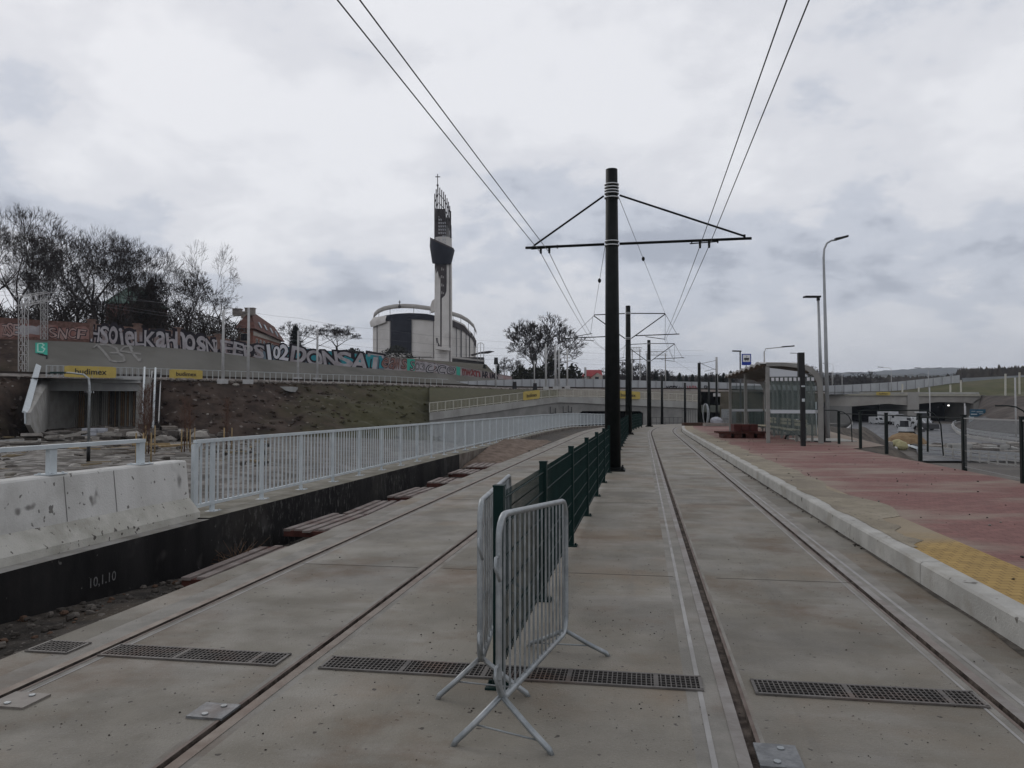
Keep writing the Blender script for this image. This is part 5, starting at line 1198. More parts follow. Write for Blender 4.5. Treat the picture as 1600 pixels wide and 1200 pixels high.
# =============== houses ===============
ROOF = mat('red_tile_roof', (.105, .05, .04), (.15, .075, .06), 1.5, .85, .4, 6)
HW = mat('brick_house_wall', (.19, .085, .065), (.25, .12, .09), 2, .9); HP = mat('house_render', (.42, .38, .34), (.36, .32, .28), 2, .9); WIN = mat('window_glass_dark', (.03, .034, .04), rough=.15)
hs = thing('house', 'large brick house with steep red roof behind the wall, right of the lone tree', 'house', at(400, 545, 128), 0, world=True)
def hp(px, py, dY=0): return at(px, py, 128+dY)
z0 = hp(400, 560).z
xl, xm, xr, xe = hp(372, 600).x, hp(396, 600).x, hp(441, 600, 14).x, hp(441, 600).x
A = hp(368, 516); B = hp(397, 516)
# main block: long side faces right, gable faces the camera
m = MB(); fl = hp(372, 512); fr = hp(395, 512); br = hp(439, 512, 18); bl_ = Vector((br.x-(fr.x-fl.x)*1.0, br.y, 0))
zE = fl.z; 
def V(p, z): return Vector((p.x, p.y, z))
m.add([V(fl, z0), V(fr, z0), V(br, z0), V(bl_, z0), V(fl, zE), V(fr, zE), V(br, zE-.6), V(bl_, zE-.6)], [(0, 1, 5, 4), (1, 2, 6, 5), (2, 3, 7, 6), (3, 0, 4, 7)]); m.build('wall', HW, hs)
zr = hp(380, 482).z; rf = V((fl+fr)/2, zr)+Vector((0, 2.5, 0)); rb = V((br+bl_)/2, zr-1.2)
e_ = .6; m = MB()
q = [V(fl, zE)+Vector((-e_, -e_, -.2)), V(fr, zE)+Vector((e_, -e_, -.2)), V(br, zE-.6)+Vector((e_, e_, -.2)), V(bl_, zE-.6)+Vector((-e_, e_, -.2)), rf, rb]
m.add(q, [(0, 1, 4), (1, 2, 5, 4), (2, 3, 5), (3, 0, 4, 5), (3, 2, 1, 0)]); rfo = m.build('roof', ROOF, hs)
for (px, dy, w_) in ((371, 2, 1.8), (391, 1, 2.0), (381, 6, .8)):
    c = hp(px, 484, dy); m = MB(); m.box((c.x, c.y, zr-.45), (w_*.75, 1.0, 1.1)); m.box((c.x, c.y, zr+.15), (w_*.75+.2, 1.2, .12)); m.build('chimney', mat('chimney_grey', (.22, .19, .17), (.28, .25, .22), 2), rfo)
def onside(a, b, t, z, off): p = a.lerp(b, t); d = (b-a).normalized(); n = Vector((d.y, -d.x, 0)); return Vector((p.x, p.y, z))+n*off, math.atan2(d.y, d.x)
MBs = MB(); p, an = onside(fr, br, .5, zE-.9, .06); MBs.box(p, ((br-fr).length*.98, .06, .7), an); MBs.build('render_band', HP, hs)
for t in (.12, .24, .36, .52, .66, .82):
    p, an = onside(fr, br, t, zE-2.4, .06); m = MB(); m.box(p, (1.0, .1, 1.5), an); w_ = m.build('window', HP, hs); m = MB(); m.box(p+Vector((math.sin(an), -math.cos(an), 0))*.06, (.75, .04, 1.25), an); m.build('pane', WIN, w_)
for t in (.35, .65):
    p, an = onside(fl, fr, t, zE-1.6, .06); m = MB(); m.box(p, (.9, .1, 1.4), an); w_ = m.build('window', HP, hs); m = MB(); m.box(p+Vector((0, -.06, 0)), (.65, .04, 1.15), an); m.build('pane', WIN, w_)
for (u, v) in ((.2, .35), (.4, .4), (.62, .4), (.8, .35)):
    p = q[1].lerp(q[2], u).lerp(q[4].lerp(q[5], u), v); nrm = (q[2]-q[1]).cross(q[4]-q[1]).normalized(); 
    M3 = nrm.to_track_quat('Z', 'Y').to_matrix(); m = MB(); m.box(p+nrm*.05, (.8, 1.1, .12), 0, 0, M3); m.build('skylight', mat('skylight_pale', (.3, .33, .36), rough=.3), rfo)
# bungalow with bright roof
hs = thing('house', 'small bungalow with a bright red roof and pale gable, left of the tallest pole', 'house', at(925, 594, 190), 0, world=True)
a = at(913, 596, 190); b = at(939, 596, 190); zE = at(913, 588, 190).z; m = MB(); m.box(((a.x+b.x)/2, 193, (4.7+zE)/2), (b.x-a.x, 6, zE-4.7)); m.build('wall', HP, hs)
zr = at(925, 577, 190).z; m = MB(); r0 = Vector((a.x-.4, 189.6, zE)); r1 = Vector((b.x+.4, 189.6, zE)); r2 = Vector((b.x+.4, 196.4, zE)); r3 = Vector((a.x-.4, 196.4, zE)); t0 = Vector((a.x+.8, 193, zr)); t1 = Vector((b.x+.4, 193, zr))
m.add([r0, r1, r2, r3, t0, t1], [(0, 1, 5, 4), (2, 3, 4, 5), (3, 0, 4), (3, 2, 1, 0), (1, 2, 5)]); rfo = m.build('roof', mat('bright_red_roof', (.30, .05, .05), (.24, .04, .045), 2, .8), hs)
c = at(932, 588, 189); m = MB(); m.add([c+Vector((-1.3, 0, -1.1)), c+Vector((1.5, 0, -1.1)), c+Vector((1.5, 0, .1)), c+Vector((.2, 0, .9)), c+Vector((-1.3, 0, -.2))], [(0, 1, 2, 3, 4)]); m.prism([c+Vector((-1.7, -.2, -.35)), c+Vector((.2, -.2, 1.1)), c+Vector((.2, -.2, .9)), c+Vector((-1.6, -.2, -.5))], (0, 1, 0), 1); m.build('gable', [HP, mat('bright_red_roof', (.3, .05, .05))], hs)
m = MB(); m.box(c+Vector((.1, -.06, -.5)), (.9, .1, .8)); m.build('window', WIN, hs); m = MB(); q = at(914.5, 574, 189.8); m.box((q.x, q.y, (q.z+5)/2), (.5, .5, q.z-5)); m.build('chimney', MAST, hs)
# green roofed building hidden in the trees
q = at(180, 500, 150); hs = thing('building', 'building with a greenish copper roof, glimpsed through the bare trees', 'building', q, 0, world=True)
xa, xb = at(160, 500, 150).x, at(222, 500, 150).x; m = MB(); m.box(((xa+xb)/2, 156, 15.5), (xb-xa, 10, 13)); m.build('wall', mat('dark_brick', (.09, .04, .035), (.12, .06, .05), 1), hs)  # wall in a dark brick tone
zt_ = at(180, 440, 150).z; m = MB(); m.add([(xa-.5, 150.5, 22), (xb+.5, 150.5, 22), (xb+.5, 161.5, 22), (xa-.5, 161.5, 22), (xa+2, 156, zt_), (xb-3, 156, zt_)], [(0, 1, 5, 4), (1, 2, 5), (2, 3, 4, 5), (3, 0, 4)]); m.build('roof', mat('copper_roof', (.05, .085, .07), (.07, .11, .09), 1), hs)
for k in range(6):
    m = MB(); m.box((xa+1+(xb-xa-2)*k/5, 150.93, 18), (.9, .1, 2.0)); m.build('window', WIN, hs)
# =============== church ===============
YC = 330.; ch = thing('church', 'modern oval church with a tall slender tower on the hill', 'church', at(664, 570, YC), 0, world=True)
def cp(px, py, dY=0): return at(px, py, YC+dY)
CREAM = mat('church_cream_panels', (.56, .53, .50), (.64, .61, .58), .15, .8, c3=(.47, .44, .41), sc3=.1); CDARK = mat('church_dark_glass', (.012, .013, .020), (.018, .019, .028), .3, .6, spec=.1); CBROWN = mat('church_brown_louvre', (.045, .037, .037), (.065, .054, .053), .5, .7, spec=.1)
CX = 663.5; RX = 81.0
def dr(px, py, k=1.0):     # point on the oval front surface under the column px
    u = max(-1, min(1, (px-CX)/RX)); dY = -22*math.sqrt(max(0, 1-u*u))*k+22; return at(px, py, YC+dY)
TOPW = [(582, 498), (590, 495), (600, 493), (620, 490), (640, 489), (665, 490), (690, 495), (707, 500), (725, 508), (738, 521), (744.5, 533)]   # top of the wall
RINGT = [(582.5, 499), (584, 489), (590, 483), (600, 478.5), (615, 475.5), (632, 474.5), (650, 475.5), (672, 478.5), (690, 482), (707, 487), (720, 491), (732, 498), (740, 506), (744.5, 517)]
BOT = 572
def drumpanel(pxa, pxb, yt, yb, m_, name, n=8, k=1.0, par=ch):
    rows = []
    for i in range(n+1):
        px = pxa+(pxb-pxa)*i/n; t = pl(yt, px)[0] if isinstance(yt, list) else yt; b_ = pl(yb, px)[0] if isinstance(yb, list) else yb
        rows.append([dr(px, t, k), dr(px, b_, k)])
    return MB().grid(rows, 0, True).build(name, m_, par)
dark_t = TOPW; dark_b = [(600, 502), (640, 498.5), (665, 499.5), (680, 502), (708, 511), (725, 518), (738, 530), (744.5, 545)]
drumpanel(582.6, 744.4, [(x, y+.2) for x, y in TOPW], BOT, CREAM, 'drum_wall', 40, .97)
drumpanel(601, 679, TOPW, dark_b, CDARK, 'dark_band', 14); drumpanel(707.5, 744.3, TOPW, dark_b, CBROWN, 'dark_band', 12)
drumpanel(610.5, 643, [(610, 499), (643, 499)], 551.5, CDARK, 'glass_wall', 8, 1.004)
for px in (589, 609.6, 677.5): drumpanel(px-.5, px+.5, pl(dark_b, px)[0], BOT-6, CBROWN, 'joint', 1, 1.004)
for (pa, w_) in ((713.5, .9), (720.7, 1.4), (728.6, .8), (734, 1.1), (741, .9)): drumpanel(pa-w_*.5, pa+w_*.5, pl(dark_b, pa)[0]-1, 560, CDARK, 'window_strip', 1, 1.004)
# ring beam (a band above the wall, open gap below), thick
def ringband(off0, off1, name, m_):
    fr, bk = [], []
    n = 48; rows = []
    for i in range(n+1):
        px = 582.8+(744.3-582.8)*(.5-.5*math.cos(math.pi*i/n)); yt = pl(RINGT, px)[0]
        rows.append([dr(px, yt+off0), dr(px, yt+off1), dr(px, yt+off1)+Vector((0, 1.5, 0)), dr(px, yt+off0)+Vector((0, 1.5, 0)), dr(px, yt+off0)])
    return MB().grid(rows, 0, True).build(name, m_, ch)
ringband(0, 6.2, 'ring_beam', CREAM)
for px in (585.5, 592, 609.5, 646.5, 672, 708, 720, 732, 741): drumpanel(px-.35, px+.35, pl(RINGT, px)[0]+5, pl(TOPW, px)[0]+1, CBROWN, 'ring_post', 1)
drumpanel(708, 743.5, [(x, pl(TOPW, x)[0]-2) for x in (708, 725, 744)], [(x, pl(TOPW, x)[0]+.5) for x in (708, 725, 744)], CREAM, 'roof_edge', 8, 1.004)
# left bulge
rows = []
for i in range(9):
    px = 581+21*i/8; rows.append([dr(px+2, 496-3*(i/8)), dr(px+1, 504-4*i/8)-Vector((1.2*(1-i/8), 1, 0)), dr(px+1, 512-8*i/8)-Vector((.6*(1-i/8), 1, 0))])
MB().grid(rows).build('bulge', CREAM, ch)
m = MB(); m.tube([cp(624.5, 478), cp(624.5, 469.5)], .18, 5); m.bar(cp(622.6, 472), cp(626.4, 472), .3, .3); m.ball(cp(624.5, 479), .7, 0, 8, 6); m.build('roof_cross', CBROWN, ch)
# entrance ledge + annexes
m = MB(); m.box(((cp(637, 560).x+cp(679, 560).x)/2, YC-10, cp(640, 559).z), (cp(679, 560).x-cp(637, 560).x, 6, .9)); m.build('canopy', CREAM, ch)
m = MB(); m.box(((cp(708, 563).x+cp(757, 563).x)/2, YC-4, cp(640, 570).z), (cp(757, 560).x-cp(708, 560).x, 8, 5.5)); m.build('annex', mat('annex_dark', (.07, .06, .055), (.10, .09, .08), .6), ch)
m = MB(); m.bar(cp(707, 558.5, -10), cp(756, 564, -10), 2, .7); m.build('annex_roof', CREAM, ch)
for px in (641, 660, 677): m = MB(); m.bar(cp(px, 560, -10), cp(px, 570, -10), .6, .6, up=(0, 1, 0)); m.build('column', CREAM, ch)
m = MB(); m.prism([cp(735, 554, -14), cp(750, 550, -14), cp(765, 548, -14), cp(772, 549, -14), cp(762, 552, -14), cp(748, 552.5, -14), cp(737, 556, -14)], (0, 5, .2)); m.build('awning', CBROWN, ch)
m = MB()
for px, yt in ((746, 538), (751, 536), (756, 538)): m.tube([cp(px, 565, -14), cp(px, yt, -14)], .13, 5)
m.tube([cp(746, 538, -14), cp(751, 535, -14), cp(756, 538, -14)], .13, 5); m.build('frame', MAST, ch)
# tower
tw = thing('church_tower', 'slender white tower with dark glass, a flaring collar, fins and a cross', 'tower', cp(693, 572, -24), 0, world=True)
YT_ = YC-24
def tp(px, py, d=0): return at(px, py, YT_+d)
def shaft(sec, name, m_, n=20, par=tw, depth=.85, a0=0, a1=360, sm=True):   # sec: (py, pxL, pxR)
    rows = []
    for (py, L_, R__) in sec:
        c = tp((L_+R__)/2, py); rx = (tp(R__, py).x-tp(L_, py).x)/2; row = []
        for k in range(n+1):
            a = R(a0+(a1-a0)*k/n); row.append(Vector((c.x+rx*math.cos(a), c.y-rx*depth*math.sin(a), c.z)))
        rows.append(row)
    return MB().grid(rows, 0, sm).build(name, m_, par)
shaft([(574, 679, 706.5), (540, 679, 706.5), (440, 679, 706.5), (412, 679.5, 706), (372, 679, 706)], 'shaft', CREAM)
def facepanel(pts, m_, name, d=-5.0, t=.5, par=tw):
    P_ = [tp(x, y, d) for x, y in pts]; return MB().prism(P_, (0, t+4, 0)).build(name, m_, par)
def cyl_strip(sec, name, m_, grow=1.02, pl_=679, pr_=706.5):   # patch on the shaft: (py, pxL, pxR)
    rows = []; cxp = (pl_+pr_)/2; rp = (pr_-pl_)/2*grow
    for (py, L_, R__) in sec:
        row = []
        for k in range(9):
            px = L_+(R__-L_)*k/8; u = max(-1, min(1, (px-cxp)/rp)); w_ = tp(pr_, py).x-tp(pl_, py).x; row.append(tp(px, py, -w_/2*.85*grow*math.sqrt(max(0, 1-u*u))))
        rows.append(row)
    return MB().grid(rows, 0, True).build(name, m_, tw)
cyl_strip([(410, 679.2, 698), (440, 679.2, 698), (455, 680, 697.5), (462, 682, 695), (466, 683.5, 690.5)], 'glass_panel', CBROWN)
cyl_strip([(466, 683.5, 690.3), (542, 684, 690)], 'glass_strip', CBROWN); cyl_strip([(528, 681, 684), (535, 682, 685), (541, 684, 688)], 'relief', CBROWN, 1.04)
cyl_strip([(412, 702.6, 703.8), (570, 702.6, 703.8)], 'corner_strip', CBROWN, 1.02)
for y in (418, 430, 443, 455): cyl_strip([(y, 689.5, 691), (y+4.5, 689.5, 691)], 'slit', mat('slit_pale', (.3, .28, .27)), 1.05); cyl_strip([(y+1.8, 692, 693.5), (y+4.5, 692, 693.5)], 'slit', mat('slit_pale', (.3, .28, .27)), 1.05)
m = MB(); m.bar(tp(681, 543.5, -5), tp(703, 546, -5), 3, 1.2); m.build('tower_ledge', CREAM, tw)
# collar
def coll(pts_l, pts_r): pass
rows = []
for i in range(21):
    a = R(180+180*i/20); u = math.cos(a)
    def P(cxp, rp, py, dep): return tp(cxp+u*rp, py, math.sin(a)*dep)
    ytop = 373+ (u+1)/2*17 ; ymid = 385+(u+1)/2*6
    rows.append([P(690.5, 20.0*(.93), ytop-1, 6.6), P(691, 19.6, ymid, 7.0), P(690.5, 15.5, 409+(u+1)*.5, 5.4), P(690.5, 14.6, 412+(u+1)*.5, 5)])
MB().grid(rows, 0, True).build('collar', CDARK, tw)
rows = [[r_[0]+Vector((0, -.15, .3)), r_[0]+Vector((0, -.15, -.35))] for r_ in rows]; MB().grid(rows).build('collar_rim', CBROWN, tw)
# upper part: dark slab left, pale column right, lattice, fins
shaft([(392, 678.5, 698), (335, 678.5, 697), (328, 679, 696)], 'upper_shaft', CBROWN, depth=.9)
shaft([(392, 696, 703.5), (352, 696, 702.5), (340, 696.5, 702)], 'upper_column', mat('tower_grey_column', (.26, .245, .24), (.3, .29, .28), .3), depth=.7)
shaft([(392, 703, 706.2), (352, 703, 705.5)], 'upper_column', CBROWN, depth=1)
rr_ = random.Random(3)
LT = mat('lattice_pale_opening', (.42, .42, .44))
for j in range(9):
    for i in range(4):
        y = 336+j*5.2; x = 685.2+i*3.1
        if y > 362 and y < 366: continue
        if j > 5 and rr_.random() < .5: continue
        MB().prism([tp(x, y, -4.4), tp(x+1.9, y+.5+rr_.random(), -4.4), tp(x+1.6, y+3.6, -4.4), tp(x+.2*i, y+3.2, -4.4)], (0, .3, 0)).build('lattice_opening', LT, tw)
fins = [(679.3, 303, 345), (681.6, 296, 345), (684.2, 291, 330), (687.2, 293.5, 334), (690.2, 297, 338), (693.2, 300, 341), (695.8, 304.5, 345), (698.5, 310, 352), (700.8, 315.5, 356), (702.8, 322, 360), (704.2, 330, 372)]
for (x, yt, yb) in fins: m = MB(); u = (x-691.7)/13.; d = -5.2*math.sqrt(max(0, 1-u*u)); m.bar(tp(x, yt, d), tp(x, yb, d), .34, .8, up=(0, 1, 0)); m.build('fin', CBROWN, tw)
for off in (11, 25):
    m = MB(); pts = []
    for (x, yt, yb) in fins: u = (x-691.7)/13.; pts.append(tp(x, yt+off+(3 if x < 683 else 0), -5.2*math.sqrt(max(0, 1-u*u))))
    m.tube(pts, .16, 5); m.build('hoop', CBROWN, tw)
m = MB(); m.add([tp(679.2, 326, -2), tp(682, 325, -5), tp(684, 331, -5.2), tp(696, 338, -5), tp(696.5, 346, -5), tp(679.2, 346, -2)], [(0, 1, 2, 3, 4, 5)]); m.build('panel', CBROWN, tw)
m = MB(); m.tube([tp(683.8, 300, -2), tp(683.8, 272, -2)], .17, 5); m.bar(tp(680.2, 276.3, -2), tp(687.8, 276.3, -2), .3, .3); m.ball(tp(683.8, 289.5, -2), .45); m.build('cross', CBROWN, tw)
# pylon behind tower joining the ring
m = MB(); m.prism([cp(672.5, 478, -16), cp(675, 470, -16), cp(680, 466, -16), cp(680, 486, -16), cp(673, 488, -16)], (0, 3, 0)); m.build('ring_anchor', CREAM, ch)
# =============== middle: wing walls of the second underpass ===============
rg = random.Random(21)
CW = [(671, 90, 644.5), (700, 93, 641), (815, 106, 626.5), (850, 110, 622), (873, 112, 620), (937, 115, 621), (1037, 119, 625.5), (1095, 121, 628)]
LEDGE = [(671, 657), (760, 645), (820, 636), (877, 628.2), (940, 631.5), (1080, 637.7), (1095, 638.5)]
LW = mat('pale_wing_wall', (.30, .295, .275), (.37, .365, .345), .6, .88, .2, 15, c3=(.22, .21, .195), sc3=.25, stretch=(1, 1, .5))
def cwp(px, py, dY=0): Y = pl(CW, px)[0]+dY; return at(px, py, Y)
pxs = [671, 690, 720, 760, 800, 840, 873, 905, 910, 937, 970, 1000, 1005, 1037, 1070, 1095]
rt = thing('retaining_wall', 'long pale concrete wing wall rising to a corner behind the white railing', 'wall', cwp(873, 640), 0, world=True)
top = [cwp(p, pl(CW, p)[1]) for p in pxs]; led = [cwp(p, pl(LEDGE, p)[0]) for p in pxs]
wallpoly('upper_face', top, led, 1.0, LW, rt)
low_t = [cwp(p, pl(LEDGE, p)[0]+.3, .25) for p in pxs]
def seg(p0, p1, yt=None):
    q = [p for p in pxs if p0 <= p <= p1]; return [(cwp(p, pl(LEDGE, p)[0]+.2, .3) if yt is None else cwp(p, yt, .3)) for p in q], q
DW = mat('damp_lower_wall', (.20, .195, .185), (.26, .255, .24), .5, .88, .2, 15, c3=(.13, .125, .12), sc3=.2)
tl, q = seg(671, 905); wallpoly('lower_face', tl, [Vector((t.x, t.y, -4.8)) for t in tl], .8, DW, rt)
tl, q = seg(1005, 1095); wallpoly('lower_face', tl, [Vector((t.x, t.y, -4.8)) for t in tl], .8, DW, rt)
tl, q = seg(905, 1005); bl2 = [cwp(p, 645.5 - (3.2 if 908 < p < 1003 else 0), .3) for p in q]; wallpoly('lower_face', tl, bl2, .8, DW, rt)
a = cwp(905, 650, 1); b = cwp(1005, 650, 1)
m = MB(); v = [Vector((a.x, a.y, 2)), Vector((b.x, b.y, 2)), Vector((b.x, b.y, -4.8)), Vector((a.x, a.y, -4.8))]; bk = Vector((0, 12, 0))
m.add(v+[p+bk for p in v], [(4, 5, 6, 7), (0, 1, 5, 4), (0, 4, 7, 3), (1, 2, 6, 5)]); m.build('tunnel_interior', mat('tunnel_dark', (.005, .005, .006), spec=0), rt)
m = MB()
for px, py in ((860, 641), (868, 643), (880, 640), (893, 641), (888, 639)): m.box(cwp(px, py, -.1), (.12, .1, 1.0)); m.box(cwp(px, py, -.1)+Vector((.25, 0, -.45)), (.5, .1, .1))
m.build('rebar_stub', WIRE, rt)
rr2 = thing('wing_railing', 'pale yellowish railing along the top of the long wing wall', 'railing', top[0], 0, world=True)
RM = mat('pale_yellow_steel', (.44, .425, .37), (.50, .48, .42), 3, .6); m = MB()
ps = dense(671, 1095, 34)
for i, p in enumerate(ps):
    b_ = cwp(p, pl(CW, p)[1], -.0); 
    mm = MB(); mm.bar(b_, b_+Vector((0, 0, 1.15)), .09, .09, up=(0, 1, 0)); mm.build('post', RM, rr2)
    if i:
        for z in (1.12, .14): m.bar(pb+Vector((0, 0, z)), b_+Vector((0, 0, z)), .06, .07)
        n = 6
        for k in range(1, n): c = pb.lerp(b_, k/n); m.bar(c+Vector((0, 0, .14)), c+Vector((0, 0, 1.12)), .025, .025, up=(0, 1, 0))
    pb = b_
m.build('bars', RM, rr2)
banner(cwp(817, pl(CW, 817)[1], -.25), cwp(843, pl(CW, 843)[1], -.25), .05, 1.2, 'budimex', 'yellow banner on the sloping part of the wing wall railing')
banner(cwp(962, pl(CW, 962)[1], -.25), cwp(1000, pl(CW, 1000)[1], -.25), .0, 1.15, 'budimex', 'yellow banner behind the second and third dark poles')
# soil between wall top and railway
rows = [[cwp(p, pl(CW, p)[1], 1.0) for p in pxs], [ (cwp(p, pl(CW, p)[1], 1.0).lerp(rail_pt(p, -4.2, ZR-.45), .5)+Vector((0, 0, .25))) for p in pxs], [rail_pt(p, -4.2, ZR-.45) for p in pxs]]
i6 = pxs.index(873)+1; struct(MB().grid([r_[:i6] for r_ in rows]).build('verge', EARTH)); struct(MB().grid([r_[i6-1:] for r_ in rows]).build('verge', mat('verge_soil', (.10, .088, .068), (.15, .133, .108), .8, .95, .6, 8)))
# low ground in front of the walls
m = MB().grid([[(lx(-4.2, Y)-(30 if Y > 74 else 0), Y, -4.9), (160, Y, -4.9)] for Y in (62, 80, 100, 150)]); struct(m.build('lower_ground', YARD))
# end of the paved track: thin dark railing
er = thing('end_railing', 'low thin dark railing across the far end of the tracks', 'railing', at(1012, 661, 112), 0, world=True)
ea = at(1012, 664, 112); eb = at(1066, 664, 113); ec = at(1066, 664, 113); ed = at(1094, 664, 100)
m = MB()
for (p, q, h) in ((ea, eb, .9), (ec, ed, 1.9)):
    for k in range(9):
        c = p.lerp(q, k/8); m.bar(c, c+Vector((0, 0, h+.25)), .05, .05, up=(0, 1, 0))
    for z in (h+.2, .3): m.bar(p+Vector((0, 0, z)), q+Vector((0, 0, z)), .05, .06)
m.build('rails', mat('dull_dark_steel', (.09, .09, .085)), er)
# =============== pale noise barrier along the railway ===============
NB = [(690, 127, 597.5, 600.5), (720, 131, 596, 602.5), (760, 135, 594.5, 603), (800, 139, 593, 604), (880, 143, 591.5, 605.5), (940, 145, 592.5, 607), (1000, 148, 594.5, 608.5), (1060, 151, 596, 610), (1130, 156, 597.5, 611), (1200, 163, 600.5, 613), (1267, 172, 603.5, 616), (1330, 180, 601, 614.5), (1397, 188, 597, 611), (1440, 194, 592.5, 605.5), (1496, 202, 586.5, 598), (1500, 203, 586, 597)]
NBM = mat('noise_barrier_panel', (.36, .37, .38), (.42, .43, .44), .3, .6, c3=(.30, .31, .32), sc3=.15)
nb = thing('noise_barrier', 'long pale grey noise barrier behind the railway, tagged with graffiti', 'noise barrier', at(1000, 608, 148), 0, world=True)
cuts = dense(690, 1500, 58)
for a, b in zip(cuts, cuts[1:]):
    ya = pl(NB, a); yb_ = pl(NB, b); m = MB()
    A0, A1 = at(a, ya[1], ya[0]), at(a, ya[2]+1, ya[0]); B0, B1 = at(b-.45, yb_[1], yb_[0]), at(b-.45, yb_[2]+1, yb_[0])
    m.prism([A0, B0, B1, A1], (0, .15, 0)); m.build('panel', NBM, nb)
    mm = MB(); mm.bar(A1+Vector((0, -.06, -.2)), A0+Vector((0, -.06, .05)), .16, .12, up=(0, 1, 0)); mm.build('post', mat('barrier_post', (.30, .30, .31)), nb)
def nbpaint(word, p0, p1, y0, y1, mt, off=.03, sz=1):
    vs, fs = text2d(word, 1, off); x1 = max(v.x for v in vs); yy = max(v.y for v in vs); P_ = []
    for v in vs:
        px = p0+(p1-p0)*v.x/x1; Y = pl(NB, px)[0]-.3; P_.append(at(px, y1+(y0-y1)*v.y/yy, Y))
    m = MB(); m.add(P_, fs); m.build('graffiti', mt, nb)
nbpaint('NOTY', 1041, 1059, 602.5, 610, INKG, .05); nbpaint('tu', 1060, 1069, 603, 610, mat('grey_tag', (.2, .19, .2)), .03); nbpaint('WIN', 1073, 1092, 602.5, 610, mat('faded_red_paint', (.30, .12, .13)), .04); nbpaint('SK', 1100, 1108, 602, 610, INKG, .02)
# =============== right side: low road, tunnel mouths, banks ===============
def zrd(Y): return -1.75-(180-min(Y, 185))*.0215
def rgp(px, py):
    z = -3.0
    for _ in range(20): q = gp(px, py, z); z = zrd(q.y)
    return gp(px, py, z)
rows = []
for Y in [10+8.0*i for i in range(22)]+[181]:
    x0 = lx(7.1, Y)+6; row = []
    for k in range(15):
        x = x0+(170-x0)*k/14; row.append((x, Y, zrd(Y)+.18*noise.noise((x*.3, Y*.3, 2))-.1))
    rows.append(row)
LG = mat('low_ground_mud', (.085, .075, .065), (.14, .125, .11), .3, .9, .6, 8, c3=(.05, .045, .04), sc3=.1)
struct(MB().grid(rows).build('lower_ground', LG))
ASPH = mat('asphalt', (.085, .088, .095), (.12, .122, .128), .5, .8, .3, 30, c3=(.15, .14, .125), sc3=.2, rough2=.55)
Lr = [(1330, 659), (1325, 664), (1315, 672), (1300, 690)]; 
lft = [(1436, 658.6), (1438, 664), (1436, 672), (1430, 684), (1430, 700), (1440, 722)]; rgt = [(1521, 658.6), (1492, 664), (1490, 671), (1512, 685), (1600, 699), (1720, 722)]
def edge(pts, n=16):
    P_ = [rgp(*p) for p in pts]; out = []
    for i in range(n+1):
        t = i/n*(len(P_)-1); k = min(int(t), len(P_)-2); f = t-k; p0 = P_[max(k-1, 0)]; p1 = P_[k]; p2 = P_[k+1]; p3 = P_[min(k+2, len(P_)-1)]
        out.append(.5*((2*p1)+(p2-p0)*f+(2*p0-5*p1+4*p2-p3)*f*f+(3*p1-p0-3*p2+p3)*f**3))
    return out
EL, ER = edge(lft), edge(rgt)
ins = MB().grid([[EL[0]+Vector((0, 14, .12)), ER[0]+Vector((0, 14, .12))]]+[[a+Vector((0, 0, .12)), a.lerp(b, .5)+Vector((0, 0, .14)), b+Vector((0, 0, .12))][::2] for a, b in zip(EL, ER)], 0, False)
struct(ins.build('road', ASPH), label='grey asphalt road curving out of the right tunnel mouth')
l2 = edge([(1331, 659), (1330, 666), (1318, 676), (1310, 690), (1310, 705)]); r2 = edge([(1417, 659), (1424, 666), (1422, 676), (1408, 690), (1395, 712)])
struct(MB().grid([[l2[0]+Vector((0, 14, .12)), r2[0]+Vector((0, 14, .12))]]+[[a+Vector((0, 0, .12)), b+Vector((0, 0, .12))] for a, b in zip(l2, r2)], 0, False).build('road', ASPH))
# tunnel portals
YP_ = 180.; tun = thing('tunnel_portal', 'wide pale concrete tunnel portal with two dark mouths, right background', 'tunnel portal', at(1426, 658, YP_), 0, world=True)
VC = mat('viaduct_concrete', (.29, .27, .245), (.36, .34, .31), .25, .88, .15, 8, c3=(.19, .18, .165), sc3=.15)
def tpn(px, py, dY=0): return at(px, py, YP_+dY)
def face(name, poly, t=2, m_=VC, dY=0): return MB().prism([tpn(x, y, dY) for x, y in poly], (0, t, 0)).build(name, m_, tun)
face('left_beam', [(1262, 618), (1418, 618.5), (1418, 633.5), (1388.5, 630.8), (1330, 635), (1296, 634), (1262, 633)])
face('right_beam', [(1436, 619), (1533, 619.5), (1535, 622), (1521, 631), (1509, 629), (1466, 628.2), (1436, 631)])
face('pier', [(1418, 612.5), (1436, 612.5), (1436, 664), (1418, 664)], 14, mat('pier_concrete', (.30, .285, .265), (.34, .325, .30), .3, .88), -.3)
face('left_wall', [(1262, 633.2), (1296, 634.2), (1331, 635.2), (1331, 666), (1262, 672)], 14, mat('darker_wall_concrete', (.20, .195, .185), (.24, .235, .22), .3, .9))  # left wall in a darker concrete than the beams
face('right_wall', [(1521, 629), (1534, 621), (1529, 640), (1522, 664)], 12, VC)
face('cap', [(1262, 615.5), (1418, 615.7), (1418, 618.3), (1262, 617.8)], 2.5, mat('cap_yellowish', (.33, .31, .25), (.38, .36, .30), 1, .85), -.4)
face('cap', [(1436, 615.7), (1531, 616), (1533, 619.3), (1436, 618.8)], 2.5, mat('cap_yellowish', (.33, .31, .25)), -.4)
face('parapet', [(1436, 612.8), (1529, 612.8), (1531, 615.8), (1436, 615.5)], .5, LW, 1.5); face('parapet', [(1262, 612.5), (1417, 613), (1417, 615.5), (1262, 615.3)], .5, LW, 1.5)
m = MB()
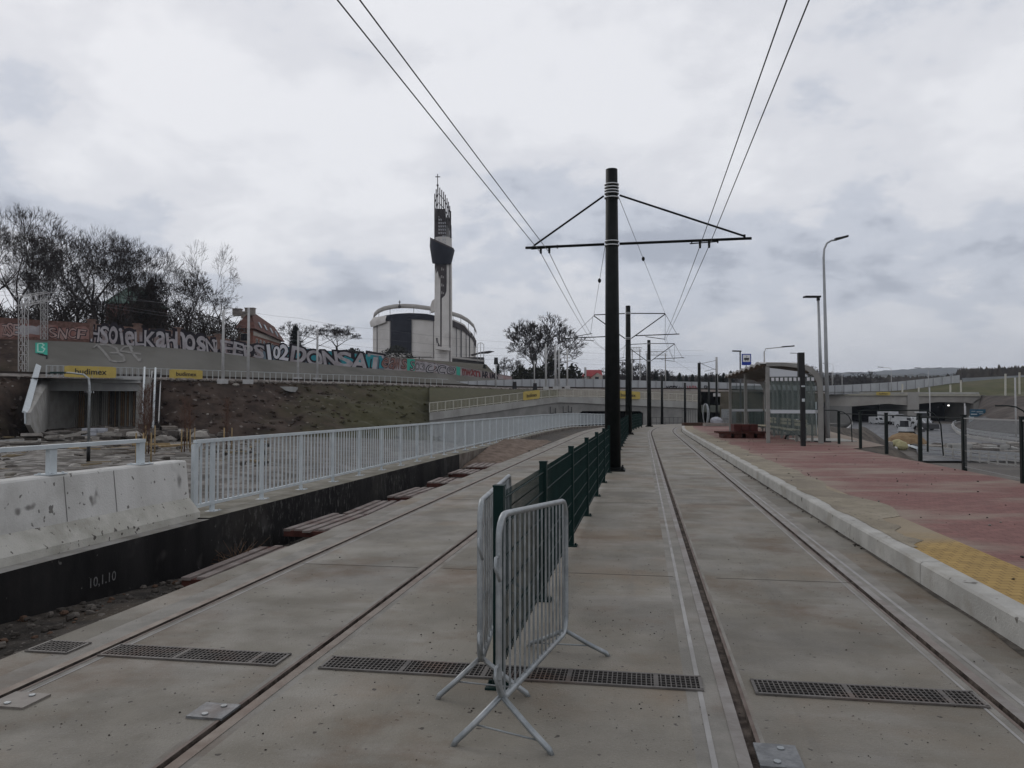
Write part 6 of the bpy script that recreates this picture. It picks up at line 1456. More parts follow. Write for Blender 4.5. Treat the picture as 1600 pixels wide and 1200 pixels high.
for (xa, xb) in ((1331, 1418), (1436, 1522)):
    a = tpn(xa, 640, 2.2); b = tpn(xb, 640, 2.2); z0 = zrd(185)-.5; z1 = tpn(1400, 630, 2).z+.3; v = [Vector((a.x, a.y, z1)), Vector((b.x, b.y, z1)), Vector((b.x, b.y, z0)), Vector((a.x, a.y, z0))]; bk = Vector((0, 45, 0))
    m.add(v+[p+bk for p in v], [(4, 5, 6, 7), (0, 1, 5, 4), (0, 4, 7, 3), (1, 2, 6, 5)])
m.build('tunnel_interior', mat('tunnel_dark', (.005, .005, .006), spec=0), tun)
EM = bpy.data.materials.new('lit_tunnel_lamp'); EM.use_nodes = True; b_ = EM.node_tree.nodes['Principled BSDF']; b_.inputs['Emission Color'].default_value = (1, .98, .9, 1); b_.inputs['Emission Strength'].default_value = 2.2
for (px, py) in ((1403, 633.3), (1482, 633.5)): m = MB(); m.box(tpn(px, py, 6), (.35, .2, .28)); m.build('lamp', EM, tun)
for (px, py) in ((1466, 636), (1474, 634), (1494, 634), (1376, 633)): m = MB(); m.box(tpn(px, py, 8), (.3, .2, .25)); m.build('lamp', mat('unlit_lamp', (.12, .12, .12)), tun)
bq = banner(tpn(1369, 617.5, -.8), tpn(1391, 617.5, -.8), .0, .75, 'budimex', 'small faded yellow banner on top of the left tunnel mouth')
# embankment behind / above the portals
rows = [[tpn(px, 616, 2), tpn(px, 614, 10)] for px in (1255, 1330, 1400, 1440, 1500, 1535)]
MBq = MB().grid([[Vector((r_[0].x, YP_+2, 4.4)), Vector((r_[1].x*1.06, YP_+16, 4.8))] for r_ in rows]); struct(MBq.build('verge', GRASS))
GH = [(1290, 614.5, 613), (1397, 613, 611), (1440, 612, 606), (1500, 612, 597), (1560, 613, 592), (1640, 614, 586), (1760, 615, 582)]
rows = []
for px in dense(1290, 1760, 24):
    y0, y1 = pl(GH, px); a = tpn(px, 617.5, 2.2); a.z = min(a.z, 4.35); b = at(px, y1, pl(NB, min(px, 1499))[0]-.5 if px < 1500 else 206); rows.append([a.lerp(b, t)+Vector((0, 0, .35*math.sin(t*3.14))) for t in (0, .25, .5, .75, 1)])
HILLG = mat('green_field', (.055, .058, .022), (.085, .08, .035), .25, .95, .5, 6, c3=(.11, .09, .06), sc3=.06)
struct(MB().grid(rows).build('grass_bank', HILLG))
# right cutting slope: from the portal wing toward the camera's right
base_px = [(1524, 663), (1506, 668), (1520, 681), (1560, 689), (1620, 697), (1740, 716)]
topp = [tpn(1533, 619, 0), at(1545, 618, 174), at(1580, 618.5, 162), at(1620, 619, 150), at(1680, 620, 135), at(1800, 622, 118)]
B_ = edge(base_px, 20); rows = []
def catm(P_, n):
    out = []
    for i in range(n+1):
        t = i/n*(len(P_)-1); k = min(int(t), len(P_)-2); f = t-k; out.append(P_[k].lerp(P_[k+1], f))
    return out
T_ = catm(topp, 20)
for a, b in zip(B_, T_):
    row = []
    for k in range(9): t = k/8; q = a.lerp(b, t); q.z += .5*noise.noise(q*.15)*math.sin(math.pi*t); row.append(q)
    rows.append(row)
CUT = mat('cutting_soil', (.036, .028, .023), (.072, .056, .047), .4, .95, .8, 6, c3=(.14, .12, .105), sc3=.12); GAB = mat('grey_gravel_facing', (.065, .065, .065), (.12, .12, .118), 1.5, .95, .9, 14)
struct(MB().grid(rows, 0, True, lambda i, k: 1 if k < 3 else 0).build('cutting_slope', [CUT, GAB]))
rows = [[t, Vector((t.x+40, t.y+28, t.z+3)), ] for t in T_]; struct(MB().grid(rows).build('grass_bank', HILLG))
# guardrails
GRM = mat('guardrail_steel', (.36, .37, .38), (.42, .43, .44), 2, .5, metal=.3)
def guard(pts, label, h=.8, n=26, dbl=False):
    P_ = edge(pts, n); rt = thing('guardrail', label, 'guardrail', P_[0], 0, world=True); m = MB()
    for a, b in zip(P_, P_[1:]):
        m.bar(a+Vector((0, 0, h)), b+Vector((0, 0, h)), .08, .32)
        if dbl: m.bar(a+Vector((0, 0, h*.45)), b+Vector((0, 0, h*.45)), .08, .25)
    m.build('beam', GRM, rt)
    for i, p in enumerate(P_):
        if i % 2 == 0: mm = MB(); mm.bar(p, p+Vector((0, 0, h)), .1, .1, up=(0, 1, 0)); mm.build('post', GRM, rt)
    return rt
guard([(1494, 663), (1489, 668), (1496, 678), (1520, 685), (1560, 691), (1610, 698), (1700, 712)], 'curved steel guardrail along the outer edge of the low road')
guard([(1506, 667), (1503, 672), (1514, 679), (1550, 685), (1610, 692), (1700, 704)], 'second curved guardrail running just behind the first')
guard([(1437, 709), (1480, 713), (1530, 717), (1620, 723)], 'near pale guardrail low behind the platform fence', .75, 14, True)
KRB = mat('road_kerb', (.34, .335, .32), (.40, .395, .38), 1); m = MB()
for a, b in zip(ER, ER[1:]): m.bar(a+Vector((0, 0, .28)), b+Vector((0, 0, .28)), .35, .5)
struct(m.build('kerb', KRB)); m = MB()
for a, b in zip(r2, r2[1:]): m.bar(a+Vector((0, 0, .2)), b+Vector((0, 0, .2)), .3, .25)
for a, b in zip(l2, l2[1:]): m.bar(a+Vector((0, 0, .2)), b+Vector((0, 0, .2)), .3, .25)
struct(m.build('kerb', KRB))
fr_ = thing('site_fence', 'pale low lattice fence at the bottom of the bank behind the near platform posts', 'fence', rgp(1500, 722), 0, world=True)
FP_ = [rgp(x, y) for x, y in dense_pts] if False else [rgp(1475+14*i, 716+1.7*i) for i in range(12)]
m = MB()
for a, b in zip(FP_, FP_[1:]):
    for z in (.15, .55, 1.0): m.bar(a+Vector((0, 0, z)), b+Vector((0, 0, z)), .05, .10)
    mm = MB(); mm.bar(a, a+Vector((0, 0, 1.2)), .12, .12, up=(0, 1, 0)); mm.build('post', LW, fr_)
m.build('rails', LW, fr_)
piece_heap('rubble_pile', 'rubble and pale blocks beside the low road, right of the fence post', 'rubble', rgp(1520, 703), 30, 3.5, 2.2, [GRL, GRL, GRD, LW], (1.6, .9, .5), .6)
piece_heap('rubble_pile', 'stacked pale kerb stones on the low ground at the right', 'rubble', rgp(1560, 706), 24, 4, 2, [GRL, LW, GRD], (2.2, .5, .4), .7)
c = rgp(1415, 694); m = MB(); m.ball(c+Vector((0, 0, -.3)), 2.3, 0, 18, 10, sx=1.25, sy=1.0, sz=.8, jit=.06, seed=4); tag(m.build('sand_heap', mat('orange_sand', (.20, .13, .07), (.26, .18, .10), 2, .95, .6, 12), org=c), 'orange-brown heap of sand behind the platform fence', 'sand heap')
for k, (px, py) in enumerate(((1402, 699), (1409, 702))):
    c = rgp(px, py); m = MB(); m.ball(c+Vector((0, 0, .4)), .75, 0, 10, 8, sx=1, sy=.9, sz=.85, jit=.08, seed=k); tag(m.build('bulk_bag', mat('bag_yellow', (.36, .33, .18), (.30, .27, .15), 3), org=c), ['left pale yellow bulk bag at the foot of the sand heap', 'right pale yellow bulk bag, touching the white pipes'][k], 'bulk bag')
rt = thing('pipe_bundle', 'white plastic pipes lying in front of the sand heap', 'pipes', rgp(1425, 704), 0, world=True)
for k in range(4): m = MB(); a = rgp(1413+k*1.2, 697.5+k*.9)+Vector((0, 0, .35)); b = rgp(1434, 703+k*1.1)+Vector((0, 0, .35)); m.tube([a, b], .07, 6); m.build('pipe', WHITE, rt)
# ---- vehicles ----
VW = mat('white_vehicle_paint', (.50, .51, .52), (.42, .43, .44), 1.5, .4); VG = mat('vehicle_glass', (.02, .022, .026), rough=.1); TY = mat('tyre', (.015, .015, .015), rough=.8); VK = mat('machine_dark', (.03, .03, .032), rough=.6); VR = mat('tail_lamp', (.3, .03, .02))
def wheel(rt, x, y, r=.48, w_=.3, nm='wheel'):
    m = MB(); m.tube([(x-w_/2, y, r), (x+w_/2, y, r)], r, 14); o = m.build(nm, TY, rt); m = MB(); m.tube([(x-w_/2-.02, y, r), (x+w_/2+.02, y, r)], r*.5, 10); m.build('rim', GRM, o)
def truck(px, py, label, rz, sc=1, boxc=VW):
    p = rgp(px, py); rt = thing('truck', label, 'truck', (p.x, p.y, p.z+.12), rz); rt.scale = (sc,)*3
    MB().box((0, .6, .8), (2.2, 6.6, .3)).build('chassis', VK, rt)
    c = MB().box((0, -2.2, 1.75), (2.35, 1.8, 1.9), taper=.94).build('cab', VW, rt); MB().box((0, -3.11, 2.15), (2.0, .06, .8)).build('windscreen', VG, c)
    for s in (-1.17, 1.17): MB().box((s, -2.3, 2.1), (.05, .9, .7)).build('side_window', VG, c)
    m = MB(); m.box((0, 1.4, 2.1), (2.45, 4.9, 2.4)); m.build('cargo_box', boxc, rt)
    for s in (-1.0, 1.0):
        for y in (-2.2, 1.9, 3.0): wheel(rt, s, y)
    for s in (-.85, .85): MB().box((s, -3.14, 1.05), (.3, .06, .2)).build('headlight', mat('headlight', (.5, .5, .5), rough=.2), rt)
def van(px, py, label, rz, sc=1):
    p = rgp(px, py); rt = thing('van', label, 'van', (p.x, p.y, p.z+.12), rz); rt.scale = (sc,)*3
    m = MB(); pr = [(-2.6, .4), (-2.65, 1.0), (-2.2, 1.25), (-1.5, 2.0), (-1.2, 2.15), (2.5, 2.2), (2.6, 1.9), (2.6, .4)]
    m.prism([(-.95, y, z) for y, z in pr], (1.9, 0, 0)); m.build('body', VW, rt)
    m = MB(); m.add([(-.8, -2.17, 1.31), (.8, -2.17, 1.31), (.72, -1.55, 1.98), (-.72, -1.55, 1.98)], [(0, 1, 2, 3)]); m.build('windscreen', VG, rt)
    for s in (-.96, .96): MB().box((s, -1.0, 1.6), (.03, .9, .55)).build('side_window', VG, rt)
    for s in (-.85, .85):
        for y in (-1.75, 1.7): wheel(rt, s, y, .35, .22)
def loader(px, py, label, rz, sc=1):
    p = rgp(px, py); rt = thing('loader', label, 'construction vehicle', (p.x, p.y, p.z+.12), rz); rt.scale = (sc,)*3
    MB().box((0, .8, 1.15), (1.9, 3.4, .9)).build('chassis', VW, rt)
    c = MB().box((0, .5, 2.25), (1.6, 1.5, 1.4), taper=.9).build('cab', VG, rt); MB().box((0, .5, 3.0), (1.9, 1.9, .22)).build('roof', VW, c); MB().box((0, -.28, 1.75), (1.65, .08, .45)).build('panel', VW, c)
    MB().box((0, 1.9, 1.7), (1.7, 1.3, .8), taper=.85).build('engine_cover', VW, rt)
    for s in (-.95, .95):
        for y in (-.7, 1.9): wheel(rt, s, y, .7, .45)
    for s in (-.5, .5): MB().bar((s, -.4, 1.7), (s, -2.3, .8), .16, .28).build('lift_arm', VW, rt)
    m = MB(); m.prism([(-1.2, -2.2, 1.2), (-1.2, -2.9, 1.0), (-1.2, -3.2, .25), (-1.2, -2.3, .2)], (2.4, 0, 0)); m.build('bucket', VK, rt)
truck(1393, 664.5, 'white box truck parked in front of the left tunnel mouth', .15, .85)
van(1420, 669.5, 'white van between the box truck and the wheel loader', .3, 1.0)
loader(1444, 672.5, 'white wheel loader with a tall cab between the two tunnel mouths', -.1, 1.05)
p = rgp(1417, 681); rt = thing('mini_excavator', 'small white excavator in front of the van, its arm folded', 'construction vehicle', (p.x, p.y, p.z+.12), .4)
for s in (-.6, .6): MB().box((s, 0, .3), (.35, 2.1, .55), taper=.85).build('track', TY, rt)
MB().box((0, .2, .95), (1.6, 1.7, .7), taper=.92).build('body', VW, rt); c = MB().box((-.3, .2, 1.75), (.85, 1.0, 1.1), taper=.9).build('cab', VG, rt); MB().box((-.3, .2, 2.33), (1.0, 1.15, .1)).build('roof', VW, c)
MB().bar((.35, -.6, 1.1), (.4, -1.7, 2.3), .22, .3).build('boom', VW, rt); MB().bar((.4, -1.7, 2.3), (.5, -2.4, 1.0), .18, .24).build('dipper', VW, rt); MB().box((.5, -2.45, .8), (.6, .45, .5), taper=.6).build('bucket', VK, rt)
van(1371, 664, 'small white van left of the box truck, outside the left tunnel mouth', .2, .75)
# road signs / posts on the low road
p = rgp(1509, 668); rt = thing('road_sign', 'blue and teal direction sign beside the right tunnel mouth', 'road sign', (p.x, p.y, p.z), 0, world=True)
MB().tube([p, p+Vector((0, 0, 4.2))], .12, 6).build('post', MAST, rt)
a = at(1515.5, 639.5, p.y); b = at(1540, 651, p.y); m = MB(); m.box(((a.x+b.x)/2, p.y, (a.z+b.z)/2), (b.x-a.x, .12, a.z-b.z)); sg = m.build('board', mat('sign_teal', (.02, .10, .14), (.02, .075, .13), .8, .5), rt)
for (xa, ya, xb, yb) in ((1517, 646.5, 1527, 648), (1518, 642.3, 1524, 643), (1526, 643, 1536, 644), (1530, 646, 1537, 646.8)):
    u = at(xa, ya, p.y-.1); v = at(xb, yb, p.y-.1); m = MB(); m.box(((u.x+v.x)/2, p.y-.09, (u.z+v.z)/2), (v.x-u.x, .03, u.z-v.z)); m.build('sign_line', WHITE, sg)
m = MB(); u = at(1517.5, 655, p.y); m.box((u.x, p.y, u.z), (.9, .1, 1.3)); m.build('small_plate', WHITE, rt)
for (px, yt, yb, lab) in ((1453.5, 605, 662, 'thin pale post between the tunnel mouths, right of the wheel loader'), (1508, 630, 672, 'thick pale post in front of the right tunnel wall'), (1588, 590, 690, 'tall thin pale post on the cutting slope at the right edge')):
    p = rgp(px, yb+3); t = at(px, yt, p.y); m = MB(); m.tube([p, (p.x, p.y, t.z)], .11, 6); o = m.build('post', MAST, org=p); tag(o, lab, 'post')
for i, (px, yt, yb, Y) in enumerate(((1485, 601, 617, 182), (1501.5, 594, 617, 183), (1571, 584, 618, 165), (1593, 582, 616, 168), (1435.5, 605, 616, 183), (1410, 600, 614, 184))):
    a = at(px, yb, Y); t = at(px, yt, Y); tag(MB().bar(a, t, .28, .28, up=(0, 1, 0)).build('post', RM, org=a), ['yellowish post above the right tunnel mouth, left one', 'yellowish post above the right tunnel mouth, taller right one', 'yellowish post on the green bank near the right edge', 'yellowish post at the right edge of the green bank', 'short post above the pier between the tunnels', 'short post above the left tunnel mouth'][i], 'post')
# lamps far away
def farlamp(px, yb, yt, Y, arms, label, r=.09):
    b = at(px, yb, Y); H = at(px, yt, Y).z-b.z; rt = thing('street_lamp', label, 'street lamp', b, 0, 'street lamps in the distance')
    MB().tube([(0, 0, 0), (0, 0, H*.93)], [r, r*.7], 6).build('pole', MAST, rt)
    for s in arms:
        m = MB(); m.tube([(0, 0, H*.9), (s*.15, 0, H*.97), (s*2.2, 0, H*1.0)], .05, 5); m.build('arm', MAST, rt); m = MB(); m.bar((s*1.9, 0, H), (s*3.2, 0, H*1.015), .3, .12); m.build('head', BLACK, rt)
farlamp(1451, 612, 575, 185, (-1, 1), 'double-armed street lamp above the pier between the tunnels')
farlamp(1300.5, 614, 577, 178, (), 'bare lamp pole just right of the two silver lamp posts')
farlamp(1316, 615, 583, 176, (1,), 'lamp pole with a forked bracket above the left end of the portal')
farlamp(1393, 613, 574, 186, (-1,), 'lamp pole over the left tunnel mouth')
farlamp(1302, 600, 568, 240, (-1,), 'distant pole behind the silver lamp posts', .07)
farlamp(1195, 640, 542, 82, (1,), 'curved-arm street lamp rising behind the shelter roof', .1)
# =============== shelter ===============
SH = thing('tram_shelter', 'long pale grey tram shelter with wavy roof, glass back and benches', 'tram shelter', (lx(4.9, 30), 30, PZ), -HEAD)
SG = mat('shelter_grey_paint', (.21, .205, .19), (.25, .245, .23), 3, .5); GLS = glass('shelter_glass', (.16, .20, .19), .24); FRO = mat('frosted_film', (.50, .52, .54), rough=.4)
Ls = 13.2
for y in (0.06, 6.6, Ls-.06): MB().box((0, y, 1.5), (.13, .16, 3.0)).build('front_post', SG, SH)
def arch(y, w_, th, nm, m_=SG):
    pts = [(0, 3.02), (.5, 3.02), (1.2, 2.97), (1.5, 2.88), (1.72, 2.70), (1.86, 2.42), (1.9, 2.0), (1.9, 0)]
    m = MB()
    for (a, b) in zip(pts, pts[1:]): m.bar((a[0], y, a[1]), (b[0], y, b[1]), th, w_, up=(.3, 0, 1) if abs(b[0]-a[0]) > .2 else (1, 0, .3))
    m.build(nm, m_, SH)
def arch2(y0, y1, depth_, nm):
    out = [(-.06, 3.14), (.6, 3.13), (1.25, 3.07), (1.6, 2.96), (1.86, 2.74), (2.0, 2.42), (2.04, 2.0), (2.04, 0)]; inn = [(1.85, 0), (1.85, 1.98), (1.81, 2.36), (1.68, 2.63), (1.46, 2.80), (1.19, 2.91), (.6, 2.99), (-.06, 3.0)]
    P_ = out+inn; n = 8; m = MB(); vs = [(x, y0, z) for x, z in P_]+[(x, y1, z) for x, z in P_]; N_ = len(P_); fs = []
    for i in range(7): a, b, c, d = i, i+1, N_-2-i, N_-1-i; fs += [(a, b, c, d), (a+N_, d+N_, c+N_, b+N_)]
    for i in range(N_): j = (i+1) % N_; fs.append((i, i+N_, j+N_, j))
    m.add(vs, fs); m.build(nm, SG, SH)
arch2(-.05, .05, .2, 'end_arch'); arch2(Ls-.07, Ls+.07, .2, 'end_arch')
for k in range(1, 10): arch(Ls*k/10, .08, .07, 'rib')
rows = []; n = 120     # wavy roof: corrugated along its length, thickness by two skins
def rz_(x): return 3.10 if x < 0 else (3.10-.02*x if x < 1.2 else 3.076-.35*((x-1.2)/.7)**2)
for i in range(n+1):
    y = Ls*i/n; wv = .10*abs(math.sin(math.pi*y/Ls*8)); rows.append([(x, y, rz_(x)+wv) for x in (-.28, .3, .9, 1.3, 1.6, 1.8)])
m = MB(); m.grid(rows, 0); m.grid([[(x, y, z-.05) for x, y, z in r_] for r_ in rows], 1); m.grid([[(r_[0][0]-.012, r_[0][1], r_[0][2]+.01), (r_[0][0]-.012, r_[0][1], r_[0][2]-.09)] for r_ in rows], 0)
m.build('roof', [mat('roof_sheet', (.33, .325, .31), (.38, .375, .36), 2, .5), mat('roof_underside', (.16, .145, .12), (.20, .18, .15), 2, .7)], SH)
for k in range(10):
    y0 = Ls*k/10+.05; y1 = Ls*(k+1)/10-.05; m = MB(); m.grid([[(1.9, y0, .25), (1.9, y1, .25)], [(1.9, y0, 2.3), (1.9, y1, 2.3)], [(1.7, y0, 2.72), (1.7, y1, 2.72)]], 0, False); m.build('back_pane', GLS, SH)
    m = MB(); m.box((1.88, (y0+y1)/2, 1.22), (.05, y1-y0+.1, .13)); m.build('back_rail', FRO, SH)
for y, nm in ((.02, 'end_pane'), (Ls-.02, 'end_pane')):
    m = MB(); m.box((.92, y, 1.45), (1.66, .015, 2.3)); m.build(nm, GLS, SH)
    m = MB(); m.box((.92, y-.02, 1.22), (1.66, .03, .13)); m.build('end_rail', FRO, SH)
m = MB(); m.add([(.07, -.0, 2.93), (1.3, 0, 2.76), (1.5, 0, 2.58), (.07, 0, 2.58)], [(0, 1, 2, 3)]); m.prism([(.07, -.01, 2.93), (1.3, -.01, 2.76), (1.5, -.01, 2.6), (.07, -.01, 2.6)], (0, .03, 0)); m.build('name_panel', mat('white_panel', (.55, .57, .60)), SH)
for k in range(10): m = MB(); m.box((.18+.165*k, -.02, 2.48), (.105, .02, .13)); m.build('white_square', mat('white_square', (.6, .6, .62)), SH)
for (y0, ln) in ((1.2, 2.6), (4.6, 2.6), (8.4, 2.4)):
    rt = thing('bench', ['pale wooden bench in the near end of the shelter', 'pale wooden bench in the middle of the shelter', 'pale wooden bench at the far end of the shelter'][int(y0 > 2)+int(y0 > 6)], 'bench', SH.location+Matrix.Rotation(-HEAD, 3, 'Z') @ Vector((1.45, y0, 0)), -HEAD, 'benches inside the shelter')
    BW = mat('bench_slats', (.46, .42, .31), (.38, .34, .25), 4, .7)
    for q in range(3): MB().box((-.30+.16*q, ln/2, .46), (.13, ln, .035)).build('seat_slat', BW, rt)
    for q in range(2): MB().box((.22, ln/2, .66+.16*q), (.03, ln, .12)).build('back_slat', BW, rt)
    for y in (.3, ln-.3): m = MB(); m.box((-.12, y, .22), (.09, .09, .44)); m.box((.14, y, .6), (.05, .06, .5)); m.box((-.02, y, .43), (.45, .06, .05)); m.build('leg', SG, rt)
# stop sign
p = at(1166.5, 640, 46); rt = thing('stop_sign', 'blue tram stop sign with a white pictogram square, above the shelter roof', 'sign', (p.x, 46, PZ)); H = at(1166, 553, 46).z-PZ
MB().tube([(0, 0, 0), (0, 0, H-.1)], .035, 8).build('pole', GALV, rt)
BLUE = mat('sign_blue', (.01, .04, .30), rough=.4)
m = MB(); m.box((0, -.06, H-.34), (.56, .04, .68)); bd = m.build('board', BLUE, rt); m = MB(); m.box((0, -.085, H-.27), (.44, .012, .42)); m.build('white_square', mat('sign_white', (.7, .71, .72)), bd)
m = MB(); m.box((0, -.1, H-.30), (.30, .01, .10)); m.box((0, -.1, H-.375), (.22, .01, .02)); m.bar((-.05, -.1, H-.25), (.03, -.1, H-.17), .012, .012); m.bar((.03, -.1, H-.17), (-.03, -.1, H-.12), .012, .012); m.box((-.08, -.1, H-.39), (.05, .01, .03)); m.box((.08, -.1, H-.39), (.05, .01, .03)); m.build('tram_symbol', INK, bd)
m = MB(); m.box((0, -.095, H-.275), (.26, .012, .035)); m.build('tram_window', WHITE, bd)
# black information post near the shelter
p = gp(1255, 697, PZ); rt = thing('info_post', 'tall black information post with small white stickers in front of the shelter', 'post', (p.x, p.y, PZ), -.1)
H = at(1251, 551.5, p.y).z-PZ
MB().box((0, 0, H*.42), (.155, .14, H*.84)).build('column', BLACK, rt); MB().box((-.045, 0, H-.42), (.21, .2, .86)).build('head', BLACK, rt)
MB().bar((-.19, 0, H-.01), (-.42, 0, H+.0), .03, .02).build('arm', BLACK, rt)
for z, w_, h_ in ((H-1.20, .13, .05), (H-1.7, .10, .11)): MB().box((.0, -.085, z), (w_, .01, h_)).build('sticker', WHITE, rt)
MB().tube([(-.1, 0, .95), (-.2, -.02, .95), (-.2, .1, .95), (.12, .1, .95)], .02, 5).build('ring', GALV, rt)
p = gp(1238, 687, PZ); rt = thing('bike_hoop', 'low black curved hoop lying at the foot of the information post', 'hoop', (p.x, p.y, PZ)); MB().tube([(-.3, 0, .02), (-.27, 0, .16), (-.1, 0, .24), (.2, 0, .24), (.36, 0, .14), (.38, 0, .02)], .04, 7).build('tube', BLACK, rt)
# red pallets
p = gp(1166, 684, PZ); rt = thing('pallet_stack', 'stack of dark red timber pallets and blocks in front of the shelter', 'pallet', (p.x-.1, p.y, PZ), -.1)
for q in range(4): MB().box((-.85+.5*q, .0+.1*(q % 2), .10), (.34, 1.2, .2)).build('beam', WOODR, rt)
for q in range(5): MB().box((-.1, -.5+.25*q, .25), (2.3-.3*(q % 2), .16, .08)).build('board', WOODR, rt)
for q in range(3): MB().box((-.35+.36*q, 0, .46), (.33, .8, .32)).build('block', mat('dark_brick_red', (.10, .03, .025), (.07, .022, .02), 5), rt)
# platform lamps
LP = mat('silver_lamp_pole', (.30, .31, .32), (.36, .37, .38), 2, .45, metal=.4)
p = gp(1285, 690.5, PZ); H = at(1281, 467, p.y).z-PZ
rt = thing('street_lamp', 'shorter silver platform lamp with black sleeve and flat head pointing left', 'street lamp', (p.x, p.y, PZ))
MB().tube([(0, 0, 1.35), (-.10, 0, H)], [.075, .05], 10).build('pole', LP, rt); m = MB(); m.tube([(0, 0, 0), (0, 0, 1.4)], .125, 10); m.box((0, 0, .02), (.5, .5, .04)); m.build('base_sleeve', BLACK, rt)
m = MB(); m.prism([(-.02, -.11, H+.05), (-.62, -.10, H+.05), (-.70, -.05, H+.03), (-.70, .05, H+.03), (-.62, .1, H+.05), (-.02, .11, H+.05)], (0, 0, .07)); m.box((-.1, 0, H), (.1, .1, .14)); m.build('head', BLACK, rt)
Y = 34.; p = at(1294, 692, Y); H = at(1290, 376, Y).z-p.z
rt = thing('street_lamp', 'tall silver street lamp with a curved arm reaching right', 'street lamp', (p.x, Y, p.z))
MB().tube([(0, 0, 0), (-.05, 0, H*.5), (-.1, 0, H-.75), (-.07, 0, H-.38), (.05, 0, H-.12), (.25, 0, H), (.5, 0, H+.04)], [.095, .075, .05, .045, .042, .04, .04], 10).build('pole', LP, rt)
m = MB(); m.prism([(.42, -.12, H+.02), (.6, -.14, H+.05), (1.0, -.06, H+.16), (1.0, .06, H+.16), (.6, .14, H+.05), (.42, .12, H+.02)], (0, 0, .09)); m.build('head', BLACK, rt)
Y = 62; p = at(1157.5, 664, Y); H = at(1157, 549, Y).z-PZ
rt = thing('street_lamp', 'dark lamp post with a flat head pointing left, beside the stop sign', 'street lamp', (p.x, Y, PZ)); MB().tube([(0, 0, 0), (0, 0, H)], [.08, .055], 8).build('pole', mat('mid_grey_pole', (.10, .105, .11)), rt); m = MB(); m.prism([(.08, -.1, H-.04), (-.62, -.1, H-.02), (-.62, .1, H-.02), (.08, .1, H-.04)], (0, 0, .1)); m.build('head', BLACK, rt)
MB().box((13.1, 32.6, .212), (2.2, 2.6, .03), -HEAD).build('pavement', KERB)['kind'] = 'structure'
# black boards on a white post behind the lamps
Y = 38; p = at(1275, 684, Y); rt = thing('notice_board', 'two black boards on a white post behind the silver lamp posts', 'board', (p.x, Y, p.z)); H = at(1275, 628, Y).z-p.z
MB().tube([(0, -.05, 0), (0, -.05, H)], .035, 6).build('post', WHITE, rt)
MB().box((-.1, .03, H-.55), (.5, .05, 1.1)).build('board', BLACK, rt); MB().box((.42, .03, H-.55), (.34, .05, 1.1)).build('board', BLACK, rt)
# platform fence
pf = thing('platform_fence', 'dark green post and mesh fence along the back edge of the platform', 'fence', (lx(7.08, 14), 14, PZ), 0, world=True)
PPX = [(1700, 11.2), (1597, 14.15), (1505, 17.1), (1436.5, 20.2), (1384, 23.3), (1343.5, 26.4), (1310, 29.3)]
FPs = []
for px, Y in PPX:
    X = (px-800)/FPX*Y; b = Vector((X, Y, PZ-.02)); FPs.append(b); H = 1.24
    m = MB(); m.box(b+Vector((0, 0, H/2)), (.085, .085, H), -HEAD); m.box(b+Vector((0, 0, H)), (.1, .1, .02), -HEAD); m.build('post', BLKG, pf)
for i, (a, b) in enumerate(zip(FPs, FPs[1:])):
    m = MB(); m.bar(a+Vector((0, 0, 1.17)), b+Vector((0, 0, 1.17)), .03, .03)
    if i in (0, 1):
        n = int((b-a).length/.052)
        for k in range(1, n): q = a.lerp(b, k/n); m.tube([q+Vector((0, 0, .06)), q+Vector((0, 0, 1.17))], .0023, 3, cap=False)
        for z in (.1, .45, .8): m.bar(a+Vector((0, 0, z)), b+Vector((0, 0, z)), .010, .010)
    m.build('panel', mat('mesh_wire', (.30, .305, .30)) if i in (0, 1) else BLKG, pf)
rt = thing('ramp_handrail', 'dark curved handrail arching down behind the platform fence', 'handrail', at(1440, 700, 22.5), 0, world=True)
def rail_arc(pts, posts, Y, r=.03, rt=rt):
    m = MB(); m.tube([at(x, y, Y) for x, y in pts], r*.62, 7); m.build('handrail', BLKG, rt)
    for (x, y0, y1) in posts: m = MB(); a = at(x, y0, Y); b = at(x, y1, Y); m.bar(b, a, .04, .04, up=(0, 1, 0)); m.build('post', BLKG, rt)
rail_arc([(1340, 642.5), (1352, 641.5), (1436, 641), (1450, 642.5), (1459, 647), (1466, 655), (1470, 664), (1474, 712)], [(1449.5, 641, 706), (1344, 642, 700)], 22.5)
rt2 = thing('ramp_handrail', 'short dark curved handrail just right of the silver lamp posts', 'handrail', at(1310, 690, 30.8), 0, world=True)
rail_arc([(1268, 640), (1290, 641), (1305, 641), (1318, 644), (1326, 650), (1330, 658), (1331.5, 692)], [(1310.5, 642, 694)], 30.8, rt=rt2)
rt3 = thing('ramp_handrail', 'dark curved handrail at the right picture edge, beyond the mesh', 'handrail', at(1590, 690, 19), 0, world=True)
rail_arc([(1555, 634), (1575, 634), (1588, 636), (1599, 642), (1608, 652), (1612, 665), (1614, 740)], [], 19, rt=rt3)
gr = thing('green_fence', 'dark green solid fence behind the far end of the shelter', 'fence', (lx(7.6, 36), 36, PZ), 0, world=True)
Yq = [37+2.5*i for i in range(10)]
for a, b in zip(Yq, Yq[1:]):
    A = Vector((lx(7.6, a), a, PZ)); B = Vector((lx(7.6, b), b, PZ)); m = MB(); m.bar(A, A+Vector((0, 0, 1.25)), .07, .07, up=(0, 1, 0)); m.build('post', GREEN, gr); m = MB(); m.bar(A.lerp(B, .5)+(A-B)*.48+Vector((0, 0, .62)), A.lerp(B, .5)+(B-A)*.48+Vector((0, 0, .62)), .02, 1.1); m.build('panel', GREEN, gr)
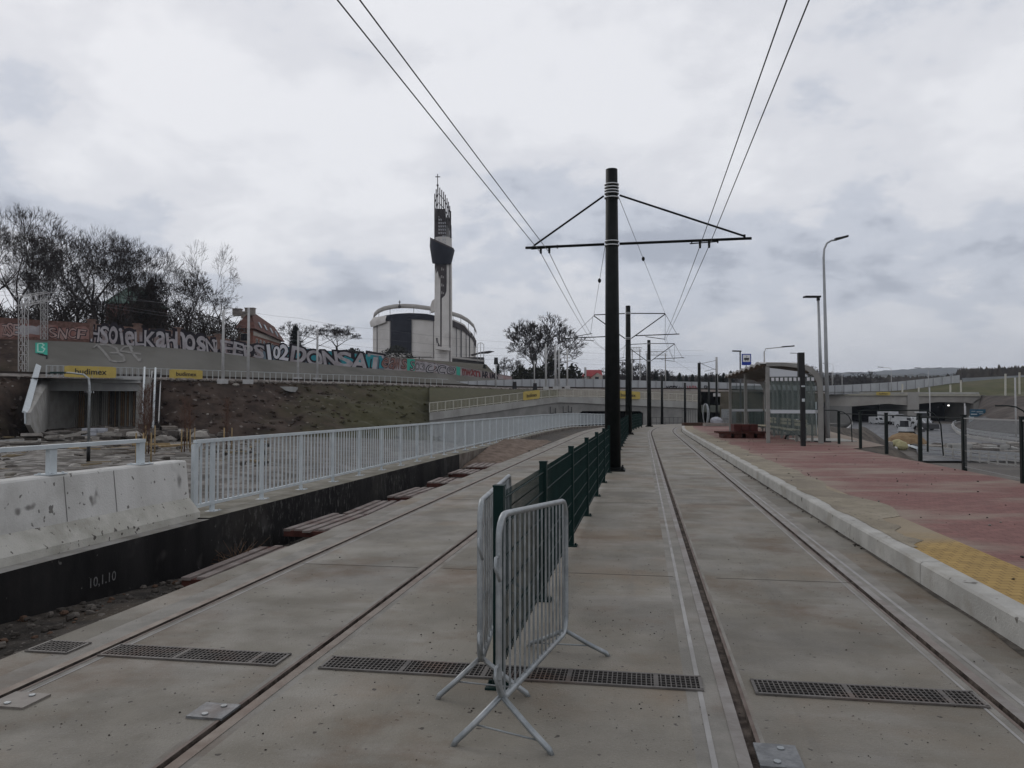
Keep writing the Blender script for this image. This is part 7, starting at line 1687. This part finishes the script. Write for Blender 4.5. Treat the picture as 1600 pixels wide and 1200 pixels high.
# odds and ends at the far platform end
p = gp(1119, 664, PZ); tag(MB().ball(p+Vector((0, 0, .3)), .42, 0, 12, 8, sx=1.1, sy=.9, sz=.8, jit=.12, seed=3).build('white_bag', mat('white_bag', (.42, .43, .46), (.33, .34, .37), 2), org=p), 'white bulk bag at the far end of the platform', 'bulk bag')
p = gp(1127, 666, PZ); tag(MB().box(p+Vector((.3, 0, .12)), (3.2, .5, .22), .05).build('pale_beam', GRL, org=p), 'pale beam lying on the far platform beside the white bag', 'beam')
p = gp(1102, 664, PZ); rt = thing('cable_coil', 'loops of pale cable standing beside the dark pole at the platform end', 'cable coil', p, 0)
for k in range(4): m = MB(); m.tube([(.05*k+.22*math.cos(a)*(.8+.1*k), .1*k, .85+.8*math.sin(a)) for a in [2*math.pi*i/18 for i in range(19)]], .035, 5, cap=False); m.build('loop', GALV, rt)
p = gp(1092, 665, PZ); tag(MB().box(p+Vector((-.2, -.3, .12)), (2.2, .6, .22), .1).build('rusty_beam', mat('rust_dark', (.06, .035, .025)), org=p), 'dark rusty beam at the foot of the pole at the platform end', 'beam')
cf = thing('mesh_fence', 'grey mesh site fence between the far platform end and the shelter', 'fence', at(1130, 662, 62), 0, world=True)
A = at(1128, 666, 62); B = at(1150, 667, 58); m = MB()
for k in range(26): q = A.lerp(B, k/25); m.bar(q, q+Vector((0, 0, 1.35)), .03 if k % 8 else .06, .03, up=(0, 1, 0))
for z in (.1, .7, 1.35): m.bar(A+Vector((0, 0, z)), B+Vector((0, 0, z)), .04, .04)
m.build('mesh', GALV, cf)
# =============== saplings with stakes ===============
SAPB = mat('sapling_bark', (.09, .045, .03), (.12, .065, .045), 4)
def sapling(px, py, ytop, label, stakes=3, full=1., seed=1):
    b = gp(px, py, -1.0); H = at(px, ytop, b.y).z-b.z; rt = thing('sapling', label, 'tree', b, 0, 'staked saplings in the yard'); r = random.Random(seed)
    m = MB(); m.tube([(0, 0, 0), (.02, 0, H*.5), (0, .02, H*.95)], [.035, .025, .008], 5); m.build('trunk', SAPB, rt); m = MB()
    for k in range(int(60*full)):
        z = H*r.uniform(.3, .93); a = r.uniform(0, 6.28); l = H*.16*(1.2-z/H)*r.uniform(.5, 1.3)+.1; d = Vector((math.cos(a)*.55, math.sin(a)*.55, 1)).normalized(); q = Vector((0, 0, z)); m.tube([q, q+d*l, q+d*l*1.6+Vector((r.gauss(0, .1), r.gauss(0, .1), .1))], [.008, .006, .003], 3, cap=False)
        for _ in range(2): e = q+d*l*r.uniform(.5, 1.4); m.tube([e, e+Vector((r.gauss(0, .18), r.gauss(0, .18), r.uniform(.05, .25)))], .0045, 3, cap=False)
    m.build('crown', SAPB, rt)
    for k in range(stakes):
        a = 2*math.pi*k/stakes+.4; m = MB(); m.tube([(.3*math.cos(a), .3*math.sin(a), 0), (.3*math.cos(a), .3*math.sin(a), H*.42)], .035, 6); m.build('stake', STAKE, rt)
sapling(224, 728, 605, 'nearest staked sapling, just right of the underpass jamb', 4, 1.6, 1); sapling(232, 712, 600, 'staked sapling partly behind the nearest one', 3, 1.3, 2)
sapling(288, 708, 620, 'staked sapling in front of the brown slope, left of the white railing start', 3, 1, 3); sapling(296, 700, 625, 'thin staked sapling just behind the third', 3, .9, 4); sapling(354, 702, 622, 'staked sapling seen above the start of the white railing', 3, 1, 5)
# =============== far hills, woods ===============
WOOD = mat('far_woods', (.022, .026, .018), (.05, .052, .035), .012, 1, 0, c3=(.10, .095, .08), sc3=.02)
def ridge(prof, Y, name, dz=-6, thick=260, amp=4, seed=1, sp=9):
    rows = []; r = random.Random(seed)
    for i in range(int((prof[-1][0]-prof[0][0])/1.5)+1):
        px = prof[0][0]+1.5*i; y = pl(prof, px)[0]; t = at(px, y, Y); h = t.z-dz; row = []
        for k in range(12):
            f = k/11; zz_ = dz+h*math.sin(f*math.pi/2)**.8; q = Vector((t.x*(1-(1-f)*thick/Y), Y-thick*(1-f), zz_)); 
            q.z += noise.fractal(Vector((q.x/sp/3, q.y/sp/3, seed)), 1, 2, 3)*amp*min(1, 3*f); row.append(q)
        rows.append(row)
    struct(MB().grid(rows, 0, True).build('hills', WOOD))
ridge([(860, 590), (1000, 589), (1100, 588), (1240, 587), (1300, 585), (1380, 582), (1440, 577), (1490, 576), (1540, 579), (1600, 577), (1800, 574)], 3700, 'hills', amp=9, seed=2, sp=30, thick=1200)
ridge([(860, 594), (1000, 594), (1240, 592), (1330, 589), (1400, 588), (1480, 586), (1540, 582), (1600, 580), (1800, 578)], 1900, 'hills', amp=11, seed=5, sp=24, thick=650)
m = MB(); r = random.Random(7)
for k in range(2600):
    px = r.uniform(1495, 1760); Y = r.uniform(400, 520); yb = pl([(1495, 591), (1600, 586), (1760, 582)], px)[0]; b = at(px, yb, Y); h = r.uniform(1.5, 5.5)*(1.4 if r.random() < .06 else 1); w_ = r.uniform(.6, 2.2)
    m.add([b+Vector((-w_, 0, 0)), b+Vector((w_, r.uniform(-1, 1), 0)), b+Vector((w_*.4, 0, h*.8)), b+Vector((0, 0, h))], [(0, 1, 2, 3)])
struct(m.build('woods', mat('near_woods', (.05, .042, .034), (.10, .085, .068), .05, 1)), 'stuff')
m = MB()
for k in range(3000):
    px = r.uniform(850, 1500); Y = r.uniform(520, 640); b = at(px, 600, Y); b.z = -6; h = 6+at(px, pl([(850, 591), (1240, 591), (1300, 592), (1500, 590)], px)[0], Y).z+r.gauss(0, 1.0); w_ = r.uniform(1, 3)
    m.add([b+Vector((-w_, 0, h-7)), b+Vector((w_, r.uniform(-1, 1), h-7)), b+Vector((w_*.6, 0, h-1)), b+Vector((0, 0, h))], [(0, 1, 2, 3)])
struct(m.build('woods', mat('near_woods', (.025, .024, .018))), 'stuff')
# haze
hm = bpy.data.materials.new('haze_air'); hm.use_nodes = True; t = hm.node_tree; t.nodes.clear(); o = t.nodes.new('ShaderNodeOutputMaterial'); v = t.nodes.new('ShaderNodeVolumePrincipled'); v.inputs['Density'].default_value = .00014; v.inputs['Color'].default_value = (.80, .87, 1.0, 1); v.inputs['Anisotropy'].default_value = .2
t.links.new(v.outputs[0], o.inputs['Volume'])
HZ = MB().box((0, 2080, 118), (7200, 4680, 250)).build('haze', hm); struct(HZ, 'stuff')
